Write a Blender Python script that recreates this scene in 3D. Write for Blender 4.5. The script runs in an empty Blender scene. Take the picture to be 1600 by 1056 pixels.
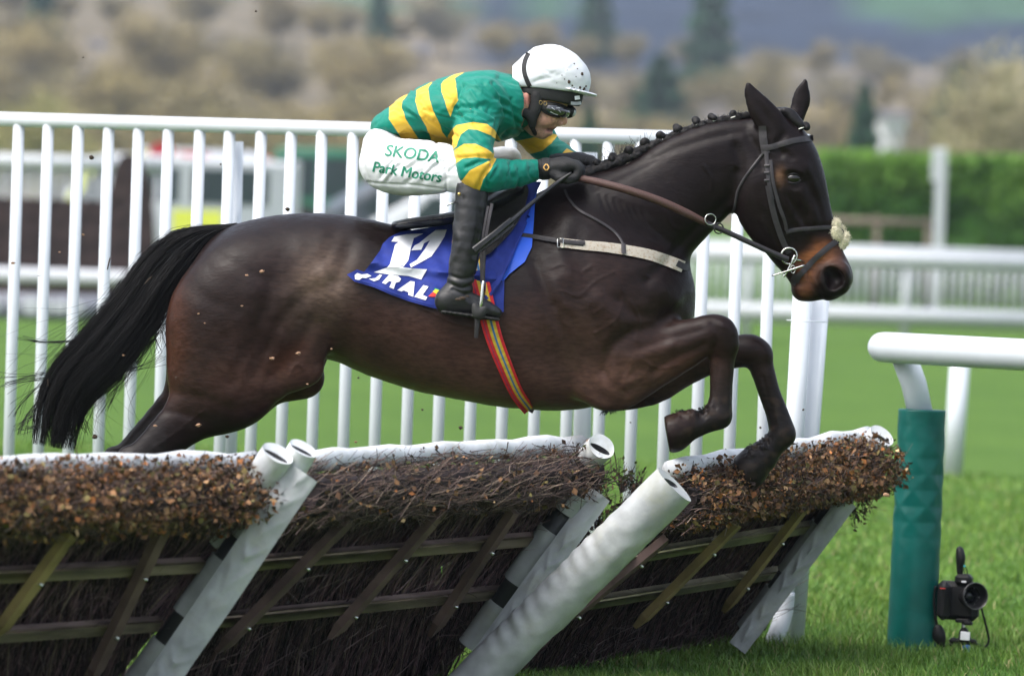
import bpy, bmesh, math, random, os
import numpy as np
from mathutils import Vector, Matrix, noise
from mathutils.bvhtree import BVHTree
from mathutils.geometry import delaunay_2d_cdt

random.seed(7)
scene = bpy.context.scene
COL = scene.collection
R = math.radians

# ------------------------------------------------------------------ camera
FPX = 8889.0                      # focal length in pixels of the 1600 wide photograph
CAM = Vector((0.0, -18.0, 1.55))
PITCH = math.atan(228 / FPX)
ROLL = R(1.95)
_f = Vector((0, math.cos(PITCH), -math.sin(PITCH)))
_u0 = Vector((0, math.sin(PITCH), math.cos(PITCH)))
_r0 = Vector((1, 0, 0))
RT = _r0 * math.cos(ROLL) + _u0 * math.sin(ROLL)
UP = -_r0 * math.sin(ROLL) + _u0 * math.cos(ROLL)
FW = _f
cam_d = bpy.data.cameras.new('camera')
cam_d.sensor_width = 36.0
cam_d.lens = 36.0 * FPX / 1600.0
cam_d.clip_start = 0.5
cam_d.clip_end = 6000
cam_d.dof.use_dof = True
cam_d.dof.focus_distance = 17.9
cam_d.dof.aperture_fstop = (cam_d.lens / 1000.0) / 0.055
cam = bpy.data.objects.new('camera', cam_d)
COL.objects.link(cam)
cam.matrix_world = Matrix(((RT.x, UP.x, -FW.x, CAM.x), (RT.y, UP.y, -FW.y, CAM.y), (RT.z, UP.z, -FW.z, CAM.z), (0, 0, 0, 1)))
scene.camera = cam
# ------------------------------------------------------------------ light
SUN_EL, SUN_AZ = R(56), R(238)     # azimuth the light comes from, clockwise from +Y: behind the camera, slightly left
world = bpy.data.worlds.new("World"); scene.world = world
world.use_nodes = True
wn = world.node_tree.nodes; wl = world.node_tree.links
sky = wn.new('ShaderNodeTexSky'); sky.sky_type = 'NISHITA'; sky.sun_disc = False
sky.sun_elevation = SUN_EL; sky.sun_rotation = SUN_AZ
sky.dust_density = 4.0; sky.ozone_density = 1.0; sky.air_density = 1.0
hs = wn.new('ShaderNodeHueSaturation'); hs.inputs['Saturation'].default_value = 0.55
wl.new(sky.outputs[0], hs.inputs['Color'])
# overcast: the zenith is about three times as bright as the horizon
tcw = wn.new('ShaderNodeTexCoord'); sx = wn.new('ShaderNodeSeparateXYZ'); wl.new(tcw.outputs['Generated'], sx.inputs[0])
mrw = wn.new('ShaderNodeMapRange'); mrw.inputs[1].default_value = 0.0; mrw.inputs[2].default_value = 1.0; mrw.inputs[3].default_value = 0.85; mrw.inputs[4].default_value = 1.7; wl.new(sx.outputs['Z'], mrw.inputs[0])
mxw = wn.new('ShaderNodeMix'); mxw.data_type = 'RGBA'; mxw.blend_type = 'MULTIPLY'; mxw.inputs[0].default_value = 1.0; wl.new(hs.outputs[0], mxw.inputs[6]); wl.new(mrw.outputs[0], mxw.inputs[7])
wl.new(mxw.outputs[2], wn['Background'].inputs[0])
wn['Background'].inputs[1].default_value = 0.15
sl = bpy.data.lights.new('sun', 'SUN'); sl.energy = 0.8; sl.angle = R(60); sl.color = (1.0, 0.97, 0.92)
so = bpy.data.objects.new('sun', sl); COL.objects.link(so)
_sd = Vector((math.sin(SUN_AZ) * math.cos(SUN_EL), math.cos(SUN_AZ) * math.cos(SUN_EL), math.sin(SUN_EL)))
so.rotation_euler = (-_sd).to_track_quat('-Z', 'Y').to_euler()
so.location = _sd * 50
scene.view_settings.view_transform = 'Standard'
scene.view_settings.look = 'None'
scene.view_settings.exposure = 1.0
scene.view_settings.gamma = 1
try:
    scene.cycles.volume_step_rate = 5.0
    scene.cycles.max_bounces = 8
    scene.cycles.transparent_max_bounces = 12
except Exception: pass

# ------------------------------------------------------------------ mapping: photograph pixel + distance -> point
D0 = 18.0
def C3(px, py, w=0.0):             # camera-aligned frame centred on the horse: (right, away, up)
    d = D0 + w
    return ((px - 800) / FPX * d, w, (528 - py) / FPX * d)
def C2W(c):
    return CAM + RT * c[0] + FW * (c[1] + D0) + UP * c[2]
def W(px, py, d):                  # world point at view distance d
    return CAM + RT * ((px - 800) / FPX * d) + FW * d + UP * ((528 - py) / FPX * d)
def yh(px): return 300 + (px - 800) * math.tan(ROLL)
def G(px, py, z=0.0):              # world point of height z seen at that pixel
    dr = RT * ((px - 800) / FPX) + FW + UP * ((528 - py) / FPX)
    t = (z - CAM.z) / dr.z
    return CAM + dr * t
def GD(px, d, z=0.0):              # world point of height z on pixel column px, at distance about d
    x = (px - 800) / FPX * d
    return Vector((x, CAM.y + d, z)) + Vector(((z - CAM.z) * math.tan(-ROLL) * -0.0, 0, 0))
CMAT = np.array([[RT.x, FW.x, UP.x], [RT.y, FW.y, UP.y], [RT.z, FW.z, UP.z]])
def arrC2W(a):
    a = np.asarray(a, float).copy(); a[:, 1] += D0
    return a @ CMAT.T + np.array(CAM)

# ------------------------------------------------------------------ materials
def _n(nt, t, **kw):
    n = nt.nodes.new(t)
    for k, v in kw.items(): setattr(n, k, v)
    return n
def mat(name, color=(0.5, 0.5, 0.5), rough=0.6, spec=0.5, metal=0.0, var=0.15, scale=20.0, bump=0.0, bscale=60.0,
        stretch=(1, 1, 1), attr=None, color2=None, detail=4.0, coat=0.0, sheen=0.0, trans=0.0, bdist=0.004, fac=(0.35, 0.65), rvar=0.0, emit=0, alpha_noise=False):
    m = bpy.data.materials.new(name); m.use_nodes = True
    nt = m.node_tree; b = nt.nodes['Principled BSDF']
    L = nt.links
    tc = _n(nt, 'ShaderNodeTexCoord'); mp = _n(nt, 'ShaderNodeMapping')
    mp.inputs['Scale'].default_value = stretch
    L.new(tc.outputs['Object'], mp.inputs[0])
    nz = _n(nt, 'ShaderNodeTexNoise'); nz.inputs['Scale'].default_value = scale; nz.inputs['Detail'].default_value = detail
    L.new(mp.outputs[0], nz.inputs['Vector'])
    rmp = _n(nt, 'ShaderNodeMapRange'); rmp.inputs[1].default_value = fac[0]; rmp.inputs[2].default_value = fac[1]
    L.new(nz.outputs['Fac'], rmp.inputs[0])
    mix = _n(nt, 'ShaderNodeMix', data_type='RGBA')
    L.new(rmp.outputs[0], mix.inputs[0])
    if attr:
        at = _n(nt, 'ShaderNodeAttribute', attribute_name=attr)
        h1 = _n(nt, 'ShaderNodeMix', data_type='RGBA', blend_type='MULTIPLY'); h1.inputs[0].default_value = 1.0
        L.new(at.outputs['Color'], h1.inputs[6]); h1.inputs[7].default_value = (1 - var, 1 - var, 1 - var, 1)
        h2 = _n(nt, 'ShaderNodeMix', data_type='RGBA', blend_type='MULTIPLY'); h2.inputs[0].default_value = 1.0
        L.new(at.outputs['Color'], h2.inputs[6]); h2.inputs[7].default_value = (1 + var, 1 + var, 1 + var, 1)
        L.new(h1.outputs[2], mix.inputs[6]); L.new(h2.outputs[2], mix.inputs[7])
    else:
        c1 = [max(0, c * (1 - var)) for c in color]
        c2 = list(color2) if color2 else [min(1, c * (1 + var)) for c in color]
        mix.inputs[6].default_value = (*c1, 1); mix.inputs[7].default_value = (*c2, 1)
    L.new(mix.outputs[2], b.inputs['Base Color'])
    b.inputs['Roughness'].default_value = rough
    b.inputs['Specular IOR Level'].default_value = spec
    b.inputs['Metallic'].default_value = metal
    b.inputs['Coat Weight'].default_value = coat
    b.inputs['Sheen Weight'].default_value = sheen
    if rvar:
        r2 = _n(nt, 'ShaderNodeMapRange'); r2.inputs[3].default_value = rough - rvar; r2.inputs[4].default_value = rough + rvar
        L.new(rmp.outputs[0], r2.inputs[0]); L.new(r2.outputs[0], b.inputs['Roughness'])
    if bump:
        nb = _n(nt, 'ShaderNodeTexNoise'); nb.inputs['Scale'].default_value = bscale; nb.inputs['Detail'].default_value = 5
        L.new(mp.outputs[0], nb.inputs['Vector'])
        bp = _n(nt, 'ShaderNodeBump'); bp.inputs['Strength'].default_value = bump; bp.inputs['Distance'].default_value = bdist
        L.new(nb.outputs['Fac'], bp.inputs['Height']); L.new(bp.outputs[0], b.inputs['Normal'])
    if emit:
        b.inputs['Emission Color'].default_value = (*color, 1); b.inputs['Emission Strength'].default_value = emit
    m['_b'] = 1
    return m

# ------------------------------------------------------------------ mesh helpers (all take world coordinates)
def mesh_obj(name, verts, faces, material=None, parent=None, smooth=True, col=None, mats=None, fmat=None):
    verts = np.asarray(verts, float).reshape(-1, 3)
    org = np.array(parent['_org']) if parent is not None else verts.mean(0)
    if parent is None:
        org = np.array([(verts[:, 0].min() + verts[:, 0].max()) / 2, (verts[:, 1].min() + verts[:, 1].max()) / 2, verts[:, 2].min()])
    me = bpy.data.meshes.new(name)
    v = verts - org
    if isinstance(faces, np.ndarray) and faces.ndim == 2:
        nf, k = faces.shape
        me.vertices.add(len(v)); me.vertices.foreach_set('co', v.astype(np.float32).ravel())
        me.loops.add(nf * k); me.loops.foreach_set('vertex_index', faces.astype(np.int32).ravel())
        me.polygons.add(nf); me.polygons.foreach_set('loop_start', np.arange(0, nf * k, k, dtype=np.int32))
        me.polygons.foreach_set('loop_total', np.full(nf, k, dtype=np.int32))
        me.update(calc_edges=True); me.validate()
    else:
        me.from_pydata([tuple(p) for p in v], [], [tuple(f) for f in faces]); me.update()
    if smooth is True: me.polygons.foreach_set('use_smooth', np.ones(len(me.polygons), dtype=bool))
    elif smooth: 
        me.polygons.foreach_set('use_smooth', np.ones(len(me.polygons), dtype=bool))
        me.set_sharp_from_angle(angle=R(smooth))
    if col is not None:
        a = me.color_attributes.new('Col', 'FLOAT_COLOR', 'POINT')
        c = np.ones((len(v), 4), dtype=np.float32); c[:, :3] = col
        a.data.foreach_set('color', c.ravel())
    for mm in (mats or ([material] if material else [])): me.materials.append(mm)
    if fmat is not None: me.polygons.foreach_set('material_index', np.asarray(fmat, dtype=np.int32))
    o = bpy.data.objects.new(name, me); COL.objects.link(o)
    if parent is not None: o.parent = parent
    else: o.location = org
    if parent is not None:
        # sub-parts share the origin of their thing
        o['_org'] = [float(x) for x in org]
    else: o['_org'] = [float(x) for x in org]
    return o
def thing(name, loc, label, cat, group=None):
    o = bpy.data.objects.new(name, None); COL.objects.link(o); o.location = loc
    o.empty_display_size = 0.2
    o['_org'] = [float(x) for x in loc]
    o['label'] = label; o['category'] = cat
    if group: o['group'] = group
    return o
def tag(o, label, cat, group=None):
    o['label'] = label; o['category'] = cat
    if group: o['group'] = group
    return o
def stuff(o, label, cat): tag(o, label, cat); o['kind'] = 'stuff'; return o
def struct(o, label=None, cat=None):
    o['kind'] = 'structure'
    if label: o['label'] = label
    if cat: o['category'] = cat
    return o

class MB:                          # collects shapes into one mesh
    def __init__(s): s.v = []; s.f = []; s.m = []; s.c = []
    def add(s, verts, faces, mi=0, c=None):
        o = len(s.v); s.v += [tuple(p) for p in verts]; s.f += [tuple(i + o for i in f) for f in faces]; s.m += [mi] * len(faces)
        if c is not None: s.c += [c] * len(verts)
    def box(s, c, sx, sy, sz, ax=None, bev=0.0, mi=0, col=None):
        c = Vector(c); ax = ax or (Vector((1, 0, 0)), Vector((0, 1, 0)), Vector((0, 0, 1)))
        if bev <= 0:
            P = [c + ax[0] * (i * sx / 2) + ax[1] * (j * sy / 2) + ax[2] * (k * sz / 2) for i in (-1, 1) for j in (-1, 1) for k in (-1, 1)]
            s.add(P, [(0, 1, 3, 2), (4, 6, 7, 5), (0, 4, 5, 1), (2, 3, 7, 6), (0, 2, 6, 4), (1, 5, 7, 3)], mi, col); return
        b = min(bev, sx / 2.01, sy / 2.01, sz / 2.01)
        P = []; idx = {}
        for i in (-1, 1):
            for j in (-1, 1):
                for k in (-1, 1):
                    for a in range(3):
                        d = [i * sx / 2, j * sy / 2, k * sz / 2]; h = (sx, sy, sz)
                        sg = (i, j, k)
                        for q in range(3):
                            if q != a: d[q] = sg[q] * (h[q] / 2 - b)
                        idx[(i, j, k, a)] = len(P); P.append(c + ax[0] * d[0] + ax[1] * d[1] + ax[2] * d[2])
        F = []
        for a in range(3):
            o1, o2 = [q for q in range(3) if q != a]
            for sg in (-1, 1):
                q = []
                for (x, y) in ((-1, -1), (1, -1), (1, 1), (-1, 1)):
                    t = [0, 0, 0]; t[a] = sg; t[o1] = x; t[o2] = y; q.append(idx[(*t, a)])
                F.append(q)
        for a in range(3):
            o1, o2 = [q for q in range(3) if q != a]
            for x in (-1, 1):
                for y in (-1, 1):
                    t0 = [0, 0, 0]; t1 = [0, 0, 0]; t0[o1] = t1[o1] = x; t0[o2] = t1[o2] = y; t0[a] = -1; t1[a] = 1
                    F.append([idx[(*t0, o1)], idx[(*t1, o1)], idx[(*t1, o2)], idx[(*t0, o2)]])
        for i in (-1, 1):
            for j in (-1, 1):
                for k in (-1, 1): F.append([idx[(i, j, k, a)] for a in range(3)])
        s.add(P, F, mi, col)
    def tube(s, pts, rad, n=10, cap=True, mi=0, col=None, flat=1.0, nrm=None):
        pts = [Vector(p) for p in pts]; m = len(pts)
        if not hasattr(rad, '__len__'): rad = [rad] * m
        V = []; pn = nrm
        for i, p in enumerate(pts):
            t = (pts[min(i + 1, m - 1)] - pts[max(i - 1, 0)]).normalized()
            if pn is None: pn = Vector((0, 0, 1)) if abs(t.z) < 0.9 else Vector((0, 1, 0))
            a = (pn - t * pn.dot(t))
            a = a.normalized() if a.length > 1e-6 else t.orthogonal().normalized()
            b = t.cross(a); pn = a
            for k in range(n):
                th = 2 * math.pi * k / n
                V.append(p + a * (math.cos(th) * rad[i] * flat) + b * (math.sin(th) * rad[i]))
        F = [(i * n + k, i * n + (k + 1) % n, (i + 1) * n + (k + 1) % n, (i + 1) * n + k) for i in range(m - 1) for k in range(n)]
        if cap: F += [tuple(range(n))[::-1], tuple((m - 1) * n + k for k in range(n))]
        s.add(V, F, mi, col)
    def ball(s, c, r, sc=(1, 1, 1), seg=12, rings=8, mi=0, col=None, ax=None):
        c = Vector(c); V = []; ax = ax or (Vector((1, 0, 0)), Vector((0, 1, 0)), Vector((0, 0, 1)))
        for i in range(rings + 1):
            ph = math.pi * i / rings
            for k in range(seg):
                th = 2 * math.pi * k / seg
                V.append(c + ax[0] * (r * sc[0] * math.sin(ph) * math.cos(th)) + ax[1] * (r * sc[1] * math.sin(ph) * math.sin(th)) + ax[2] * (r * sc[2] * math.cos(ph)))
        F = [(i * seg + k, (i + 1) * seg + k, (i + 1) * seg + (k + 1) % seg, i * seg + (k + 1) % seg) for i in range(rings) for k in range(seg)]
        s.add(V, F, mi, col)
    def build(s, name, material=None, parent=None, smooth=True, mats=None):
        return mesh_obj(name, s.v, s.f, material, parent, smooth, col=(np.array(s.c) if s.c else None), mats=mats, fmat=s.m if mats else None)

def thin_tubes(paths, radii, n=3):
    """many thin strands at once: paths (N,M,3), radii (N,M) -> verts, quad faces"""
    P = np.asarray(paths, float); N, M, _ = P.shape; Rr = np.asarray(radii, float)
    T = np.gradient(P, axis=1); T /= np.linalg.norm(T, axis=2, keepdims=True) + 1e-9
    ref = np.array([0.31, 0.87, 0.39]); A = np.cross(T, ref); A /= np.linalg.norm(A, axis=2, keepdims=True) + 1e-9
    B = np.cross(T, A)
    V = np.zeros((N, M, n, 3))
    for k in range(n):
        th = 2 * math.pi * k / n
        V[:, :, k] = P + (A * math.cos(th) + B * math.sin(th)) * Rr[:, :, None]
    idx = np.arange(N * M * n).reshape(N, M, n)
    F = []
    for k in range(n):
        k2 = (k + 1) % n
        F.append(np.stack([idx[:, :-1, k], idx[:, :-1, k2], idx[:, 1:, k2], idx[:, 1:, k]], -1).reshape(-1, 4))
    return V.reshape(-1, 3), np.concatenate(F)

# ------------------------------------------------------------------ signed distance modelling
class SDF:
    def __init__(s, lo, hi, h, big=0.12):
        s.lo = np.array(lo, float); s.h = h
        s.n = (np.ceil((np.array(hi) - s.lo) / h)).astype(int) + 1
        s.F = np.full(tuple(s.n), big, dtype=np.float32); s.big = big
        s.ax = [s.lo[i] + h * np.arange(s.n[i]) for i in range(3)]
    def _box(s, mn, mx):
        a = np.clip(np.floor((mn - s.lo) / s.h).astype(int), 0, s.n); b = np.clip(np.ceil((mx - s.lo) / s.h).astype(int) + 1, 0, s.n)
        return tuple(slice(x, y) for x, y in zip(a, b))
    def blend(s, sl, d, k, op):
        f = s.F[sl]
        if op == '+':
            if k > 0:
                h = np.clip(k - np.abs(f - d), 0, None) / k; s.F[sl] = np.minimum(f, d) - h * h * k * 0.25
            else: s.F[sl] = np.minimum(f, d)
        else:
            if k > 0:
                h = np.clip(k - np.abs(-f - d), 0, None) / k; s.F[sl] = np.maximum(f, -d) + h * h * k * 0.25
            else: s.F[sl] = np.maximum(f, -d)
    def cone(s, a, b, ra, rb, wa=1.0, wb=None, k=0.02, op='+'):
        """a,b in the camera frame (right, away, up); w = depth radius / picture radius"""
        wb = wa if wb is None else wb
        a = np.array(a, float); b = np.array(b, float); m = max(k, s.big * 0.6) + 0.02
        rr = np.array([max(ra, rb)] * 3); rr[1] = max(ra * wa, rb * wb)
        sl = s._box(np.minimum(a, b) - rr - m, np.maximum(a, b) + rr + m)
        X, Y, Z = [ax[q].astype(np.float32) for ax, q in zip(s.ax, sl)]
        X = X[:, None, None]; Y = Y[None, :, None]; Z = Z[None, None, :]
        dx, dy, dz = b - a; L2 = dx * dx + dz * dz + dy * dy
        if L2 < 1e-9: t = np.float32(0) + X * 0 + Y * 0 + Z * 0
        else: t = np.clip(((X - a[0]) * dx + (Y - a[1]) * dy + (Z - a[2]) * dz) / L2, 0, 1)
        w = wa + (wb - wa) * t; r = ra + (rb - ra) * t
        qx = X - (a[0] + dx * t); qy = (Y - (a[1] + dy * t)) / w; qz = Z - (a[2] + dz * t)
        d = (np.sqrt(qx * qx + qy * qy + qz * qz) - r) * np.minimum(1.0, w + (1 - w) * 0.35)
        s.blend(sl, d.astype(np.float32), k, op)
    def chain(s, pts, k=0.03, op='+', sub=3, ki=0.004):
        """pts: (px, py, radius px, w offset m, width factor) in photograph pixels"""
        P = [list(p) + [0.0, 1.0][len(p) - 3:] if len(p) < 5 else list(p) for p in pts]
        Q = catmull(P, sub)
        A = [np.array(C3(q[0], q[1], q[3])) for q in Q]; r = [q[2] * (D0 + q[3]) / FPX for q in Q]
        m = max(k, s.big * 0.6) + 0.02
        ext = [np.array([ri, ri * max(q[4], .3), ri]) for ri, q in zip(r, Q)]
        sl = s._box(np.min([p - e for p, e in zip(A, ext)], axis=0) - m, np.max([p + e for p, e in zip(A, ext)], axis=0) + m)
        sub_ = SDF.__new__(SDF); sub_.lo = np.array([ax[q][0] for ax, q in zip(s.ax, sl)]); sub_.h = s.h; sub_.big = 0.16
        sub_.n = np.array([q.stop - q.start for q in sl]); sub_.ax = [ax[q] for ax, q in zip(s.ax, sl)]
        sub_.F = np.full(tuple(sub_.n), 0.2, dtype=np.float32)
        for i in range(len(Q) - 1): sub_.cone(A[i], A[i + 1], r[i], r[i + 1], Q[i][4], Q[i + 1][4], ki)
        s.blend(sl, sub_.F, k, op)
    def cut(s, px, py, nx, ny, rad, w=0.0, k=0.004):
        """take off what lies beyond the plane through (px, py) facing picture direction (nx, ny), within a ball"""
        c = np.array(C3(px, py, w)); sc = (D0 + w) / FPX; r = rad * sc; l = math.hypot(nx, ny); n = (nx / l, -ny / l)
        sl = s._box(c - r - .02, c + r + .02); X, Y, Z = [ax[q].astype(np.float32) for ax, q in zip(s.ax, sl)]
        X = X[:, None, None] - c[0]; Y = Y[None, :, None] - c[1]; Z = Z[None, None, :] - c[2]
        d = np.maximum(-(X * n[0] + Z * n[1]), np.sqrt(X * X + Y * Y + Z * Z) - r)
        s.blend(sl, d.astype(np.float32), k, '-')
    def ball(s, p, k=0.02, op='+'):
        px, py, r, w, f = p; sa = (D0 + w) / FPX
        s.cone(C3(px, py, w), C3(px, py, w), r * sa, r * sa, f, f, k, op)
    def mesh(s):
        F = s.F; n = s.n
        S = F < 0
        c = np.zeros(tuple(n - 1), dtype=np.uint8)
        for i in (0, 1):
            for j in (0, 1):
                for k in (0, 1): c += S[i:n[0] - 1 + i, j:n[1] - 1 + j, k:n[2] - 1 + k]
        act = (c > 0) & (c < 8); I = np.argwhere(act)
        vid = np.full(tuple(n - 1), -1, dtype=np.int64); vid[act] = np.arange(len(I))
        pos = np.zeros((len(I), 3)); cnt = np.zeros(len(I))
        cor = [(i, j, k) for i in (0, 1) for j in (0, 1) for k in (0, 1)]
        val = {q: F[I[:, 0] + q[0], I[:, 1] + q[1], I[:, 2] + q[2]].astype(float) for q in cor}
        for q in cor:
            for a in range(3):
                if q[a] == 0:
                    p = list(q); p[a] = 1; p = tuple(p); f0, f1 = val[q], val[p]
                    cr = (f0 < 0) != (f1 < 0); t = np.where(cr, f0 / np.where(cr, f0 - f1, 1), 0)
                    e = np.array(q, float)[None, :].repeat(len(I), 0); e[:, a] += t
                    pos += e * cr[:, None]; cnt += cr
        V = (I + pos / cnt[:, None]) * s.h + s.lo
        Fs = []
        for a in range(3):
            b, c2 = (a + 1) % 3, (a + 2) % 3
            sl0 = [slice(1, n[q] - 1) for q in range(3)]; sl0[a] = slice(0, n[a] - 1); sl1 = list(sl0); sl1[a] = slice(1, n[a])
            s0 = S[tuple(sl0)]; s1 = S[tuple(sl1)]
            E = np.argwhere(s0 != s1)
            if not len(E): continue
            off = np.array([1, 1, 1]); off[a] = 0; E = E + off
            def at(db, dc):
                K = E.copy(); K[:, b] += db; K[:, c2] += dc; return vid[K[:, 0], K[:, 1], K[:, 2]]
            q = np.stack([at(-1, -1), at(0, -1), at(0, 0), at(-1, 0)], -1)
            ins = S[E[:, 0], E[:, 1], E[:, 2]]
            q[~ins] = q[~ins][:, ::-1]
            Fs.append(q)
        return V, np.concatenate(Fs)

def catmull(P, sub):
    P = [np.array(p, float) for p in P]; out = []
    for i in range(len(P) - 1):
        p0 = P[max(i - 1, 0)]; p1 = P[i]; p2 = P[i + 1]; p3 = P[min(i + 2, len(P) - 1)]
        for j in range(sub):
            t = j / sub
            out.append(0.5 * ((2 * p1) + (-p0 + p2) * t + (2 * p0 - 5 * p1 + 4 * p2 - p3) * t * t + (-p0 + 3 * p1 - 3 * p2 + p3) * t ** 3))
    out.append(P[-1]); return out

def c2px(V):                       # camera-frame points -> photograph pixels
    d = D0 + V[:, 1]
    return 800 + V[:, 0] / d * FPX, 528 - V[:, 2] / d * FPX
def vnormals(V, F):
    N = np.zeros_like(V); 
    fn = np.cross(V[F[:, 2]] - V[F[:, 0]], V[F[:, 3 if F.shape[1] == 4 else 1]] - V[F[:, 1 if F.shape[1] == 4 else 0]])
    if F.shape[1] == 3: fn = np.cross(V[F[:, 1]] - V[F[:, 0]], V[F[:, 2]] - V[F[:, 0]])
    for k in range(F.shape[1]): np.add.at(N, F[:, k], fn)
    return N / (np.linalg.norm(N, axis=1, keepdims=True) + 1e-12)
def relax(V, F, it=2, lam=0.5):
    E = np.concatenate([F[:, [0, 1]], F[:, [1, 2]], F[:, [2, 3]], F[:, [3, 0]]])
    for _ in range(it):
        S = np.zeros_like(V); c = np.zeros(len(V))
        np.add.at(S, E[:, 0], V[E[:, 1]]); np.add.at(c, E[:, 0], 1)
        np.add.at(S, E[:, 1], V[E[:, 0]]); np.add.at(c, E[:, 1], 1)
        V = V + lam * (S / c[:, None] - V)
    return V
def polydist(x, y, pts):           # distance in px of points to a polyline
    best = np.full(len(x), 1e9); 
    for (x0, y0), (x1, y1) in zip(pts[:-1], pts[1:]):
        dx, dy = x1 - x0, y1 - y0; t = np.clip(((x - x0) * dx + (y - y0) * dy) / (dx * dx + dy * dy + 1e-9), 0, 1)
        best = np.minimum(best, np.hypot(x - x0 - dx * t, y - y0 - dy * t))
    return best
def sm(P, sub=5): return [tuple(q) for q in catmull(P, sub)]
def inpoly(x, y, P):
    ins = np.zeros(len(x), bool); n = len(P)
    for i in range(n):
        x0, y0 = P[i]; x1, y1 = P[(i + 1) % n]
        c = ((y0 > y) != (y1 > y)) & (x < (x1 - x0) * (y - y0) / (y1 - y0 + 1e-12) + x0); ins ^= c
    return ins
def vnoise(V, scale, seed=0):      # cheap smooth noise on camera-frame points
    return np.array([noise.noise((p[0] * scale + seed, p[1] * scale, p[2] * scale)) for p in V])
def ray(bvh, px, py, fallback=None, mind=None):
    o = Vector((0, -D0, 0)); d = Vector(((px - 800) / FPX, 1, (528 - py) / FPX)).normalized()
    h = bvh.ray_cast(o, d)
    return h[0], h[1]
def make_bvh(V, F): return BVHTree.FromPolygons([tuple(p) for p in V], [tuple(int(i) for i in f) for f in F])
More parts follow.
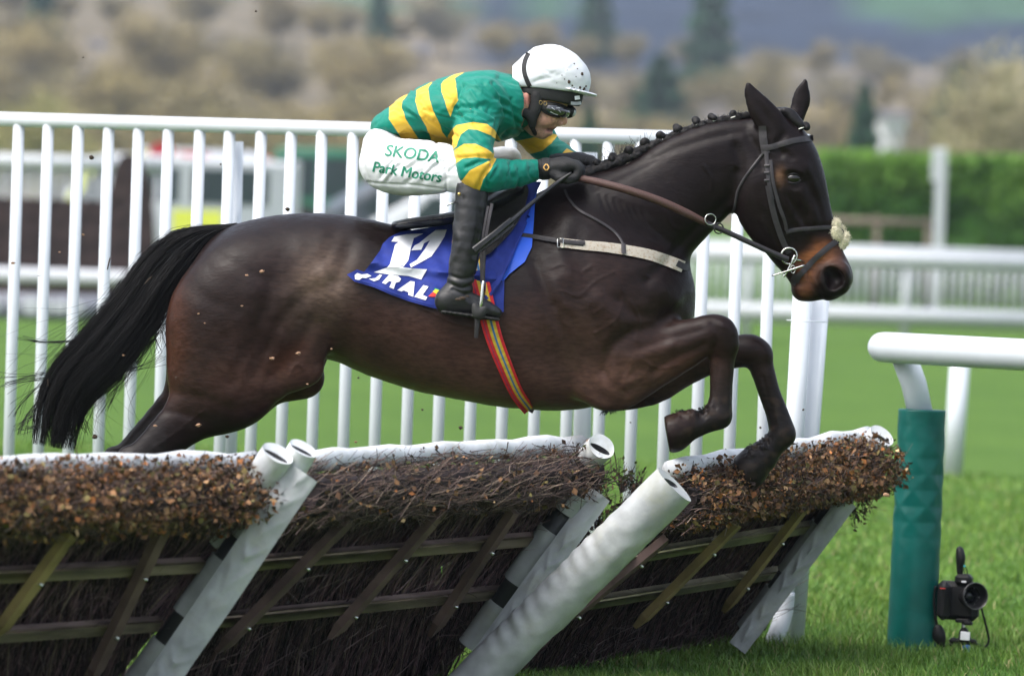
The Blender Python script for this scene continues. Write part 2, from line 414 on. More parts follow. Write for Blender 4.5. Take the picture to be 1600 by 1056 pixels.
# ================================================================== HORSE
def build_horse_field(h=0.008):
    s = SDF((-1.75, -0.50, -0.95), (1.15, 0.50, 0.86), h)
    c = s.chain
    # trunk (px, py, radius, depth offset, width factor)
    c([(398, 450, 103, 0, .92), (440, 446, 109, 0, .98), (500, 446, 112, 0, 1.0), (560, 456, 114, 0, 1.02), (620, 478, 117, 0, 1.06), (690, 496, 121, 0, 1.1),
       (760, 500, 130, 0, 1.06), (840, 493, 148, 0, .93), (910, 482, 152, 0, .84), (955, 470, 132, 0, .78), (985, 462, 88, 0, .95)], .05)
    c([(600, 440, 72, 0, 1.0), (700, 448, 80, 0, 1.1), (800, 408, 80, 0, .8), (870, 358, 62, 0, .62), (930, 355, 76, 0, .58)], .05)   # back and withers
    c([(972, 452, 82, -.09, .75), (987, 474, 64, -.1, .7)], .03)                                   # point of shoulder
    c([(972, 452, 82, .09, .75), (987, 474, 64, .1, .7)], .03)
    # neck
    c([(925, 388, 106, 0, .6), (980, 360, 99, 0, .58), (1030, 325, 85, 0, .54), (1078, 286, 78, 0, .50), (1122, 258, 67, 0, .50), (1168, 244, 58, 0, .52), (1205, 233, 48, 0, .6)], .035)
    # head
    c([(1210, 220, 43, 0, .92), (1230, 246, 46, 0, .92), (1243, 282, 46, 0, .90), (1256, 328, 42, 0, .70), (1270, 372, 38, 0, .64), (1284, 402, 34, 0, .66), (1300, 428, 31, 0, .80), (1303, 436, 29, 0, .85)], .025)
    c([(1196, 290, 54, -.035, .50), (1200, 318, 52, -.035, .46), (1212, 350, 44, -.03, .46), (1232, 385, 30, -.015, .6)], .03)
    c([(1196, 290, 54, .035, .50), (1200, 318, 52, .035, .46), (1212, 350, 44, .03, .46), (1232, 385, 30, .015, .6)], .03)
    c([(1225, 375, 26, 0, .9), (1240, 402, 27, 0, .9), (1256, 428, 25, 0, .95), (1266, 443, 23, 0, 1.0), (1270, 448, 21, 0, 1.05)], .02)   # lower jaw and chin
    c([(1286, 440, 26, 0, 1.0), (1292, 448, 22, 0, 1.1)], .015)                                              # upper lip
    c([(1306, 428, 23, -.038, .7), (1308, 440, 22, -.034, .7)], .012); c([(1306, 428, 23, .038, .7), (1308, 440, 22, .034, .7)], .012)
    c([(1255, 452, 19, 0, 1.2), (1268, 453, 17, 0, 1.2)], .01)                                                # lower lip
    # brow and cheek ridge
    c([(1232, 258, 13, -.068, .8), (1252, 262, 12, -.067, .8)], .015); c([(1232, 258, 13, .068, .8), (1252, 262, 12, .067, .8)], .015)
    for sg in (-1, 1): c([(1248, 300, 10, sg * .070, .7), (1262, 322, 9, sg * .062, .7), (1272, 345, 7, sg * .052, .7)], .018)
    # ears
    c([(1168, 130, 2.6, -.055, 1), (1174, 146, 10.5, -.056, .5), (1187, 168, 18.5, -.060, .42), (1203, 190, 22, -.058, .45), (1218, 208, 20, -.045, .7)], .008)
    c([(1259, 124, 2.3, .060, 1), (1254, 143, 10.5, .060, .45), (1252, 157, 14, .060, .45), (1247, 174, 13, .058, .55), (1238, 196, 14, .05, .8)], .008)
    c([(1170, 136, 1.5, -.072, .8), (1180, 155, 7, -.082, .8), (1196, 178, 10, -.090, .8), (1204, 192, 8, -.090, .9)], .006, '-')
    # eyes and nostrils
    for sg in (-1, 1):
        c([(1234, 278, 8.5, sg * .093, .6), (1246, 281, 7, sg * .090, .6)], .008, '-')
        c([(1298, 427, 11, sg * .066, 1.1), (1305, 436, 13, sg * .058, 1.2), (1300, 445, 9, sg * .060, 1.1)], .005, '-')
    c([(1262, 440, 1.8, -.075, 1), (1268, 452, 1.8, -.075, 1), (1284, 468, 2.0, -.07, 1)], .005, '-')
    c([(1257, 422, 2.6, -.085, 1), (1266, 440, 3.0, -.080, 1), (1276, 456, 3.4, -.070, 1), (1287, 474, 4.5, -.045, 1), (1288, 476, 5, 0, 1), (1287, 474, 4.5, .045, 1)], .006, '-')
    # hindquarters
    for sg in (-1, 1):
        c([(388, 462, 96, sg * .10, .72), (366, 500, 104, sg * .11, .62), (358, 545, 98, sg * .12, .55), (352, 580, 90, sg * .12, .52)], .04)
        up = 14 if sg < 0 else 0
        c([(430, 500, 96, sg * .13, .50), (436, 545 - up * .6, 76, sg * .14, .48), (445, 578 - up, 50, sg * .14, .55), (474, 590 - up * 1.3, 33, sg * .14, .7)], .03)
    near = -1
    c([(360, 580, 84, -.13, .5), (338, 616, 60, -.13, .5), (292, 654, 40, -.13, .55), (242, 700, 30, -.13, .6), (208, 732, 27, -.13, .65), (180, 766, 21, -.13, .7)], .03)
    c([(360, 580, 80, .13, .5), (322, 612, 56, .13, .5), (274, 644, 36, .13, .55), (222, 692, 26, .13, .6), (194, 722, 24, .13, .65), (160, 762, 19, .13, .7)], .03)
    for sg, dx in ((-1, 0), (1, -22)):                                                                    # cannons, pasterns, hooves
        w = sg * .13
        c([(202 + dx, 730, 24, w, .7), (176 + dx, 768, 17, w, .8), (138 + dx, 812, 15, w, .85), (112 + dx, 850, 17, w, .9)], .015)
        c([(112 + dx, 850, 18, w, 1), (92 + dx, 866, 14, w, 1), (76 + dx, 884, 16, w, 1)], .01)
        c([(76 + dx, 884, 18, w, 1), (58 + dx, 912, 25, w, 1)], .006); s.cut(48 + dx, 925, -.5, 1, 40, w)
        c([(205 + dx, 716, 12, w, .7), (196 + dx, 708, 10, w, .7)], .02)
    # shoulders
    for sg in (-1, 1):
        c([(905, 400, 70, sg * .10, .55), (925, 460, 82, sg * .13, .55), (945, 520, 80, sg * .15, .50), (955, 565, 66, sg * .15, .50)], .045)
    # near foreleg
    w = -.15
    c([(958, 575, 66, w, .55), (1000, 562, 55, w, .58), (1040, 549, 44, w, .62), (1080, 533, 35, w - .01, .7), (1106, 522, 29, w - .01, .85)], .03)
    c([(1106, 522, 28, w - .01, .85), (1122, 521, 29, w - .01, .85), (1131, 538, 24, w - .01, .85)], .012)
    c([(1129, 545, 22, w, .8), (1128, 575, 18.5, w, .85), (1127, 605, 17.5, w, .85), (1126, 632, 18, w, .85), (1124, 650, 19.5, w, .9)], .01)
    c([(1124, 651, 19, w, .95), (1100, 662, 15.5, w, 1), (1080, 668, 19, w, 1)], .01)
    c([(1082, 663, 19, w, 1), (1060, 672, 28, w, .95), (1050, 678, 30, w, .95)], .006); s.cut(1040, 672, -1.0, .16, 45, w)
    # far foreleg
    w = .12
    c([(958, 580, 64, w, .55), (1010, 584, 50, w, .58), (1060, 568, 38, w, .62), (1110, 557, 27, w, .7), (1150, 550, 25, w, .8), (1172, 548, 26, w, .85), (1186, 554, 22, w, .85)], .025)
    c([(1184, 556, 22, w, .85), (1192, 580, 18.5, w, .85), (1201, 610, 16.5, w, .85), (1212, 640, 17, w, .85), (1221, 668, 19, w, .9), (1224, 679, 19, w, .9)], .01)
    c([(1223, 680, 19, w, .95), (1206, 700, 17, w, 1), (1194, 716, 21, w, 1)], .01)
    c([(1196, 708, 20, w, 1), (1176, 728, 28, w, .95), (1168, 737, 29, w, .95)], .006); s.cut(1152, 735, -1.0, .35, 45, w)
    return s

def horse_shape(h):
    s = build_horse_field(h)
    # cut the hooves' soles flat
    V, F = s.mesh()
    V = relax(V, F, 2)
    px, py = c2px(V)
    N = vnormals(V, F); side = np.clip(np.abs(N[:, 1]), 0, 1)
    D = np.zeros(len(V))
    def line(pts, amp, sig, sub=4):
        nonlocal D
        d = polydist(px, py, sm(pts, sub)); D = D + amp * np.exp(-(d / sig) ** 2)
    g = -1
    # grooves (metres deep, px wide)
    line([(835, 410), (850, 450), (872, 500), (905, 560), (925, 610), (960, 634)], -0.0062, 11.2)       # shoulder blade, back edge
    line([(872, 480), (900, 510), (925, 560), (945, 620)], -.0037, 8.8)
    line([(1040, 500), (1020, 512), (985, 520), (955, 545), (945, 580)], -0.0087, 10.0)                 # triceps and forearm
    line([(1078, 470), (1050, 488), (1020, 495), (990, 490), (970, 470)], -0.0050, 10.0)
    line([(930, 560), (945, 590), (975, 615)], -0.0050, 8.8)
    line([(1100, 540), (1050, 562), (1010, 590), (980, 612)], -0.0043, 7.5)
    line([(1095, 515), (1050, 528), (1000, 545)], -0.0031, 6.2)
    line([(890, 400), (920, 440), (960, 470)], -0.0037, 12.5)
    line([(545, 385), (530, 430), (505, 480), (480, 520), (455, 560), (430, 585)], -0.0068, 13.8)     # flank to stifle
    line([(520, 440), (490, 455), (465, 470), (440, 500), (415, 545), (395, 590)], -0.0050, 11.2)
    line([(340, 398), (370, 412), (395, 430), (420, 438)], -.0025, 9)
    line([(290, 440), (330, 470), (370, 480)], -0.0019, 15.0)
    line([(420, 455), (405, 500), (380, 560), (360, 600)], -0.0037, 12.5)
    line([(260, 612), (320, 622), (370, 640), (420, 625)], -0.0031, 8.8)
    line([(240, 640), (300, 650), (340, 668)], -0.0025, 6.2)
    line([(510, 400), (520, 380), (525, 350)], -0.0037, 12.5)
    near = (V[:, 1] < .02)
    # bulges
    line([(400, 460), (390, 510), (375, 560)], .007, 22); line([(450, 470), (430, 520)], .007, 20)
    line([(505, 430), (512, 460), (500, 490)], .008, 14)
    line([(940, 470), (960, 500)], .010, 20); line([(1035, 455), (1050, 470)], .010, 18)
    line([(990, 560), (1050, 540)], .006, 12); line([(985, 600), (1010, 590)], .006, 10)
    line([(890, 330), (880, 380), (890, 430)], .006, 16); line([(870, 440), (880, 480)], .006, 14)
    # neck: crest line, jugular groove, folds at the base
    line([(930, 290), (990, 262), (1050, 235), (1110, 215), (1165, 205)], -.004, 7)
    line([(1010, 440), (1050, 400), (1095, 350), (1140, 310), (1150, 270)], -.007, 8)
    for k in range(7):
        x = 938 + k * 11; line([(x, 305 + k * 4), (x + 12, 335 + k * 3), (x + 38, 368 + k), (x + 60, 385)], -.0018, 3.2)
    line([(1150, 230), (1160, 270), (1155, 310), (1150, 335)], -.008, 9)                           # behind the jaw
    line([(1170, 215), (1185, 240), (1190, 262)], -.005, 7)
    # head planes
    line([(1218, 300), (1245, 325), (1262, 360), (1270, 385)], -.003, 6)
    line([(1262, 262), (1278, 300), (1290, 345)], .003, 5); line([(1222, 300), (1236, 330), (1250, 352), (1262, 366)], .0045, 5); line([(1228, 266), (1240, 264), (1254, 270)], .004, 4); line([(1262, 285), (1266, 310), (1262, 335)], -.004, 6)
    line([(1220, 240), (1215, 225), (1225, 212)], -.006, 6)
    line([(1236, 247), (1228, 240)], -.004, 6)
    line([(1230, 290), (1246, 294), (1256, 285)], -.002, 3)
    line([(1243, 330), (1240, 370), (1244, 395)], -.003, 5)
    line([(1245, 400), (1262, 412), (1280, 408)], -.0035, 6)
    line([(1260, 420), (1266, 438), (1276, 456), (1288, 472)], -.0075, 3.2); line([(1269, 420), (1277, 440), (1290, 460)], -.003, 2.6)
    line([(1290, 418), (1305, 414), (1320, 424), (1326, 440), (1318, 452)], .0035, 3.5); line([(1284, 422), (1282, 440), (1290, 452)], .004, 3.5)
    line([(1246, 452), (1254, 464)], .003, 6); line([(1312, 460), (1318, 452)], -.003, 4)
    line([(1190, 345), (1215, 385), (1238, 420)], .003, 6)
    # knees and tendons
    line([(1138, 560), (1140, 600), (1138, 640)], .0015, 4); line([(1119, 560), (1118, 600), (1117, 636)], -.003, 4)
    line([(1200, 580), (1215, 625), (1230, 668)], .0015, 4); line([(1192, 590), (1202, 630), (1210, 665)], -.003, 4)
    line([(1130, 505), (1146, 520)], .003, 6); line([(1112, 505), (1122, 520), (1118, 540)], -.003, 5)
    line([(1190, 540), (1202, 556)], .003, 6)
    # veins
    for vp in ([(930, 520), (960, 500), (975, 470), (968, 440)], [(880, 455), (905, 462), (930, 440), (960, 425)], [(1000, 560), (1030, 575), (1060, 570)],
               [(640, 470), (700, 500), (760, 520), (800, 560)], [(1215, 330), (1230, 350), (1236, 375)], [(1250, 310), (1258, 335), (1255, 360)],
               [(985, 470), (1000, 500), (995, 530)], [(320, 640), (280, 672), (240, 700)], [(940, 480), (925, 490), (918, 470)],
               [(1040, 330), (1050, 352), (1066, 360)], [(1100, 260), (1112, 280), (1110, 300)], [(450, 590), (462, 570), (475, 575)],
               [(860, 420), (880, 415), (905, 425), (925, 415)], [(1010, 430), (1030, 440), (1040, 460)], [(985, 575), (975, 600), (985, 615)]):
        line(vp, .0022, 1.8, 8)
    nz = vnoise(V, 7, 3) * .0028 + vnoise(V, 28, 9) * .0008
    head = np.clip((px - 1150) / 40, 0, 1) * (py < 480)
    leg = np.clip((py - 640) / 30, 0, 1)
    D = D * (1 + .30 * (px < 1140) * (py < 660))
    D = D * (0.25 + 0.75 * side) + nz * (1 - .8 * head) * (1 - .5 * leg)
    # mud and feather on the fetlocks
    for q in ([(1108, 636), (1096, 644), (1080, 646), (1066, 642)], [(1200, 686), (1186, 698), (1172, 706)]):
        d = polydist(px, py, q); D = D + np.exp(-(d / 9) ** 2) * (.005 + vnoise(V, 110, 4) * .014 + vnoise(V, 55, 9) * .008)
    V = V + N * D[:, None]
    return V, F

def horse_colour(V, F):
    px, py = c2px(V); n = len(V)
    base = np.array([.0072, .0042, .0042]); c = np.tile(base, (n, 1))
    nz = vnoise(V, 5, 1); nz2 = vnoise(V, 14, 6)
    def patch(cx, cy, rx, ry, colr, amt, ang=0):
        nonlocal c
        a = math.radians(ang); dx = px - cx; dy = py - cy
        u = (dx * math.cos(a) + dy * math.sin(a)) / rx; v = (-dx * math.sin(a) + dy * math.cos(a)) / ry
        f = np.clip(np.exp(-(u * u + v * v) ** 1.2) * amt * (1 + .35 * nz + .25 * nz2), 0, 1)[:, None]
        c = c * (1 - f) + np.array(colr) * f
    rust = (.042, .0155, .0085); brown = (.027, .0145, .0115); tan = (.20, .075, .030)
    patch(720, 570, 330, 95, (.060, .031, .024), .85); patch(400, 500, 150, 150, brown, .35); patch(960, 560, 120, 90, brown, .65)
    patch(272, 500, 26, 75, rust, .85); patch(266, 570, 20, 50, rust, .5); patch(500, 450, 45, 60, (.12, .082, .062), .8, 20)
    patch(445, 560, 50, 14, rust, .8, 140); patch(470, 585, 30, 12, rust, .5); patch(640, 590, 120, 25, (.055, .030, .02), .6, 12)
    patch(900, 540, 40, 80, (.05, .028, .02), .6, -20); patch(990, 580, 60, 30, (.05, .026, .016), .6, -15); patch(930, 430, 90, 40, brown, .4)
    patch(1060, 575, 60, 18, (.05, .02, .013), .5, -15)
    patch(1218, 276, 9, 14, (.11, .06, .035), .65, 0)
    patch(1272, 402, 26, 12, tan, .95, -20); patch(1262, 425, 16, 22, (.14, .055, .025), .8, 20); patch(1258, 455, 12, 14, (.10, .04, .02), .8)
    patch(1292, 392, 20, 16, tan, .8, 20); patch(1312, 410, 14, 24, (.06, .03, .022), .7)
    patch(720, 602, 330, 42, (.10, .052, .040), .8); patch(960, 615, 90, 30, (.07, .036, .027), .6); patch(450, 610, 90, 30, (.05, .026, .02), .6)  # low belly band lightened in place of light bounced up from the turf
    # dark muzzle rim, nostril, eye
    d = np.hypot((px - 1303) / 24, (py - 436) / 22); f = np.clip(1.35 - d, 0, 1)[:, None] * .95; c = c * (1 - f) + np.array([.006, .005, .005]) * f
    d = np.hypot((px - 1302) / 10, (py - 437) / 10); f = (np.clip(1.2 - d, 0, 1))[:, None] * .7; c = c * (1 - f) + np.array([.012, .0045, .004]) * f
    # lower legs black, muddy fetlocks
    f = np.clip((py - 560) / 60, 0, 1) * (px > 1085); f = np.maximum(f, np.clip((1100 - px) * 0, 0, 1)); f = np.maximum(f, ((px < 260) & (py > 640)) * np.clip((py - 640) / 60, 0, 1))
    c = c * (1 - f[:, None] * .8) + np.array([.011, .009, .009]) * f[:, None] * .8
    m = np.clip(vnoise(V, 40, 8) * 2, 0, 1) * (((py > 620) & (px > 1000)) | (py > 820)); c = c * (1 - m[:, None] * .7) + np.array([.040, .027, .020]) * m[:, None] * .7
    c *= (1 + .14 * nz + .12 * nz2)[:, None]
    return c
# ------------------------------------------------------------------ horse object, hair, eyes
HV, HF = horse_shape(0.006)
HB = make_bvh(HV, HF)
M_coat = mat('horse_coat', attr='Col', rough=.38, var=.22, scale=70, bump=.30, bscale=110, stretch=(.5, 1, 1.3), spec=.13, rvar=.08, bdist=.003, coat=.0)
M_coat.node_tree.nodes['Principled BSDF'].inputs['Coat Roughness'].default_value = .28
M_hair = mat('black_hair', (.007, .006, .0065), rough=.42, spec=.25, scale=150, var=.4)
M_leather = mat('dark_leather', (.026, .023, .026), rough=.5, scale=60, bump=.2, bscale=200, spec=.35)
M_brown_leather = mat('brown_rein', (.060, .026, .020), rough=.6, scale=300, bump=.5, bscale=400)
M_blackl = mat('black_leather', (.012, .012, .013), rough=.38, scale=30, bump=.35, bscale=70, var=.3, rvar=.08, bdist=.003, spec=.4)
M_steel = mat('steel', (.55, .55, .53), rough=.25, metal=1.0, scale=40, rvar=.1)
M_elastic = mat('white_band', (.85, .83, .78), rough=.7)
M_rubber = mat('black_rubber', (.012, .012, .012), rough=.7, bump=.2)
M_eye = mat('horse_eye', (.006, .004, .003), rough=.07, spec=.5)
M_hoof = mat('hoof', (.020, .016, .014), rough=.55, scale=80, bump=.3)

horse = thing('horse', C2W((0, 0, 0)) * 1.0, 'dark brown racehorse in mid leap over the brush hurdle, mane plaited, tail flying out', 'horse')
horse.location = (0, 0, 0); horse['_org'] = [0, 0, 0]
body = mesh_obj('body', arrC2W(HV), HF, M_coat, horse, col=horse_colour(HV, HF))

# eyes
for sg in (-1, 1):
    h, nrm = ray(HB, 1240, 279)
    e = MB(); c = Vector(h); c.y = (c.y + .0045); c.y *= (1 if sg < 0 else -1)
    e.ball((0, 0, 0), .0205, (1.12, .62, .80), 24, 16)
    vv = np.array([tuple(Vector(v) + c) for v in e.v]); mesh_obj('eye', arrC2W(vv), e.f, M_eye, horse)
    # lids
    l = MB()
    for s2, rr in ((1, .0035), (-1, .0028)):
        P = [c + Vector((math.cos(t) * .0235, -sg * -1 * 0 + (-.0105 if sg < 0 else .0105) + (abs(math.cos(t)) * .008) * (1 if sg < 0 else -1), s2 * math.sin(t) * .0150 + .000)) for t in np.linspace(.0, math.pi, 9)]
        l.tube(P, [rr * .5] + [rr] * 7 + [rr * .5], 8)
    mesh_obj('eyelid', arrC2W(np.array([tuple(v) for v in l.v])), l.f, M_hair, horse)

# tail: thousands of strands round a traced centre line
rng = np.random.default_rng(3)
TC = sm([(372, 352, 9), (330, 362, 17), (288, 388, 31), (250, 430, 38), (214, 484, 40), (166, 545, 43), (122, 592, 40), (96, 638, 33), (84, 700, 26)], 6)
TC = np.array(TC)
def strands(n, cx, L0=(0, .35), L1=(.72, 1.0), spread=1.0, rad=.0013, wild=0.0, wz=.07):
    M = 16; P = np.zeros((n, M, 3)); Rr = np.zeros((n, M))
    nc_ = 46; co = rng.uniform(-1, 1, nc_); cq = rng.uniform(-1, 1, nc_); cwob = np.cumsum(rng.normal(0, 1.0, (nc_, M)), 1) * np.linspace(0, 1, M)[None] * 1.2; cdev = rng.normal(0, 6, nc_)
    for i in range(n):
        a, b = rng.uniform(*L0), rng.uniform(*L1); ts = np.linspace(a, b, M) * (len(TC) - 1)
        k = np.clip(ts.astype(int), 0, len(TC) - 2); f = (ts - k)[:, None]
        C = TC[k] * (1 - f) + TC[k + 1] * f
        T = np.gradient(C[:, :2], axis=0); T /= np.linalg.norm(T, axis=1, keepdims=True); Nn = np.stack([-T[:, 1], T[:, 0]], 1)
        kc = rng.integers(nc_); o = float(np.clip(co[kc] + rng.normal(0, .07), -1, 1)); q = float(np.clip(cq[kc] + rng.normal(0, .1), -1, 1)) * math.sqrt(max(0, 1 - o * o))
        grow = np.clip((np.linspace(a, b, M) - a) * 5, .35, 1)
        wob = np.cumsum(rng.normal(0, .55 + wild * 2.0, M)) * np.linspace(0, 1, M)
        wob = wob * .6 + cwob[kc] + cdev[kc] * np.linspace(0, 1, M) ** 3; dev = wild * rng.normal(0, 30) * np.linspace(0, 1, M) ** 2
        off = o * C[:, 2] * spread * grow + wob + dev
        xy = C[:, :2] + Nn * off[:, None]
        dep = q * C[:, 2] / 494 * spread * .8 * grow + rng.normal(0, .002, M).cumsum() * .3
        for j in range(M):
            P[i, j] = C3(xy[j, 0], xy[j, 1], dep[j])
        Rr[i] = rad * np.linspace(1, .35, M) * rng.uniform(.7, 1.4)
    return P, Rr
a1 = strands(4200, TC); a2 = strands(700, TC, (0, .6), (.5, 1.0), 1.2, .0009, .4); a3 = strands(60, TC, (.1, .75), (.7, 1.0), 1.1, .0007, 2.0)
tv, tf = [], []; o_ = 0
for P, Rr in (a1, a2, a3):
    v, f = thin_tubes(P, Rr); tv.append(arrC2W(v)); tf.append(f + o_); o_ += len(v)
# a few long stray hairs blown to the left
extra = []
for (p0, p1, p2) in [((150, 520), (100, 545), (38, 527)), ((240, 480), (235, 520), (252, 550)), ((256, 470), (246, 505), (258, 540)), ((196, 545), (190, 600), (160, 640)), ((90, 580), (40, 588), (2, 594)), ((70, 596), (34, 620), (22, 650)), ((75, 610), (40, 640), (30, 680)),
                     ((80, 640), (50, 650), (26, 668)), ((172, 580), (220, 582), (258, 556)), ((85, 592), (45, 590), (10, 600)), ((230, 520), (205, 560), (190, 600)), ((118, 630), (128, 655), (137, 675)), ((112, 640), (122, 660), (128, 672)), ((80, 660), (50, 672), (30, 672)), ((70, 630), (48, 640), (40, 655)), ((250, 455), (244, 480), (250, 520))]:
    for _ in range(7):
        j = rng.normal(0, 3, 6); t = np.linspace(0, 1, 16)[:, None]
        a = np.array(p0) + j[:2]; b = np.array(p1) + j[2:4]; c = np.array(p2) + j[4:] * 2.2
        xy = (1 - t) ** 2 * a + 2 * t * (1 - t) * b + t * t * c
        extra.append([C3(x, y, rng.normal(0, .0)) for x, y in xy])
v, f = thin_tubes(np.array(extra), np.full((len(extra), 16), .0008)); tv.append(arrC2W(v)); tf.append(f + o_); o_ += len(v)
# dense core so that nothing shows through
core = SDF((-1.75, -.2, -.5), (-.8, .2, .45), .01)
core.chain([(a, b, max(r_ - 13, 3), 0, .8) for a, b, r_ in TC[:-16:3]], .01)
cv, cf = core.mesh(); tail = mesh_obj('tail', np.concatenate(tv), np.concatenate(tf), M_hair, horse)
mesh_obj('tail_core', arrC2W(cv), cf, M_hair, tail)

# plaited mane
PL = [(908, 268), (934, 259), (958, 250), (983, 240), (1008, 227), (1033, 216), (1058, 204), (1086, 193), (1113, 187), (1143, 181)]
def crest(px):
    a = [(895, 280), (940, 266), (1000, 240), (1060, 210), (1110, 194), (1165, 183), (1200, 176)]
    for (x0, y0), (x1, y1) in zip(a[:-1], a[1:]):
        if x0 <= px <= x1: return y0 + (y1 - y0) * (px - x0) / (x1 - x0)
    return 176
m = SDF((.15, -.08, .4), (.85, .08, .78), .004)
m.chain([(880, 286, 11, 0, .8), (905, 276, 11, 0, .8), (960, 254, 9, 0, .8), (1030, 222, 7, 0, .9), (1090, 198, 6, 0, .9), (1150, 184, 6, 0, .9), (1190, 178, 6, 0, .9)], .01)
for k, (x, y) in enumerate(PL):
    m.ball((x + 12, y + 3, 9.5 - k * .3, -.004, .9), .005); m.ball((x, y + 6, 8 - k * .25, -.004, .9), .005)
mv, mf = m.mesh(); mv = mv + vnormals(mv, mf) * (np.array([noise.noise((p[0] * 120, p[1] * 60, p[2] * 120)) for p in mv]) * .003)[:, None]
M_mane = mat('mane_hair', (.006, .0052, .0056), rough=.6, spec=.25, scale=150, var=.4)
mane = mesh_obj('mane', arrC2W(mv), mf, M_mane, horse)
for k, (x, y) in enumerate(PL + [(1258, 198)]):
    s = SDF(np.array(C3(x, y)) - .05, np.array(C3(x, y)) + .05, .0025)
    for q in range(4):
        an = rng.uniform(0, 6.28); s.ball((x + 2.8 * math.cos(an), y - (3 if k < 10 else 0) + 2.6 * math.sin(an), 6.6 - k * .12, rng.uniform(-.006, .006) - (.03 if k == 10 else 0), 1), .004)
    v, f = s.mesh(); p = mesh_obj('mane_plait', arrC2W(v), f, M_mane, horse)
    rb = MB(); c = Vector(C3(x + (2 if k < 10 else -6), y + 2.6, -(.0 if k < 10 else .03))); ax = Vector((.55, 0, .83)) if k < 10 else Vector((.9, 0, .2))
    rb.tube([tuple(c + Vector((math.cos(t) * .0125, math.sin(t) * .0125 - 0, .35 * math.cos(t) * .0125))) for t in np.linspace(0, 6.28, 13)], .0018, 6, cap=False)
    mesh_obj('hair_band', arrC2W(np.array([tuple(v_) for v_ in rb.v])), rb.f, M_elastic, p)
# wisps along the crest and the forelock plait
W_ = []
for _ in range(260):
    x = rng.uniform(905, 1160); y = crest(x) - 4; L = rng.uniform(6, 20) * (1.5 if x < 1010 else .5); an = rng.uniform(-2.4, -.7); t = np.linspace(0, 1, 6)
    cv_ = rng.normal(0, 4)
    W_.append([C3(x + math.cos(an) * L * q + cv_ * q * q, y + math.sin(an) * L * q, rng.uniform(-.02, .02)) for q in t])
v, f = thin_tubes(np.array(W_), np.full((len(W_), 6), .0006)); mesh_obj('mane_wisps', arrC2W(v), f, M_hair, horse)
s = SDF(np.array(C3(1235, 185)) - .14, np.array(C3(1235, 185)) + .14, .0035)
s.chain([(1212, 175, 7, -.01, 1.2), (1232, 178, 9, -.02, 1.1), (1243, 189, 8, -.028, 1), (1253, 197, 6, -.032, 1)], .004)
for k in range(7):
    t = k / 6; s.ball((1226 + 26 * t, 174 + 22 * t * t + 2 * t, 6.5, -.03, .8), .003)
v, f = s.mesh(); mesh_obj('forelock', arrC2W(v), f, M_hair, horse)

# belly, elbow and fetlock hairs
for (x0, y0, x1, y1, n, L, an0, w0, nm) in [(940, 640, 975, 632, 60, 9, 1.9, -.15, 'elbow_hair'), (995, 622, 1022, 620, 50, 9, 1.7, .1, 'elbow_hair'), (1062, 646, 1084, 650, 90, 14, -2.3, -.15, 'fetlock_hair'), (1172, 700, 1198, 696, 110, 12, -2.6, .12, 'fetlock_hair'), (1092, 645, 1112, 638, 90, 13, -2.5, -.15, 'fetlock_hair')]:
    E = []
    for _ in range(n):
        t = rng.uniform(); x, y = x0 + (x1 - x0) * t, y0 + (y1 - y0) * t; l = rng.uniform(.3, 1) * L; an = an0 + rng.normal(0, .35); dw = rng.uniform(-.018, .018)
        E.append([C3(x + math.cos(an) * l * q, y + 3 + math.sin(an) * l * q, w0 + dw) for q in np.linspace(-.3, 1, 5)])
    v, f = thin_tubes(np.array(E), np.full((len(E), 5), .0011)); mesh_obj(nm, arrC2W(v), f, M_hair, horse)

# ------------------------------------------------------------------ straps and sheets that follow a surface
def strap_pts(bvh, pts, off, smooth=2, sub=8, wdef=None):
    """pts (px, py[, w]) -> list of (px, py, w); w read from the surface unless given"""
    Q = sm([(p[0], p[1], (p[2] if len(p) > 2 else 99)) for p in pts], sub) if all(len(p) > 2 for p in pts) else sm([(p[0], p[1]) for p in pts], sub)
    out = []
    for q in Q:
        if len(q) > 2 and q[2] < 90: out.append([q[0], q[1], q[2]]); continue
        h, n_ = ray(bvh, q[0], q[1]); out.append([q[0], q[1], (h.y if h is not None and h.y < .2 else None)])
    last = next((o[2] for o in out if o[2] is not None), 0)
    for o in out:
        if o[2] is None: o[2] = last + .01
        last = o[2]
    w = np.array([o[2] for o in out])
    for _ in range(smooth):
        w2 = w.copy(); w2[1:-1] = (w[:-2] + w[1:-1] + w[2:]) / 3; w = np.minimum(w, w2)
    for o, x in zip(out, w): o[2] = float(x) - off
    return out
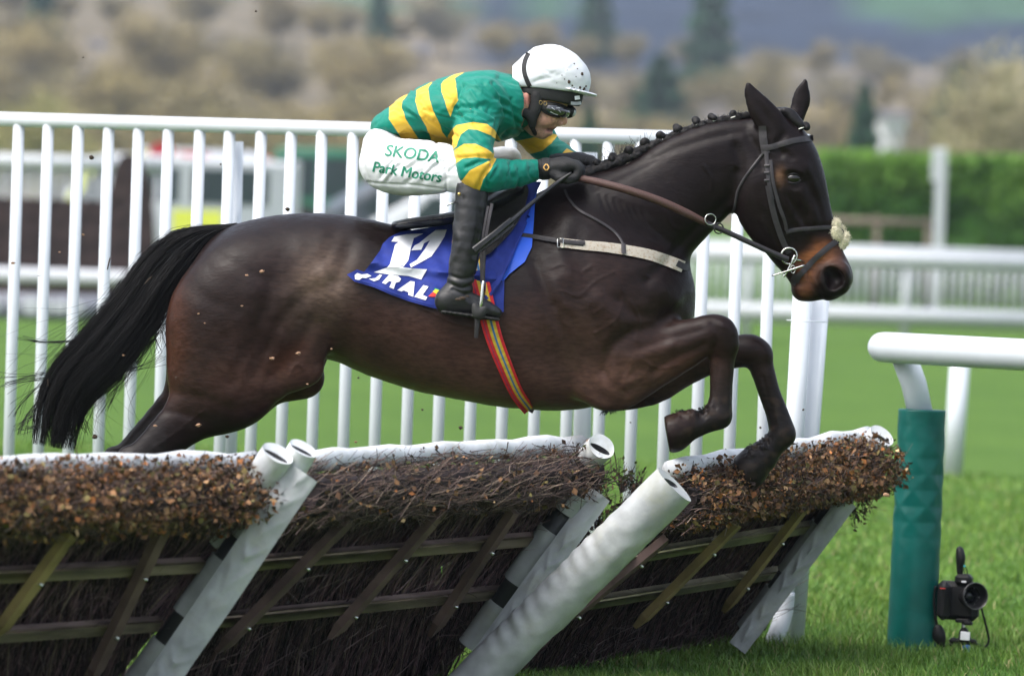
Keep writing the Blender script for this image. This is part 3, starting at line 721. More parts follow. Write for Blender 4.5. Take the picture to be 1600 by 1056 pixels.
def strap(name, bvh, pts, width, material, parent, off=.002, th=.003, mirror=False, cols=None, nc=2, wend=None, sub=8, follow=True, smooth=2):
    P = strap_pts(bvh, pts, off, smooth, sub)
    n = len(P); V = []; Cc = []
    ww = width if hasattr(width, '__len__') else [width] * 2
    for i, p in enumerate(P):
        a = P[max(i - 1, 0)]; b = P[min(i + 1, n - 1)]; tx, ty = b[0] - a[0], b[1] - a[1]; l = math.hypot(tx, ty) + 1e-9; nx, ny = -ty / l, tx / l
        wd = ww[0] + (ww[-1] - ww[0]) * i / (n - 1)
        for lay in (0, 1):
            for k in range(nc + 1):
                e = (k / nc - .5); x, y = p[0] + nx * wd * e, p[1] + ny * wd * e
                w = p[2]
                if follow and bvh is not None:
                    h, _ = ray(bvh, x, y)
                    if h is not None and abs(h.y - (p[2] + off)) < .035: w = .5 * (h.y - off) + .5 * p[2] if h.y > p[2] else h.y - off
                V.append(C3(x, y, w - (th if lay == 0 else 0) + (th * .6 if (lay == 0 and k in (0, nc)) else 0)))
                if cols: Cc.append(cols(k / nc, i / (n - 1)))
    m_ = 2 * (nc + 1); F = []
    for i in range(n - 1):
        for k in range(nc): F.append((i * m_ + k, i * m_ + k + 1, (i + 1) * m_ + k + 1, (i + 1) * m_ + k))
        for k in range(nc): q = nc + 1 + k; F.append((i * m_ + q + 1, i * m_ + q, (i + 1) * m_ + q, (i + 1) * m_ + q + 1))
        F.append((i * m_ + nc + 1, i * m_, (i + 1) * m_, (i + 1) * m_ + nc + 1)); F.append((i * m_ + nc, i * m_ + 2 * nc + 1, (i + 1) * m_ + 2 * nc + 1, (i + 1) * m_ + nc))
    F.append(tuple(range(nc + 1)) + tuple(range(2 * nc + 1, nc, -1)))
    b_ = (n - 1) * m_; F.append(tuple(b_ + q for q in (list(range(nc, -1, -1)) + list(range(nc + 1, 2 * nc + 2)))))
    V = np.array(V)
    if mirror: mesh_obj(name, arrC2W(V * np.array([1, -1, 1])), [f[::-1] for f in F], material, parent, smooth=40, col=np.array(Cc) if cols else None)
    return mesh_obj(name, arrC2W(V), F, material, parent, smooth=40, col=np.array(Cc) if cols else None)
def sheet(name, bvh, poly, material, parent=None, off=.004, th=.003, grid=6.0, wr=None, colf=None, fill=None, maxjump=.06, fsmooth=0, far=.3):
    """closed sheet whose outline in the picture is poly (px), lying off metres in front of a surface"""
    poly = [tuple(p) for p in poly]; B = []
    for i in range(len(poly)):
        (x0, y0), (x1, y1) = poly[i], poly[(i + 1) % len(poly)]; k = max(1, int(math.hypot(x1 - x0, y1 - y0) / grid))
        B += [(x0 + (x1 - x0) * j / k, y0 + (y1 - y0) * j / k) for j in range(k)]
    xs = [p[0] for p in B]; ys = [p[1] for p in B]
    gx, gy = np.meshgrid(np.arange(min(xs), max(xs), grid), np.arange(min(ys), max(ys), grid)); gx[1::2] += grid / 2
    gx, gy = gx.ravel(), gy.ravel(); ok = inpoly(gx, gy, poly) & (polydist(gx, gy, B + [B[0]]) > grid * .45)
    pts = B + list(zip(gx[ok], gy[ok]))
    nb = len(B)
    vo, eo, fo, ov, oe, of = delaunay_2d_cdt([Vector(p) for p in pts], [(i, (i + 1) % nb) for i in range(nb)], [list(range(nb))], 1, 1e-4)
    P2 = [(v.x, v.y) for v in vo]; w = []
    for x, y in P2:
        h, n_ = ray(bvh, x, y); w.append(h.y if h is not None and h.y < far else np.nan)
    w = np.array(w); A = np.array(P2)
    bad = np.isnan(w)
    if bad.any():
        g = np.where(~bad)[0]
        for i in np.where(bad)[0]:
            j = g[np.argsort(np.hypot(A[g, 0] - A[i, 0], A[g, 1] - A[i, 1]))[:4]]; w[i] = w[j].mean()
    if fsmooth:
        nbs = [[] for _ in P2]
        for f in fo:
            for a, b in zip(f, f[1:] + f[:1]): nbs[a].append(b); nbs[b].append(a)
        for _ in range(fsmooth):
            w2 = np.array([w[q].mean() if q else w[i] for i, q in enumerate(nbs)]); w = np.minimum(w, w2)
    wf = w - off
    if wr is not None: wf = wf - np.array([wr(x, y) for x, y in P2])
    n = len(P2)
    V = np.array([C3(x, y, q - th) for (x, y), q in zip(P2, wf)] + [C3(x, y, q) for (x, y), q in zip(P2, wf)])
    F = []
    for f in fo:
        a, b, c_ = [Vector(V[i]) for i in f[:3]]; nn = (b - a).cross(c_ - a)
        f = list(f) if nn.y < 0 else list(f)[::-1]
        F.append(tuple(f)); F.append(tuple(i + n for i in f[::-1]))
    cnt = {}
    for f in F[::2]:
        for a, b in zip(f, f[1:] + f[:1]): cnt[(a, b)] = 1
    for (a, b) in list(cnt):
        if (b, a) not in cnt: F.append((b, a, a + n, b + n))
    col = np.array([colf(x, y) for x, y in P2] * 2) if colf else None
    return mesh_obj(name, arrC2W(V), F, material, parent, smooth=50, col=col)
# ================================================================== RIDER
M_skin = mat('skin', attr='Col', rough=.5, var=.12, scale=60, bump=.15, bscale=250, spec=.4)
M_silk = mat('racing_silk', (.1, .1, .1), rough=.5, var=.05, scale=9, bump=.35, bscale=30, spec=.2, sheen=.05, bdist=.008)
def _silk(m):
    nt = m.node_tree; b = nt.nodes['Principled BSDF']; at = _n(nt, 'ShaderNodeAttribute', attribute_name='Col')
    mr = _n(nt, 'ShaderNodeMapRange'); mr.inputs[1].default_value = .46; mr.inputs[2].default_value = .54; nt.links.new(at.outputs['Fac'], mr.inputs[0])
    mx = _n(nt, 'ShaderNodeMix', data_type='RGBA'); nt.links.new(mr.outputs[0], mx.inputs[0]); mx.inputs[6].default_value = (.001, .180, .130, 1); mx.inputs[7].default_value = (.72, .44, .045, 1)
    nt.links.new(mx.outputs[2], b.inputs['Base Color'])
_silk(M_silk)
M_breech = mat('white_breeches', (.66, .67, .70), rough=.6, var=.03, scale=14, bump=.3, bscale=30, spec=.3, bdist=.005)
M_cap = mat('white_cap', (.64, .66, .69), rough=.55, var=.02, scale=14, bump=.35, bscale=22, spec=.3, bdist=.006)
M_glove = mat('black_glove', (.012, .012, .013), rough=.75, bump=.4, bscale=200)
M_black = mat('black_cloth', (.010, .010, .011), rough=.75, bump=.4, bscale=120)
M_lens = mat('goggle_lens', (.012, .012, .013), rough=.08, spec=.9, coat=.8)
M_green_ink = mat('green_lettering', (.010, .20, .12), rough=.6, var=.05)
M_blue = mat('blue_cloth', (.016, .032, .215), rough=.7, scale=30, var=.12, bump=.3, bscale=60, spec=.25)
M_blue2 = mat('bright_blue_pad', (.018, .10, .62), rough=.55, var=.08)
M_white = mat('white_print', (.72, .73, .76), rough=.6, var=.05, scale=40)
M_gold = mat('brass', (.45, .32, .12), rough=.35, metal=.9)

person = thing('person', (0, 0, 0), 'jockey in green silks with yellow hoops, white cap and white breeches crouched over the horse', 'person')
lo, hi = (-.53, -.46, -.02), (.42, .46, .98)
def PF(): return SDF(lo, hi, .0038)
def put(name, s, material, parent=None, disp=None, colf=None, it=1, smooth=True, mats=None, fmf=None):
    V, F = s.mesh(); V = relax(V, F, it)
    if disp is not None: V = V + vnormals(V, F) * disp(V)[:, None]
    c = colf(V) if colf else None
    fm = None
    if fmf is not None:
        fm = fmf(V[F].mean(1))
    return mesh_obj(name, arrC2W(V), F, material, parent or person, smooth, col=c, mats=mats, fmat=fm), V, F

ARM_N = [(752, 160, 40, -.145, 1), (745, 186, 37, -.185, .95), (741, 214, 34, -.245, .95), (742, 246, 31, -.30, .95), (749, 270, 30, -.32, .95), (777, 273, 25, -.26, .95), (808, 271, 21, -.185, .95), (838, 266, 17, -.115, 1)]
ARM_F = [(790, 160, 38, .135, 1), (812, 182, 33, .17, 1), (836, 210, 29, .20, 1), (855, 232, 24, .20, 1), (878, 244, 19, .14, 1), (896, 252, 15, .09, 1)]
TORSO = [(600, 199, 21, 0, 2.6), (628, 191, 31, 0, 2.5), (665, 181, 44, 0, 2.2), (708, 173, 54, 0, 1.9), (750, 169, 57, 0, 1.75), (788, 167, 49, 0, 1.55)]
NECK = [(800, 166, 30, 0, 1.1), (826, 165, 27, 0, 1.0)]
def shrink(P, d): return [(p[0], p[1], max(p[2] - d, 3), p[3], p[4]) for p in P]

# --- the body, one continuous surface (head, neck, arms, hands, torso, legs) -----------------------------------
b = PF()
b.chain(shrink(TORSO, 7), .03); b.chain(NECK, .03); b.chain(shrink(ARM_N, 8), .02); b.chain(shrink(ARM_F, 8), .02)
for sg in (-1, 1):
    b.chain([(604, 254, 28, sg * .10, .8), (655, 262, 27, sg * .18, .65), (704, 268, 19, sg * .24, .7), (732, 280, 13, sg * .28, .7)], .03)
    b.chain([(732, 284, 12, sg * .29, .7), (728, 340, 18, sg * .31, .85), (722, 400, 17, sg * .325, .85), (716, 460, 14, sg * .325, .85), (745, 480, 9, sg * .325, 1)], .02)
b.chain([(606, 232, 20, 0, 2.6), (608, 234, 20, 0, 2.6)], .02)
HW = -.012
b.chain([(843, 138, 42, HW, .80), (850, 158, 37, HW, .80), (845, 180, 28, HW, .80), (841, 194, 21, HW, .82), (848, 201, 14, HW, 1.0)], .02)   # skull to chin
b.chain([(864, 166, 20, HW, 1.1), (863, 183, 14, HW, 1.15), (857, 194, 11, HW, 1.2), (851, 203, 10, HW, 1.2)], .008)                      # face
b.chain([(877, 170, 5, HW - .002, 1), (880, 181, 5.2, HW - .002, 1.1), (881, 190.5, 5.6, HW - .002, 1.1)], .005)                            # nose
b.ball((875, 193.5, 4.2, HW - .014, .8), .005); b.ball((875, 193.5, 4.2, HW + .010, .8), .005)
b.chain([(863, 198, 3.4, HW - .016, 1), (866, 199, 4.0, HW, 1.3), (863, 198, 3.4, HW + .016, 1)], .004)                                    # upper lip
b.chain([(857, 207, 3.3, HW - .016, 1), (860, 208, 4.0, HW, 1.3), (857, 207, 3.3, HW + .016, 1)], .004)                                    # lower lip
b.chain([(853, 202.5, 2.0, HW - .026, 1), (860, 203, 3.0, HW - .014, 1.2), (867, 203.5, 3.6, HW, 1.3)], .003, '-')                                                              # open mouth
b.ball((848, 210, 7.5, HW, 1.2), .010)
b.chain([(850, 186, 9, HW - .044, .5), (862, 184, 7, HW - .038, .5)], .02); b.chain([(850, 186, 9, HW + .044, .5), (862, 184, 7, HW + .038, .5)], .02)   # cheekbones
for sg in (-1, 1):                                                                                                                         # ears
    b.chain([(822, 150, 5, HW + sg * .070, .6), (819, 157, 6, HW + sg * .074, .6), (822, 166, 4.5, HW + sg * .070, .6)], .006)
# hands: palm, four curled fingers and a thumb each
def hand(s, dx, dy, w0, sg, grow=0.0):
    s.chain([(838 + dx, 266 + dy, 10 + grow, w0 - sg * 0, 1.1), (858 + dx, 263 + dy, 12 + grow, w0, 1.35), (878 + dx, 260 + dy, 12.5 + grow, w0, 1.6), (888 + dx, 260 + dy, 11 + grow, w0, 1.7)], .008)
    for i, (ln, q) in enumerate(((0, -1.5), (3, -.5), (2, .5), (-3, 1.5))):
        w = w0 + sg * q * .0195
        s.chain([(886 + dx, 256 + dy + abs(q), 6.6 + grow, w, 1), (899 + dx + ln, 259 + dy, 6.3 + grow, w, 1), (904 + dx + ln, 268 + dy, 5.9 + grow, w, 1), (899 + dx + ln, 277 + dy, 5.4 + grow, w, 1), (889 + dx, 279 + dy, 5.0 + grow, w, 1), (882 + dx, 275 + dy, 4.6 + grow, w, 1)], .003, ki=.002)
    s.chain([(862 + dx, 268 + dy, 7 + grow, w0 - .018, 1), (874 + dx, 277 + dy, 6.4 + grow, w0 - .034, 1), (886 + dx, 281 + dy, 5.6 + grow, w0 - .038, 1), (895 + dx, 279 + dy, 4.8 + grow, w0 - .036, 1)], .004)
hand(b, 0, 0, -.105, 1); hand(b, 22, -8, .075, 1)
def skin_col(V):
    x, y = c2px(V); c = np.tile(np.array([.50, .27, .20]), (len(V), 1)); n = vnoise(V, 30, 2)
    def p(cx, cy, r_, cc, a):
        f = np.clip(np.exp(-((np.hypot(x - cx, y - cy) / r_) ** 2)) * a, 0, 1)[:, None]; return c * (1 - f) + np.array(cc) * f
    c = p(820, 157, 9, (.60, .20, .16), .9); c = p(884, 190, 8, (.55, .26, .20), .6); c = p(856, 190, 10, (.53, .25, .19), .5)
    d = polydist(x, y, [(855, 203.5), (864, 203)]); f = np.clip(1.3 - d / 4.5, 0, 1)[:, None] * .75; c = c * (1 - f) + np.array([.36, .13, .11]) * f
    d = polydist(x, y, [(856, 202.8), (866, 203.5)]); f = np.clip(1.3 - d / 2.4, 0, 1)[:, None] * .9; c = c * (1 - f) + np.array([.05, .02, .018]) * f
    f = np.clip(((y > 196) & (x < 856)) * .25 + 0.0, 0, 1)[:, None]; c = c * (1 - f) + np.array([.34, .21, .17]) * f
    s_ = (vnoise(V, 220, 5) > .42)[:, None] * .5; c = c * (1 - s_) + np.array([.12, .08, .06]) * s_
    return c * (1 + .1 * n)[:, None]
put('body', b, M_skin, colf=skin_col)

# --- silks --------------------------------------------------------------------------------------------------
TA = [(638, 147), (629, 150), (608, 166), (608, 187), (617, 201), (624, 211), (633, 230), (656, 230), (655, 219), (645, 203), (634, 187), (628, 168), (628, 160)]
TB = [(679, 126), (664, 134), (651, 141), (649, 158), (655, 180), (665, 197), (671, 211), (678, 232), (702, 232), (699, 217), (691, 207), (687, 193), (677, 174), (671, 154), (669, 138), (676, 128)]
TCc = [(728, 112), (709, 117), (693, 126), (689, 132), (690, 144), (697, 166), (704, 184), (709, 167), (716, 157), (713, 138), (711, 122)]
AD = [(700, 212), (706, 203), (713, 196), (739, 191), (761, 194), (773, 203), (784, 222), (775, 218), (767, 212), (745, 203), (731, 202), (719, 211), (713, 229), (706, 236), (700, 234)]
AE = [(706, 240), (712, 233), (725, 225), (743, 225), (761, 233), (778, 246), (770, 249), (759, 248), (743, 246), (723, 248), (712, 256), (704, 262)]
AF = [(717, 285), (723, 281), (733, 267), (751, 258), (768, 250), (776, 247), (767, 265), (755, 281), (748, 304), (730, 304)]
AG = [(803, 221), (810, 220), (840, 214), (861, 209), (872, 211), (862, 224), (847, 236), (820, 243), (806, 240)]
AH = [(872, 246), (886, 232), (899, 239), (896, 252), (884, 258), (874, 254)]
CH = [(770, 246), (772, 236), (800, 226), (812, 222), (800, 236), (782, 246)]
G_, Y_ = np.array([.002, .230, .130]), np.array([.80, .52, .045])
def silk_yellow(V):
    x, y = c2px(V); x = x + .8 * vnoise(V, 60, 1); far = V[:, 1] > .09
    arm = (polydist(x, y, [(p[0], p[1]) for p in ARM_N]) < 42) & (V[:, 1] < -.13) & (y > 190)
    t = inpoly(x, y, TA) | inpoly(x, y, TB) | inpoly(x, y, TCc) | inpoly(x, y, CH)
    a = inpoly(x, y, AD) | inpoly(x, y, AE) | inpoly(x, y, AF)
    fa = inpoly(x, y, AG) | inpoly(x, y, AH)
    return np.where(x > 800, fa, np.where(a & (x > 699), a, t & ~((y > 196) & (x > 704) & (x < 770))))
def silk_sd(V):                    # signed distance to the hoops' edges, thresholded in the material
    m = silk_yellow(V); x, y = c2px(V); x = x + .8 * vnoise(V, 60, 1); d = np.full(len(V), 99.0)
    for P in (TA, TB, TCc, AD, AE, AF, AG, AH, CH): d = np.minimum(d, polydist(x, y, P + [P[0]]))
    d = np.minimum(d, 4) / 4; d = np.where(m, d, -d) * .5 + .5
    return np.stack([d] * 3, 1)
def silk_col(V):
    m = silk_yellow(V)[:, None]
    return np.where(m, Y_, G_)
cr = random.Random(5)
CREASE = []
for _ in range(70):
    x, y = cr.uniform(600, 800), cr.uniform(120, 230); a = cr.uniform(.1, .9); l = cr.uniform(18, 60); CREASE.append(([(x, y), (x + l * .5 * math.cos(a), y + l * .5 * math.sin(a) + cr.uniform(-4, 4)), (x + l * math.cos(a), y + l * math.sin(a))], cr.uniform(-.0065, .005), cr.uniform(1.7, 4)))
for p in [[(770, 250), (750, 252), (728, 262)], [(771, 246), (745, 244), (715, 247)], [(772, 254), (758, 270), (748, 292)], [(774, 252), (765, 268), (762, 290)], [(710, 180), (740, 176), (770, 190)], [(712, 168), (748, 165), (778, 185)],
          [(706, 195), (712, 165), (722, 135)], [(778, 190), (772, 215), (776, 240)], [(715, 178), (735, 190), (765, 192)], [(620, 213), (660, 214), (705, 222)], [(800, 155), (806, 180), (808, 200)], [(785, 215), (800, 205), (822, 210)], [(770, 130), (785, 150), (792, 180)]]:
    CREASE.append((p, -.0085, 3.2))
for k in range(9):
    x = cr.uniform(762, 832); y0_ = cr.uniform(250, 268); CREASE.append(([(x, y0_), (x + cr.uniform(-3, 6), y0_ + 10), (x + cr.uniform(-8, 8), y0_ + cr.uniform(16, 30))], cr.choice((-.0045, -.003, .003)), cr.uniform(2, 3.4)))
def creases(V, L, base=.004):
    x, y = c2px(V); D = vnoise(V, 16, 3) * base + vnoise(V * np.array([1, 1, 1.6]), 38, 7) * base * .45
    for p, a, sg in L: D = D + a * np.exp(-(polydist(x, y, sm(p, 3)) / sg) ** 2)
    return D
s = PF(); s.chain(TORSO, .03); s.chain([(770, 166, 52, 0, 1.6), (798, 168, 34, 0, 1.25), (812, 170, 30, 0, 1.05)], .03); s.chain(ARM_N, .014); s.chain(ARM_F, .014)
s.cut(842, 268, 1, -.05, 60, -.11, .001); s.cut(899, 253, 1, .3, 30, .09, .001); s.cut(815, 172, 1, -.1, 60, 0, .001)
s.chain([(806, 150, 3, 0, 1), (806, 151, 3, 0, 1)], .001)
silk_o, SV, SF = put('racing_silks', s, M_silk, disp=lambda V: creases(V, CREASE), colf=silk_sd)
# collar stand
s = PF(); s.chain([(806, 164, 37, 0, 1.15), (815, 170, 33, 0, 1.1)], .004); s.chain([(800, 166, 30, 0, 1.1), (830, 172, 28, 0, 1.1)], .002, '-')
put('collar', s, mat('green_collar', (.001, .15, .108), rough=.55, bump=.4, bscale=60), disp=lambda V: vnoise(V, 60, 2) * .002)
s = PF(); s.chain([(806, 172, 28, 0, 1.05), (826, 176, 26, -.005, 1.0), (836, 184, 22, -.01, .95)], .01)
put('undershirt', s, M_black, disp=lambda V: vnoise(V, 40, 2) * .002)
# --- breeches -----------------------------------------------------------------------------------------------
s = PF()
s.chain([(597, 228, 30, -.05, 1.6), (600, 250, 36, -.06, 1.4)], .03); s.chain([(597, 228, 30, .05, 1.6), (600, 250, 36, .06, 1.4)], .03)
for sg in (-1, 1):
    k = 0 if sg < 0 else 1
    s.chain([(604, 256, 42, sg * .10, .95), (628, 261, 44, sg * .135, .85), (665, 262, 42, sg * .19, .72), (700, 264 - 10 * k, 37 - 6 * k, sg * .235, .75), (730 + 20 * k, 274 - 22 * k, 29 - 8 * k, sg * .27, .8), (738 + 58 * k, 290 - 42 * k, 23 - 4 * k, sg * .285, .85)], .02)
BCR = []
for _ in range(44):
    x, y = cr.uniform(585, 720), cr.uniform(225, 295); l = cr.uniform(15, 45); a = cr.uniform(-.95, -.35); BCR.append(([(x, y), (x + l * math.cos(a), y + l * math.sin(a))], cr.uniform(-.0055, .0035), cr.uniform(1.8, 4)))
BCR += [([(575, 285), (600, 288), (650, 290), (696, 296)], -.004, 1.8), ([(698, 230), (696, 260), (698, 300)], -.004, 1.8), ([(700, 240), (712, 225)], -.004, 2.5), ([(566, 240), (570, 265), (580, 285)], -.002, 2.0)]
br_o, BV, BF = put('breeches', s, M_breech, disp=lambda V: creases(V, BCR, .003))
BB = make_bvh(BV, BF)
# --- boots --------------------------------------------------------------------------------------------------
for sg in (-1, 1):
    s = PF(); w = sg * .325
    s.chain([(738, 296, 25.5, sg * .30, .9), (734, 340, 24, sg * .315, .88), (728, 388, 22.5, w, .88), (721, 432, 21, w, .9), (716, 458, 22, w, .9)], .01)
    s.chain([(701, 470, 22, w, .85), (724, 473, 19, w, .9), (750, 479, 14.5, w, 1.05), (776, 489, 8.5, w, 1.3)], .018)
    s.chain([(738, 262, 30, sg * .29, 1), (738, 292, 19.5, sg * .30, .95), (738, 302, 19, sg * .30, .95)], .001, '-')
    s.cut(730, 492, -.09, 1, 80, w, .003)
    CR = [([(702, 430), (722, 436), (742, 432)], -.005, 3), ([(700, 442), (722, 450), (744, 443)], -.005, 3), ([(708, 452), (730, 460), (748, 452)], -.005, 3),
          ([(752, 300), (748, 350), (742, 400)], -.003, 4), ([(708, 350), (718, 380), (704, 410)], .003, 5), ([(726, 462), (738, 472), (742, 488)], -.003, 3)]
    bo, BOV, BOF = put('boot', s, M_blackl, disp=lambda V: creases(V, CR, .0009))
    s = PF(); s.chain([(692, 487, 3.6, w, 4.2), (712, 489.5, 3.4, w, 4.6), (742, 494, 3.4, w, 5.6), (778, 499, 2.8, w, 4.0)], .003)
    V, F = s.mesh(); mesh_obj('sole', arrC2W(V), F, M_rubber, bo)
    if sg < 0:
        k = MB(); k.ball(C3(717.5, 303.5, -.355), .006); mesh_obj('stud', arrC2W(np.array(k.v)), k.f, M_gold, bo)
        k = MB(); k.tube([C3(712, 316, -.33), C3(705, 318, -.34), C3(698, 322, -.34)], [.004, .003, .0015], 6); mesh_obj('zip_pull', arrC2W(np.array(k.v)), k.f, M_steel, bo)
        BOB = make_bvh(BOV, BOF)
        for (cx, cy, rr) in ((722, 466, 5), (716, 468, 4), (730, 463, 3)):
            h, _ = ray(BOB, cx, cy); k = MB(); k.ball(h, rr / 494, (1.3, .35, .6), 9, 6); mesh_obj('mud_clod', arrC2W(np.array(k.v)), k.f, mat('mud', (.05, .032, .02), rough=.9, bump=.8, bscale=200), bo)
# --- gloves -------------------------------------------------------------------------------------------------
for dx, dy, w0 in ((0, 0, -.105), (22, -8, .075)):
    s = PF(); hand(s, dx, dy, w0, 1, 1.6)
    s.chain([(843 + dx, 265 + dy, 15, w0, 1.1), (852 + dx, 264 + dy, 15.5, w0, 1.15), (862 + dx, 263 + dy, 14, w0, 1.3)], .004)
    s.cut(836 + dx, 266 + dy, -1, 0, 30, w0, .001)
    go, GV, GF = put('glove', s, M_glove, disp=lambda V: vnoise(V, 60, 2) * .0018)
    if dx == 0:
        GB = make_bvh(GV, GF)
        s2 = PF(); s2.chain([(847, 264.5, 17, w0, 1.1), (858, 263.5, 16.5, w0, 1.2)], .002); s2.cut(845, 264, -1, 0, 40, w0, .001); s2.cut(860, 264, 1, 0, 40, w0, .001)
        V, F = s2.mesh(); st = mesh_obj('wrist_strap', arrC2W(V), F, M_black, go); WB = make_bvh(V, F)
        for q in (-1, 1):
            strap('emblem', WB, [(853.5 + q * .5, 256.5), (853.5 + q * 3.5, 260), (853.5 + q * 3.5, 263), (853.5 + q * .5, 266.5)], 1.8, mat('gold_thread', (.75, .42, .12)), go, off=.001, th=.0008, sub=3)
        strap('glove_hole', GB, [(864, 269), (869, 267)], 5, M_skin, go, off=.0005, th=.0006, sub=2)
HANDB = GB
# --- helmet, cap, harness, goggles --------------------------------------------------------------------------
helmet = SDF((.0, -.16, .60), (.32, .16, .98), .0035)
helmet.chain([(826, 128, 30, HW, 1.25), (848, 120, 45, HW, .98), (866, 121, 48, HW, .92), (882, 127, 41, HW, .95)], .03)
helmet.ball((812, 122, 17, HW, 1.6), .03)
helmet.cut(800, 135.5, -.095, 1, 260, 0, .003)
V, F = helmet.mesh()
x, y = c2px(V); HC = [([(825, 86), (816, 104), (822, 126), (832, 146)], -.0015, 3)] + [([(850 + cr.uniform(-30, 30), 100 + cr.uniform(-20, 30)), (870 + cr.uniform(-30, 30), 110 + cr.uniform(-20, 30))], cr.uniform(-.002, .0015), 3) for _ in range(16)]
HC += [([(803, 135), (830, 140), (860, 142), (905, 144)], .0022, 2.2), ([(835, 76), (846, 71), (860, 72), (874, 76)], .0035, 5)]
V = V + vnormals(V, F) * creases(V, HC, .0016)[:, None]
cap = mesh_obj('helmet_cap', arrC2W(V), F, M_cap, person); CB = make_bvh(V, F)
pk = SDF((.1, -.14, .66), (.32, .14, .80), .003); pk.chain([(884, 140, 5, HW, 8.0), (905, 144, 3.6, HW, 9.0), (920, 147, 2.6, HW, 8.0), (931, 149.5, 2.0, HW, 5.0)], .004)
V, F = pk.mesh(); mesh_obj('cap_peak', arrC2W(V), F, M_cap, cap)
strap('cap_band', CB, [(826, 83), (820, 96), (819, 112), (825, 130), (833, 144)], 7, M_black, cap, off=.001, th=.0015, mirror=False)
for (mx, my, mr) in [(889, 128, 2.6), (909, 116, 2.4), (897, 100, 1.1), (902, 108, 1.0), (894, 134, 1.3), (897, 138, 1.0), (882, 124, .8), (906, 137, 2.0), (912, 139, 2.6), (915, 135, 1.6), (878, 118, .7), (870, 130, .7), (900, 120, .7), (886, 110, .6)]:
    h, nn = ray(CB, mx, my)
    if h is None: continue
    k = MB(); k.ball((0, 0, 0), mr / 494, (1.2, .5, 1), 8, 5); vv = np.array(k.v) + np.array(h) + np.array(nn) * .0005; vv += np.array([[cr.uniform(-1, 1) * mr / 494 * .3 for _ in range(3)] for _ in vv])
    mesh_obj('mud_splash', arrC2W(vv), k.f, bpy.data.materials['mud'], cap)
k = []
for _ in range(26): k.append([C3(911 + cr.uniform(-1, 4) + q * cr.uniform(-1, 3), 142 - q * cr.uniform(5, 22), -.02 + cr.uniform(-.01, .01)) for q in np.linspace(0, 1, 4)])
v, f = thin_tubes(np.array(k), np.full((26, 4), .0006)); mesh_obj('grass_bits', arrC2W(v), f, mat('straw', (.30, .20, .08), rough=.8), cap)
# black shell below the cap and harness round the ear
s = SDF((.0, -.16, .55), (.32, .16, .90), .0035)
s.chain([(834, 145, 33, HW, 1.12), (852, 146, 38, HW, .98), (870, 147, 36, HW, .96), (880, 149, 31, HW, .98)], .02); s.cut(850, 137, .06, -1, 120, 0, .002); s.cut(862, 160, -.16, 1, 120, 0, .004)
s.chain([(822, 157, 10, -.2, 1), (822, 157, 10, .2, 1)], .003, '-')
V, F = s.mesh(); hl = mesh_obj('helmet_shell', arrC2W(V), F, M_rubber, person)
s = SDF((.0, -.16, .50), (.32, .16, .90), .003)
for sg in (-1, 1):
    w = HW + sg * .066
    s.chain([(805, 138, 6.5, w, .8), (806, 156, 7, w, .8), (812, 170, 7.5, w, .8), (822, 178, 7, w, .8), (831, 186, 6, w * .98, .8), (832, 196, 4.5, w * .9, .9)], .006)
    s.chain([(838, 148, 9, w, .8), (838, 164, 9.5, w, .7), (833, 178, 9, w, .7), (831, 190, 6, w * .95, .8), (832, 198, 4, w * .85, .9)], .006)
s.chain([(831, 198, 3.5, HW - .055, 1), (835, 207, 3.2, HW - .03, 1), (837, 210, 3.2, HW, 1), (835, 207, 3.2, HW + .03, 1), (831, 198, 3.5, HW + .055, 1)], .004)
V, F = s.mesh(); mesh_obj('chin_harness', arrC2W(V), F, M_black, hl)
# goggles
HEADV, HEADF = b.mesh(); HEADB = make_bvh(HEADV, HEADF)
s = SDF((.05, -.14, .55), (.32, .14, .85), .0028)
s.chain([(851, 167, 7.5, HW - .062, .7), (859, 170, 10, HW - .058, .6), (871, 173, 11, HW - .044, .7), (882, 175, 8.5, HW - .022, .9), (886, 175, 5.5, HW, 1.0), (892, 175, 8.0, HW + .022, .9), (884, 174, 11, HW + .044, .7), (866, 171, 10, HW + .060, .6)], .004)
V, F = s.mesh(); gg = mesh_obj('goggles', arrC2W(V), F, M_rubber, person); GG = make_bvh(V, F)
s = SDF((.05, -.14, .55), (.32, .14, .85), .0028)
LENS0 = 1
s.chain([(856, 169.5, 5.5, HW - .066, .7), (864, 172, 8.5, HW - .062, .6), (874, 174.5, 9.5, HW - .050, .7), (883, 176.5, 7.2, HW - .030, .9)], .003)
V, F = s.mesh(); mesh_obj('lens', arrC2W(V), F, M_lens, gg); LENSB = make_bvh(V, F)
s = SDF((.05, -.14, .55), (.32, .14, .85), .0028); s.chain([(893.5, 176, 6.5, HW + .016, .9), (891, 174.5, 8.0, HW + .038, .7)], .003)
V, F = s.mesh(); mesh_obj('lens', arrC2W(V), F, mat('pale_lens', (.42, .44, .45), rough=.12, spec=.8), gg)  # far lens coloured pale grey for the bright reflection on it
for q_ in ([(862, 168), (867, 172)], [(873, 172), (876, 176)], [(860, 175), (866, 178), (872, 180)], [(869, 169), (875, 169)]): strap('lens_glint', make_bvh(V, F) if False else LENSB, q_, 1.1, mat('glint_grey', (.35, .36, .37), rough=.4), gg, off=.0004, th=.0004, sub=4)  # pale scuff-like strokes painted as the highlight on the lens
for cx in (845, 852): 
    k = MB(); k.tube([tuple(Vector(C3(cx + 2.5 * math.cos(t), 160.5 + 3.2 * math.sin(t) + (cx - 845) * .2, HW - .082))) for t in np.linspace(0, 6.28, 9)], .0009, 6, cap=False); mesh_obj('buckle', arrC2W(np.array(k.v)), k.f, M_gold, gg)
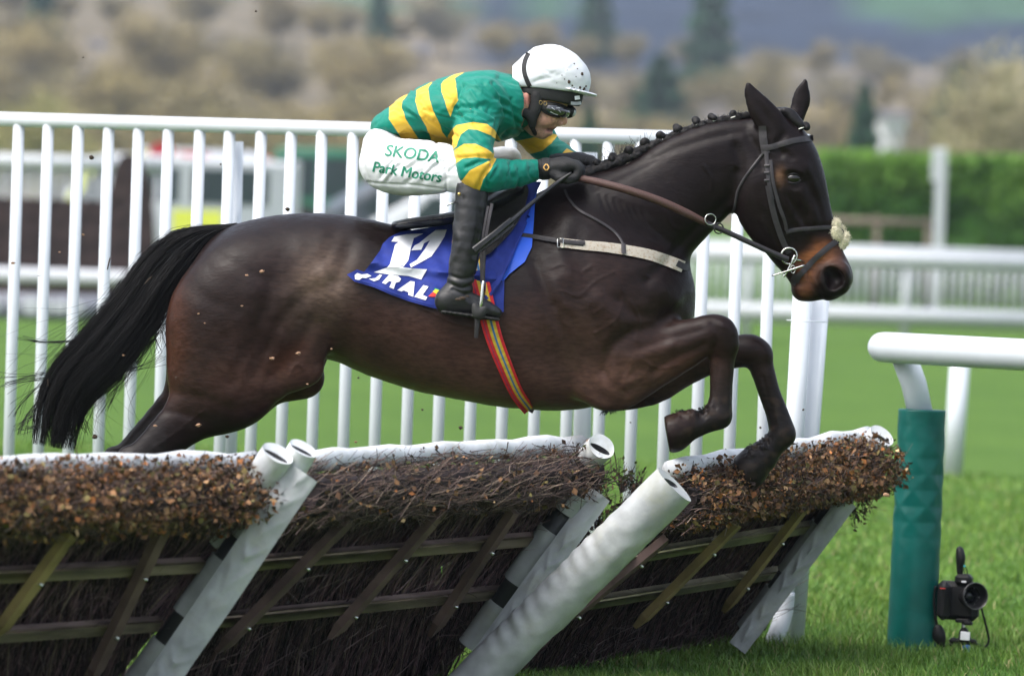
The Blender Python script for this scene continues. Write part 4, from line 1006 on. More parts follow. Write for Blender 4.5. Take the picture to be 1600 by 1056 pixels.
# beyond these painted strokes, lens reflections come from the coat; small plate on the shell front
strap('badge', make_bvh(HEADV, HEADF), [(892, 161.5, -.075), (900, 162, -.06), (908, 161, -.045)], 5, mat('grey_print', (.35, .36, .38)), hl, off=.0, th=.001, follow=False)
strap('badge', make_bvh(HEADV, HEADF), [(898, 153.5, -.075), (902, 153, -.068), (906, 152.5, -.06)], 6, M_white, hl, off=.0, th=.001, follow=False)

# --- lettering on the breeches ------------------------------------------------------------------------------
def text_polys(txt, size=1.0):
    cu = bpy.data.curves.new('t', 'FONT'); cu.body = txt; cu.size = size; cu.resolution_u = 4; cu.offset = 0.0
    o = bpy.data.objects.new('t', cu); COL.objects.link(o); dg = bpy.context.evaluated_depsgraph_get(); me = bpy.data.meshes.new_from_object(o.evaluated_get(dg))
    bm = bmesh.new(); bm.from_mesh(me); bmesh.ops.triangulate(bm, faces=bm.faces[:])
    bmesh.ops.subdivide_edges(bm, edges=[e for e in bm.edges if e.calc_length() > .12], cuts=1, use_grid_fill=False); bmesh.ops.triangulate(bm, faces=bm.faces[:])
    v = np.array([tuple(x.co) for x in bm.verts]); f = [[q.index for q in x.verts] for x in bm.faces]; bm.free()
    bpy.data.objects.remove(o); bpy.data.meshes.remove(me); bpy.data.curves.remove(cu); return v, f
def decal(name, bvh, v, f, fn, material, parent, off=.0015, step=0, n=1):
    out = []; last = 0
    P = [fn(a[0], a[1]) for a in v]; ws = []
    for x, y in P:
        h, _ = ray(bvh, x, y); ws.append(h.y if h is not None else np.nan)
    ws = np.array(ws); ws[np.isnan(ws)] = np.nanmean(ws)
    V = np.array([C3(x, y, w - off - step * (i // n)) for i, ((x, y), w) in enumerate(zip(P, ws))])
    F = []
    for q in f:
        a, b_, c_ = [Vector(V[i]) for i in q]; F.append(tuple(q) if (b_ - a).cross(c_ - a).y < 0 else tuple(q[::-1]))
    return mesh_obj(name, arrC2W(V), F, material, parent, smooth=True)
def text_on(name, bvh, txt, x0, y0, x1, y1, hgt, material, parent, shear=0.0, lean=0.0, off=.0015, skew=None):
    v, f = text_polys(txt); mn, mx = v[:, 0].min(), v[:, 0].max(); top = v[:, 1].max() if txt != 'Park Motors' else .72
    def fn(a, b_):
        u = (a - mn) / (mx - mn); t = b_ / top; bx, by = x0 + (x1 - x0) * u, y0 + (y1 - y0) * u
        l = math.hypot(x1 - x0, y1 - y0); nx, ny = (y1 - y0) / l, -(x1 - x0) / l
        return bx + (nx + lean) * hgt * t, by + ny * hgt * t + (skew(u) if skew else 0)
    n = len(v); VV = []; FF = []; OF = []
    for q, (sx, sy) in enumerate(((-.55, 0), (.55, .1), (0, -.45), (0, .45), (0, 0))):
        VV += [(a[0], a[1], q) for a in v]; FF += [[i + n * q for i in t_] for t_ in f]
    SH = ((-.55, 0), (.55, .1), (0, -.45), (0, .45), (0, 0)); cnt = [0]
    def fn2(a, b_):
        q = cnt[0] // n; cnt[0] += 1; x, y = fn(a, b_); return x + SH[q][0], y + SH[q][1]
    return decal(name, bvh, np.array(VV), FF, fn2, material, parent, off, step=.00012, n=n)
text_on('lettering', BB, 'SKODA', 601, 243, 685, 254, 17, M_green_ink, br_o, lean=.15)
text_on('lettering', BB, 'Park Motors', 582, 268, 688, 285, 16, M_green_ink, br_o, lean=.1)
# ================================================================== TACK (each rests on or is buckled round the horse)
# saddle cloth: the flying rear half, the front flap and the bright pad under it
clot = thing('saddle_cloth', (0, 0, 0), 'blue saddle cloth with white number 12 folded under the saddle and wind-lifted corner', 'saddle cloth')
REAR = [(542, 429), (558, 421), (569, 425), (582, 408), (594, 391), (598, 381), (608, 371), (626, 362), (660, 357), (704, 350), (760, 346), (775, 400), (775, 478), (760, 486), (700, 486), (676, 481), (640, 471), (612, 461), (585, 449), (554, 440)]
def wr_rear(x, y):
    f = max(0, min(1, (640 - x) / 90)); t = max(0, (y - 400) / 60)
    r_ = .010 * math.exp(-((y - (425 + (x - 640) * .10)) / 5) ** 2) + .012 * math.exp(-(((y - x * .55 + 10) % 34 - 17) / 5) ** 2) * t
    fold = .022 * math.exp(-(((x - 640) * .12 - (y - 418)) / 7) ** 2) * (x > 560)
    return fold + .004 * math.sin(x * .09 + y * .05) + .003 * math.sin(x * .21 - y * .13) + .02 * f * t
cloth = sheet('cloth', HB, REAR, M_blue, clot, off=.010, th=.004, grid=5, wr=wr_rear, fsmooth=4)
def obj_bvh(o):
    V = np.array([tuple(v.co) for v in o.data.vertices]) + np.array(o['_org']); Cc = (V - np.array(CAM)) @ CMAT; Cc[:, 1] -= D0
    return make_bvh(Cc, [tuple(p.vertices) for p in o.data.polygons])
CLB = obj_bvh(cloth)
FRONT = [(745, 360), (770, 330), (800, 292), (826, 284), (846, 284), (838, 300), (826, 335), (816, 362), (806, 386), (794, 416), (781, 443), (765, 466), (752, 470), (748, 420)]
BTM = [(745, 440), (765, 466), (781, 443), (788, 436), (787, 487), (768, 492), (748, 490)]
PAD = [(800, 292), (842, 288), (836, 314), (834, 348), (831, 386), (820, 409), (796, 428), (786, 440), (760, 420), (780, 340)]
sheet('pad', HB, PAD, M_blue2, clot, off=.006, th=.003, grid=7, fsmooth=3)
sheet('lower_flap', HB, BTM, M_blue, clot, off=.008, th=.003, grid=6, fsmooth=3)
fl = sheet('front_flap', HB, FRONT, M_blue, clot, off=.018, th=.004, grid=6, wr=lambda x, y: .004 * math.sin(y * .12 + x * .2) + .004 * math.sin(x * .35), fsmooth=5)
FLB = obj_bvh(fl)
strap('hem', FLB, [(826, 337), (815, 362), (805, 385), (792, 415), (779, 441), (766, 461)], 5, M_blue, fl, off=.002, th=.003)
strap('hem', CLB, [(556, 437), (585, 445), (612, 457), (640, 467), (676, 477)], 3.5, M_blue, cloth, off=.001, th=.002)
def flat_poly(name, bvh, P, material, parent, off=.0022, grid=4): return sheet(name, bvh, P, material, parent, off=off, th=.0006, grid=grid)
ZX = lambda L: [(540 + x / 4.4, 280 + y / 4.4) for x, y in L]
flat_poly('numeral', CLB, ZX([(335, 395), (420, 378), (535, 374), (470, 405), (450, 470), (430, 560), (395, 605), (440, 612), (560, 620), (520, 690), (430, 665), (300, 655), (195, 640), (285, 608), (305, 585), (340, 450), (365, 432), (315, 428)]), M_white, cloth)
flat_poly('numeral', CLB, ZX([(505, 440), (560, 395), (620, 350), (695, 347), (680, 395), (640, 460), (590, 530), (520, 570), (450, 606), (440, 585), (490, 555), (545, 480), (580, 420), (540, 440), (520, 485), (450, 490), (475, 455)]), M_white, cloth, off=.0026)
flat_poly('letter', CLB, ZX([(62, 660), (80, 645), (110, 655), (150, 650), (178, 665), (140, 680), (115, 678), (90, 695), (65, 688)]), M_white, cloth)
flat_poly('letter', CLB, ZX([(160, 685), (205, 680), (235, 655), (250, 660), (230, 690), (195, 702)]), M_white, cloth)
flat_poly('letter', CLB, ZX([(250, 712), (300, 655), (360, 665), (382, 685), (370, 705), (345, 712), (330, 755), (300, 742), (318, 706), (300, 700), (275, 722)]), M_white, cloth)
flat_poly('letter', CLB, ZX([(355, 762), (445, 700), (475, 705), (465, 808), (430, 795), (432, 778), (400, 765), (385, 772)]), M_white, cloth)
flat_poly('letter', CLB, ZX([(535, 728), (570, 738), (530, 795), (562, 810), (550, 832), (472, 808)]), M_white, cloth)
EM = [mat('emblem_red', (.75, .03, .02)), mat('emblem_yellow', (.8, .6, .03)), mat('emblem_green', (.02, .4, .12))]
flat_poly('emblem', CLB, ZX([(568, 805), (600, 775), (625, 790), (600, 808)]), EM[0], cloth, grid=3)
flat_poly('emblem', CLB, ZX([(598, 772), (622, 755), (650, 768), (648, 795), (625, 790)]), EM[1], cloth, grid=3)
flat_poly('emblem', CLB, ZX([(605, 762), (618, 750), (648, 760), (650, 767), (622, 757)]), EM[2], cloth, grid=3)
flat_poly('emblem', CLB, ZX([(600, 808), (625, 792), (648, 797), (640, 806)]), EM[0], cloth, grid=3)

# saddle
sad = thing('saddle', (0, 0, 0), 'black leather racing saddle with small rear panel under the crouching jockey', 'saddle')
s = SDF((-.45, -.24, .2), (.15, .24, .62), .004)
s.chain([(618, 353, 6.5, 0, 15), (640, 350, 8, 0, 13), (670, 346, 8.5, 0, 11), (705, 341, 9, 0, 10), (735, 334, 11, 0, 8), (765, 320, 13, 0, 6.5), (790, 307, 14, 0, 5), (812, 297, 12, 0, 4)], .012, sub=5)
V, F = s.mesh(); mesh_obj('seat', arrC2W(V), F, M_blackl, sad)
FLAP = [(706, 350), (730, 325), (762, 300), (795, 290), (822, 287), (825, 300), (818, 328), (804, 355), (786, 376), (768, 394), (754, 402), (735, 400), (715, 385)]
fo_ = sheet('flap', HB, FLAP, mat('saddle_flap', (.020, .017, .016), rough=.6, bump=.3, bscale=120, scale=30, var=.25), sad, off=.034, th=.006, grid=6, fsmooth=4)
FB_ = obj_bvh(fo_)
strap('piping', FB_, [(822, 289), (824, 301), (817, 328), (803, 354), (785, 375), (767, 393)], 3, M_leather, fo_, off=.001, th=.003)
# mirrored far side
def mirror_copy(o, parent, nm=None):
    V = np.array([tuple(v.co) for v in o.data.vertices]) + np.array(o['_org']); Cc = (V - np.array(CAM)) @ CMAT; Cc[:, 1] -= D0; Cc[:, 1] *= -1
    q = mesh_obj(nm or o.name.split('.')[0], arrC2W(Cc), [tuple(p.vertices)[::-1] for p in o.data.polygons], o.data.materials[0], parent); return q
mirror_copy(fo_, sad)
for q in list(clot.children):
    if q.name.split('.')[0] in ('cloth', 'front_flap', 'pad'): mirror_copy(q, clot)
# stirrup leather and iron
strap('stirrup_leather', None, [(768, 318, -.37), (764, 350, -.385), (758, 395, -.388), (756, 432, -.385)], 5.5, M_leather, sad, off=0, th=.004, follow=False) if False else None
def air_strap(name, pts, width, material, parent, th=.004, cols=None):
    n = len(sm(pts, 6)); Q = sm(pts, 6); ww = width if hasattr(width, '__len__') else [width, width]; m_ = MB(); V = []
    for i, q in enumerate(Q):
        a = Q[max(i - 1, 0)]; b_ = Q[min(i + 1, n - 1)]; tx, ty = b_[0] - a[0], b_[1] - a[1]; l = math.hypot(tx, ty) + 1e-9; nx, ny = -ty / l, tx / l; wd = ww[0] + (ww[-1] - ww[0]) * i / (n - 1)
        for e, dw in ((-.5, -th * .3), (-.3, -th), (.3, -th), (.5, -th * .3), (.5, 0), (-.5, 0)): V.append(C3(q[0] + nx * wd * e, q[1] + ny * wd * e, q[2] + dw))
    F = [(i * 6 + k, i * 6 + (k + 1) % 6, (i + 1) * 6 + (k + 1) % 6, (i + 1) * 6 + k) for i in range(n - 1) for k in range(6)] + [tuple(range(6))[::-1], tuple((n - 1) * 6 + k for k in range(6))]
    return mesh_obj(name, arrC2W(np.array(V)), F, material, parent, smooth=40)
air_strap('stirrup_leather', [(769, 318, -.35), (763, 350, -.38), (757, 395, -.388), (755, 440, -.388)], 5.5, M_leather, sad)
air_strap('stirrup_leather', [(763, 322, -.35), (757, 355, -.376), (752, 400, -.384), (753, 440, -.384)], 4.5, M_leather, sad)
def ctube(name, pts, rad, material, parent, n=10, sub=5, cap=True, cyc=False):
    k = MB(); Q = sm(pts, sub); rr = rad if not hasattr(rad, '__len__') else list(np.interp(np.linspace(0, 1, len(Q)), np.linspace(0, 1, len(rad)), rad))
    k.tube([C3(*q) for q in Q], rr, n, cap); return mesh_obj(name, arrC2W(np.array(k.v)), k.f, material, parent)
iron = ctube('stirrup_iron', [(756, 436, -.386), (754, 448, -.392), (752, 472, -.394), (749, 486, -.39)], [.004, .005, .006, .006], M_steel, sad)
ctube('stirrup_iron', [(756, 436, -.386), (757, 448, -.33), (755, 475, -.27), (751, 488, -.265)], [.004, .005, .006], M_steel, sad)
s = SDF(np.array(C3(752, 492, -.33)) - .09, np.array(C3(752, 492, -.33)) + .09, .003); s.chain([(745, 490, 6, -.38, 1), (748, 494, 7, -.33, 1), (748, 494, 6, -.28, 1)], .004); s.chain([(742, 478, 5, -.392, 1), (748, 490, 9, -.392, .8), (757, 482, 5, -.392, 1)], .004)
V, F = s.mesh(); mesh_obj('stirrup_tread', arrC2W(V), F, M_rubber, sad)
air_strap('strap_end', [(746, 498, -.36), (745, 512, -.36), (744, 528, -.355)], [8, 6], M_leather, sad)

# girth: striped webbing
gir = thing('girth', (0, 0, 0), 'red, yellow and blue striped webbing girth round the belly behind the front legs', 'girth')
def gcol(u, t):
    r_, y_, b_, d_ = (.55, .012, .018), (.62, .42, .03), (.03, .14, .32), (.25, .02, .05)
    return r_ if u < .17 else y_ if u < .36 else b_ if u < .50 else y_ if u < .66 else r_ if u < .80 else (.08, .03, .10) if u < .84 else r_
M_web = mat('striped_webbing', attr='Col', rough=.75, var=.15, scale=80, bump=.4, bscale=300)
strap('webbing', HB, [(737, 375), (745, 420), (757, 470), (771, 525), (790, 575), (808, 615), (827, 641)], [34, 19], M_web, gir, off=.020, th=.004, cols=gcol, nc=24, mirror=True, sub=6)
GBV = obj_bvh([o for o in gir.children][0])
strap('buckle_strap', GBV, [(779, 560), (786, 585), (793, 600)], [7, 10], M_leather, gir, off=.001, th=.003)
strap('keeper', GBV, [(783, 604), (796, 603), (808, 600)], 15, M_leather, gir, off=.002, th=.003)
strap('buckle_strap', GBV, [(797, 612), (804, 624)], [12, 10], M_leather, gir, off=.001, th=.003)
strap('keeper', GBV, [(800, 630), (816, 632), (834, 642)], 9, M_leather, gir, off=.002, th=.003)

# breastplate
bp = thing('breastplate', (0, 0, 0), 'pale muddy breastplate strap buckled across the chest of the horse', 'breastplate')
M_canvas = mat('muddy_canvas', (.42, .38, .32), rough=.8, scale=120, var=.1, color2=(.26, .19, .13), fac=(.5, .72), bump=.4, bscale=200)
strap('chest_strap', HB, [(876, 379), (910, 383), (945, 386), (980, 391), (1015, 398), (1045, 408), (1068, 417)], [14, 18], M_canvas, bp, off=.006, th=.005, nc=3, mirror=True)
strap('chest_end', HB, [(1058, 411), (1070, 417), (1078, 418)], 10, M_leather, bp, off=.010, th=.004)
strap('side_strap', HB, [(800, 366), (830, 369), (860, 374), (885, 378), (912, 382)], 7, M_leather, bp, off=.011, th=.003, mirror=True)
strap('tongue', HB, [(880, 377), (900, 379), (914, 379)], 7, M_leather, bp, off=.015, th=.004)
ctube('buckle', [(871, 373, -.235), (871, 386, -.235), (879, 386, -.237), (879, 373, -.237), (871, 373, -.235)], .0016, M_steel, bp, sub=2) if False else None
h, _ = ray(HB, 875, 380); bw = h.y - .018
ctube('buckle', [(871, 373, bw), (871, 386, bw), (880, 387, bw), (880, 373, bw), (871, 373, bw)], .0018, M_steel, bp, sub=1)
strap('neck_strap', HB, [(882, 296), (890, 312), (905, 328), (930, 342), (950, 354), (964, 366), (973, 380), (975, 392)], 4, M_leather, bp, off=.006, th=.003, mirror=True)
strap('loop', HB, [(974, 380), (974.5, 396)], 7, M_leather, bp, off=.013, th=.003)

# bridle
brd = thing('bridle', (0, 0, 0), 'dark leather bridle with crossed noseband, sheepskin pad and ring bit', 'bridle')
B = lambda nm, pts, wd, off=.003, mir=True, th=.003, m=M_leather, **k: strap(nm, HB, pts, wd, m, brd, off=off, th=th, mirror=mir, **k)
B('headpiece', [(1191, 197), (1192, 212), (1194, 228), (1197, 240)], [12, 13], .004)
B('browband', [(1189, 232), (1205, 230), (1222, 225), (1240, 220), (1258, 217), (1270, 216)], 9, .006)
B('cheekpiece', [(1197, 236), (1199, 265), (1202, 290), (1207, 312)], 6.5, .005)
B('cheekpiece', [(1200, 290), (1208, 330), (1217, 360), (1226, 383), (1233, 396)], 9, .004)
B('noseband_hanger', [(1204, 250), (1208, 285), (1217, 320), (1226, 345), (1229, 360)], 5.5, .007)
B('throatlash', [(1192, 240), (1178, 258), (1162, 280), (1152, 300), (1148, 322), (1144, 334)], 4, .004)
B('noseband', [(1228, 363), (1245, 359), (1270, 357), (1300, 355), (1306, 355)], 6.5, .005)
B('drop_noseband', [(1310, 375), (1292, 388), (1270, 408), (1254, 425), (1243, 437), (1238, 444)], 9, .006)
B('chin_pad', [(1246, 430), (1241, 440)], 14, .009, th=.005)
h, _ = ray(HB, 1198, 262)
for yy in (259, 270, 282): B('keeper', [(1194, yy + .3), (1202, yy - .3)], 4.5, .010, False)
B('strap_end', [(1201, 285), (1204, 300), (1205, 314)], 6, .009, False)
s = SDF(np.array(C3(1309, 365)) - .075, np.array(C3(1309, 365)) + .075, .0028)
for (x, y, r_, w) in [(1305, 349, 7.5, 0), (1306, 350, 6.5, -.02), (1304, 361, 9, -.022), (1305, 367, 9.5, -.018), (1306, 372, 8, -.014), (1317, 377, 8.5, -.004), (1319, 371, 8, 0), (1314, 383, 7.5, -.006), (1316, 368, 8, .02), (1312, 358, 7, .02), (1312, 380, 7, .02)]: s.ball((x, y, r_, w, 1), .004)
V, F = s.mesh(); V = V + vnormals(V, F) * (vnoise(V, 150, 2) * .0035 + vnoise(V, 320, 4) * .002)[:, None]
M_fleece = mat('sheepskin', (.72, .66, .48), rough=.95, scale=220, var=.2, sheen=.4, bump=.8, bscale=260)
fl_ = mesh_obj('sheepskin_pad', arrC2W(V), F, M_fleece, brd)
FU = []
N_ = vnormals(V, F); pick = rng.choice(len(V), 2600)
for i in pick:
    d = N_[i] + rng.normal(0, .35, 3); FU.append([V[i] + d * q * rng.uniform(.004, .007) for q in (0, .5, 1)])
v, f = thin_tubes(np.array(FU), np.tile([.0007, .0006, .0002], (len(FU), 1))); mesh_obj('fleece', arrC2W(v), f, M_fleece, fl_)
ctube('ring', [(1312, 355, -.012), (1318, 362, -.012), (1313, 368, -.012), (1309, 360, -.012), (1312, 355, -.012)], .0015, M_leather, fl_)
# bit
h, _ = ray(HB, 1236, 402); w0 = (h.y if h is not None else -.06) - .02
def ring(name, cx, cy, r_, w, mat_, par, rad=.0022, sq=1.0, tilt=0): return ctube(name, [(cx + r_ * math.cos(t) * sq, cy + r_ * math.sin(t), w + tilt * math.cos(t)) for t in np.linspace(0, 2 * math.pi, 13)], rad, mat_, par, sub=3, cap=False)
ring('bit_ring', 1233, 400, 12.5, w0, M_steel, brd, .0030); 
ctube('bit_arm', [(1242, 399, w0 - .004), (1236, 412, w0 - .006), (1229, 426, w0 - .006), (1224, 432, w0 - .004)], [.0045, .0038, .003, .005], M_steel, brd)
ctube('bit_bar', [(1206, 431, w0 - .008), (1232, 423, w0 - .012), (1257, 414.5, w0 - .008)], [.0022, .0035, .003], M_steel, brd)
ctube('bit_mouth', [(1240, 405, w0), (1250, 407, w0 + .012), (1256, 409, w0 + .03)], .004, M_steel, brd)
ring('bit_link', 1239, 421, 6, w0 - .010, M_steel, brd, .0014, .6)
mir = ring('bit_ring', 1233, 400, 12.5, -w0, M_steel, brd, .0030)
# reins
rn = thing('reins', (0, 0, 0), 'brown rubber grip reins running from the gloves to the bit', 'reins')
for sg, hx, hy, hw in ((-1, 897, 277, -.115), (1, 920, 268, .09)):
    ctube('rein_grip', [(hx, hy, hw), (935, 285, sg * .165), (980, 297, sg * .19), (1030, 314, sg * .185), (1072, 333, sg * .17), (1104, 349, sg * .15)], [.011, .0125, .013, .0135, .0135, .010], M_brown_leather, rn, 8)
    ctube('rein', [(1098, 347, sg * .152), (1130, 360, sg * .14), (1180, 383, sg * .118), (1222, 402, sg * .092), (1232, 405, sg * .088)], [.010, .0085, .0085, .010, .008], M_leather, rn, 8)
    ring('martingale_ring', 1110, 343, 8.5, sg * .16, M_steel, rn, .0018, 1.0, .006)
    ring('martingale_ring', 1123, 357, 8, sg * .148, M_leather, rn, .0022, .9, .006)
# rein slack behind the hands
# whip
wh = thing('whip', (0, 0, 0), 'black whip held along the saddle in the near hand of the jockey', 'whip')
ctube('shaft', [(893, 270, -.165), (868, 288, -.175), (838, 312, -.25), (800, 345, -.36), (768, 372, -.41)], [.004, .0075, .006, .0075, .009], M_blackl, wh, 8)
air_strap('flap', [(800, 343, -.365), (770, 368, -.415), (741, 391, -.425)], [9, 11], M_blackl, wh, .006)
air_strap('flap', [(803, 350, -.355), (773, 375, -.405), (746, 394, -.415)], [6, 7], M_leather, wh, .006)
# ================================================================== SETTING
M_pvc = mat('white_pvc', (.56, .595, .64), rough=.42, var=.03, scale=6, spec=.45, bump=.1, bscale=20)
M_pvc_far = M_pvc
def grass_mat():
    m = bpy.data.materials.new('turf'); m.use_nodes = True; nt = m.node_tree; b = nt.nodes['Principled BSDF']; L = nt.links
    tc = _n(nt, 'ShaderNodeTexCoord')
    def noi(s, d=5, st=(1, 1, 1)):
        mp = _n(nt, 'ShaderNodeMapping'); mp.inputs['Scale'].default_value = st; L.new(tc.outputs['Object'], mp.inputs[0])
        n = _n(nt, 'ShaderNodeTexNoise'); n.inputs['Scale'].default_value = s; n.inputs['Detail'].default_value = d; L.new(mp.outputs[0], n.inputs['Vector'])
        r = _n(nt, 'ShaderNodeMapRange'); r.inputs[1].default_value = .35; r.inputs[2].default_value = .65; L.new(n.outputs['Fac'], r.inputs[0]); return r, n
    r1, _ = noi(.9, 3, (1, .35, 1)); r2, _ = noi(14, 6, (1, .5, 1)); r3, n3 = noi(160, 4)
    m1 = _n(nt, 'ShaderNodeMix', data_type='RGBA'); L.new(r1.outputs[0], m1.inputs[0]); m1.inputs[6].default_value = (.080, .172, .020, 1); m1.inputs[7].default_value = (.122, .232, .030, 1)
    m2 = _n(nt, 'ShaderNodeMix', data_type='RGBA'); L.new(r2.outputs[0], m2.inputs[0]); L.new(m1.outputs[2], m2.inputs[6]); m2.inputs[7].default_value = (.098, .196, .024, 1)
    m3 = _n(nt, 'ShaderNodeMix', data_type='RGBA', blend_type='MULTIPLY'); m3.inputs[0].default_value = .5; L.new(m2.outputs[2], m3.inputs[6]); L.new(r3.outputs[0], m3.inputs[7])
    L.new(m3.outputs[2], b.inputs['Base Color']); b.inputs['Roughness'].default_value = .8; b.inputs['Specular IOR Level'].default_value = .15
    bp = _n(nt, 'ShaderNodeBump'); bp.inputs['Distance'].default_value = .02; bp.inputs['Strength'].default_value = .7; L.new(n3.outputs['Fac'], bp.inputs['Height']); L.new(bp.outputs[0], b.inputs['Normal'])
    return m
M_turf = grass_mat()
HILL0 = 330.0
def hill_z(x, d):                  # d = distance from the camera
    t = max(0.0, d - HILL0)
    z = 22 * (1 - math.exp(-t / 500.0)) + t * .068 * min(1, t / 700)
    z += 5 * math.sin(x / 130 + 1.0 + d / 400) * min(1, t / 500) + 2.2 * math.sin(x / 47 + d / 160) * min(1, t / 300)
    return max(z, 0) if t > 0 else 0
g = MB(); S_ = 45
g.add([(-400, -60, 0), (400, -60, 0), (400, HILL0 - 17, 0), (-400, HILL0 - 17, 0)], [(0, 1, 2, 3)])
ground = g.build('ground', M_turf); struct(ground)
# hills
NX, NY = 120, 90; V = []; Cc = []
rh = random.Random(4)
def px_of(p):
    d = Vector(p) - CAM; z = d.dot(FW); return 800 + d.dot(RT) / z * FPX, 528 - d.dot(UP) / z * FPX
for j in range(NY):
    d = HILL0 + (2600 - HILL0) * (j / (NY - 1)) ** 1.5
    for i in range(NX):
        x = (i / (NX - 1) - .5) * (360 + d * .5)
        z = hill_z(x, d); V.append((x, d - 18, z + (rh.uniform(-.6, .6) if d > 380 else -.05)))
V = np.array(V); F = np.array([(j * NX + i, j * NX + i + 1, (j + 1) * NX + i + 1, (j + 1) * NX + i) for j in range(NY - 1) for i in range(NX - 1)])
for v in V:
    px, py = px_of(v); n1 = noise.noise((v[0] / 60, v[1] / 120, 0)); n2 = noise.noise((v[0] / 14, v[1] / 40, 5))
    c = np.array([.15, .125, .085]) * (1 + .3 * n2)
    wood = np.array([.020, .030, .052]) * (1 + .3 * n2); field = np.array([.040, .090, .050])
    if v[1] > 560 + 90 * n1 + (250 if px < 760 else 0): c = wood
    fld = (v[1] > 640) and (((px < 330) and (py < 60 + 25 * n1)) or (490 < px < 760 and 2 < py < 62 + 12 * n1) or (1330 < px < 1470 and py < 34) or (820 < px < 900 and py < 25) or (px > 1500 and py < 25))
    if fld: c = field
    if px > 1000 and 112 < py < 190: c = np.array([.12, .105, .09]) * (1 + .3 * n2)
    Cc.append(c)
hills = mesh_obj('hills', V, F, mat('hillside', attr='Col', rough=.95, var=.3, scale=.08, spec=.05), None, col=np.array(Cc)); struct(hills)

# ------------------------------------------------------------------ near grass blades
def blades(n, x0, x1, d0, d1, hmin, hmax, wd, seed):
    q = np.random.default_rng(seed); x = q.uniform(x0, x1, n); d = d0 + (d1 - d0) * q.uniform(0, 1, n) ** 1.3; x = x * d / 18
    cl = np.array([noise.noise((a * 2.2, b * 1.6, 0)) for a, b in zip(x, d)])
    h = q.uniform(hmin, hmax, n) * (1 + .7 * cl); an = q.uniform(0, 6.28, n); lean = q.uniform(.1, .9, n) * h; la = q.uniform(0, 6.28, n)
    B = np.stack([x, d - 18, np.zeros(n)], 1); s = np.stack([np.cos(an), np.sin(an), 0 * an], 1) * wd * q.uniform(.6, 1.3, n)[:, None]
    l = np.stack([np.cos(la) * lean, np.sin(la) * lean, 0 * la], 1); up = np.stack([0 * h, 0 * h, h], 1)
    v = np.stack([B - s, B + s, B + up * .55 + l * .3 - s * .8, B + up * .55 + l * .3 + s * .8, B + up * .95 + l], 1).reshape(-1, 3)
    i = np.arange(n)[:, None] * 5
    f = np.concatenate([i + np.array([[0, 1, 3]]), i + np.array([[0, 3, 2]]), i + np.array([[2, 3, 4]])])
    base = np.array([.062, .158, .017]); yel = np.array([.160, .262, .040]); dry = np.array([.30, .27, .12])
    k = np.clip(.45 + .6 * cl + q.normal(0, .25, n), 0, 1)[:, None]; c = base * (1 - k) + yel * k; dd = q.uniform(0, 1, n) < .05; c[dd] = dry
    c = np.repeat(c * q.uniform(.7, 1.2, n)[:, None], 5, axis=0)
    return v, f, c
v1, f1, c1 = blades(95000, -1.9, 1.9, 17.6, 22.5, .018, .055, .0017, 1); v2, f2, c2 = blades(70000, -1.9, 1.9, 22.0, 33, .02, .05, .003, 2)
gr = mesh_obj('grass', np.concatenate([v1, v2]), np.concatenate([f1, f2 + len(v1)]), mat('grass_blade', attr='Col', rough=.55, var=.1, scale=30, spec=.3), None, smooth=False, col=np.concatenate([c1, c2]))
stuff(gr, 'short green turf grass covering the racecourse', 'grass')

# ------------------------------------------------------------------ white wing railing behind the horse
def BG(px, d, z=0.0):
    a = (px - 800) / FPX * d; b_ = (z - CAM.z - RT.z * a - FW.z * d) / UP.z; return CAM + RT * a + FW * d + UP * b_
SL0, SL1 = BG(7, 21.25), BG(1180, 20.03); u_ = (SL1 - SL0) / 24; FL0 = SL0 - u_; FL1 = BG(1236, 19.98)
fdir = (FL1 - FL0).normalized(); flen = (FL1 - FL0).length; fn_ = Vector((fdir.y, -fdir.x, 0))
wing = thing('railing', (FL0 + FL1) / 2, 'tall white wing railing of close upright slats directly behind the horse', 'railing')
k = MB(); k.tube([FL0 - fdir * 1.2 + Vector((0, 0, 1.755)), FL0 + fdir * flen * .5 + Vector((0, 0, 1.757)), FL1 + Vector((0, 0, 1.76))], .027, 16); k.build('top_rail', M_pvc, wing)
t = 0.0; sl_me = None; q = 0
spacing = u_.length
while q < 26:
    p = FL0 + fdir * t
    if sl_me is None:
        k = MB(); k.tube([p + Vector((0, 0, .04)), p + Vector((0, 0, .9)), p + Vector((0, 0, 1.755))], .0215, 14); sl_o = k.build('slat', M_pvc, wing); sl_me = sl_o; p0 = p
    else:
        o = sl_me.copy(); COL.objects.link(o); o.parent = wing; o.location = sl_me.location + (p - p0)
        o.rotation_euler = (random.uniform(-.002, .002), random.uniform(-.0015, .0015), 0)
    t += spacing; q += 1
for px_, dd in ((355, .10), (906, .10)):
    p = BG(px_ - 12, 21.25 - 1.22 * (px_ - 7) / 1173 + .1); dd = 0
    k = MB(); k.tube([p + Vector((.02, dd, 0)), p + Vector((0, dd, 1.70))], .033, 14); k.build('post', M_pvc, wing)
for (xa, ya, xb, yb, dd) in ((1241, 1005, 1283, 440, 20.0), (1226, 940, 1255, 440, 19.93)):
    k = MB(); k.tube([W(xa, ya, dd), W(xb, yb, dd)], .034, 18); k.build('post', M_pvc, wing)
k = MB(); k.tube([W(*q_) for q_ in sm([(1207, 1006, 19.9), (1216, 985, 19.9), (1225, 955, 19.92), (1228, 925, 19.92)], 4)], .032, 14); k.build('foot', M_pvc, wing)
k = MB(); k.tube([W(1229, 500, 19.88), W(1256, 502, 19.86), W(1294, 503, 19.9)], .002, 6); k.build('tie_wire', M_pvc, wing)

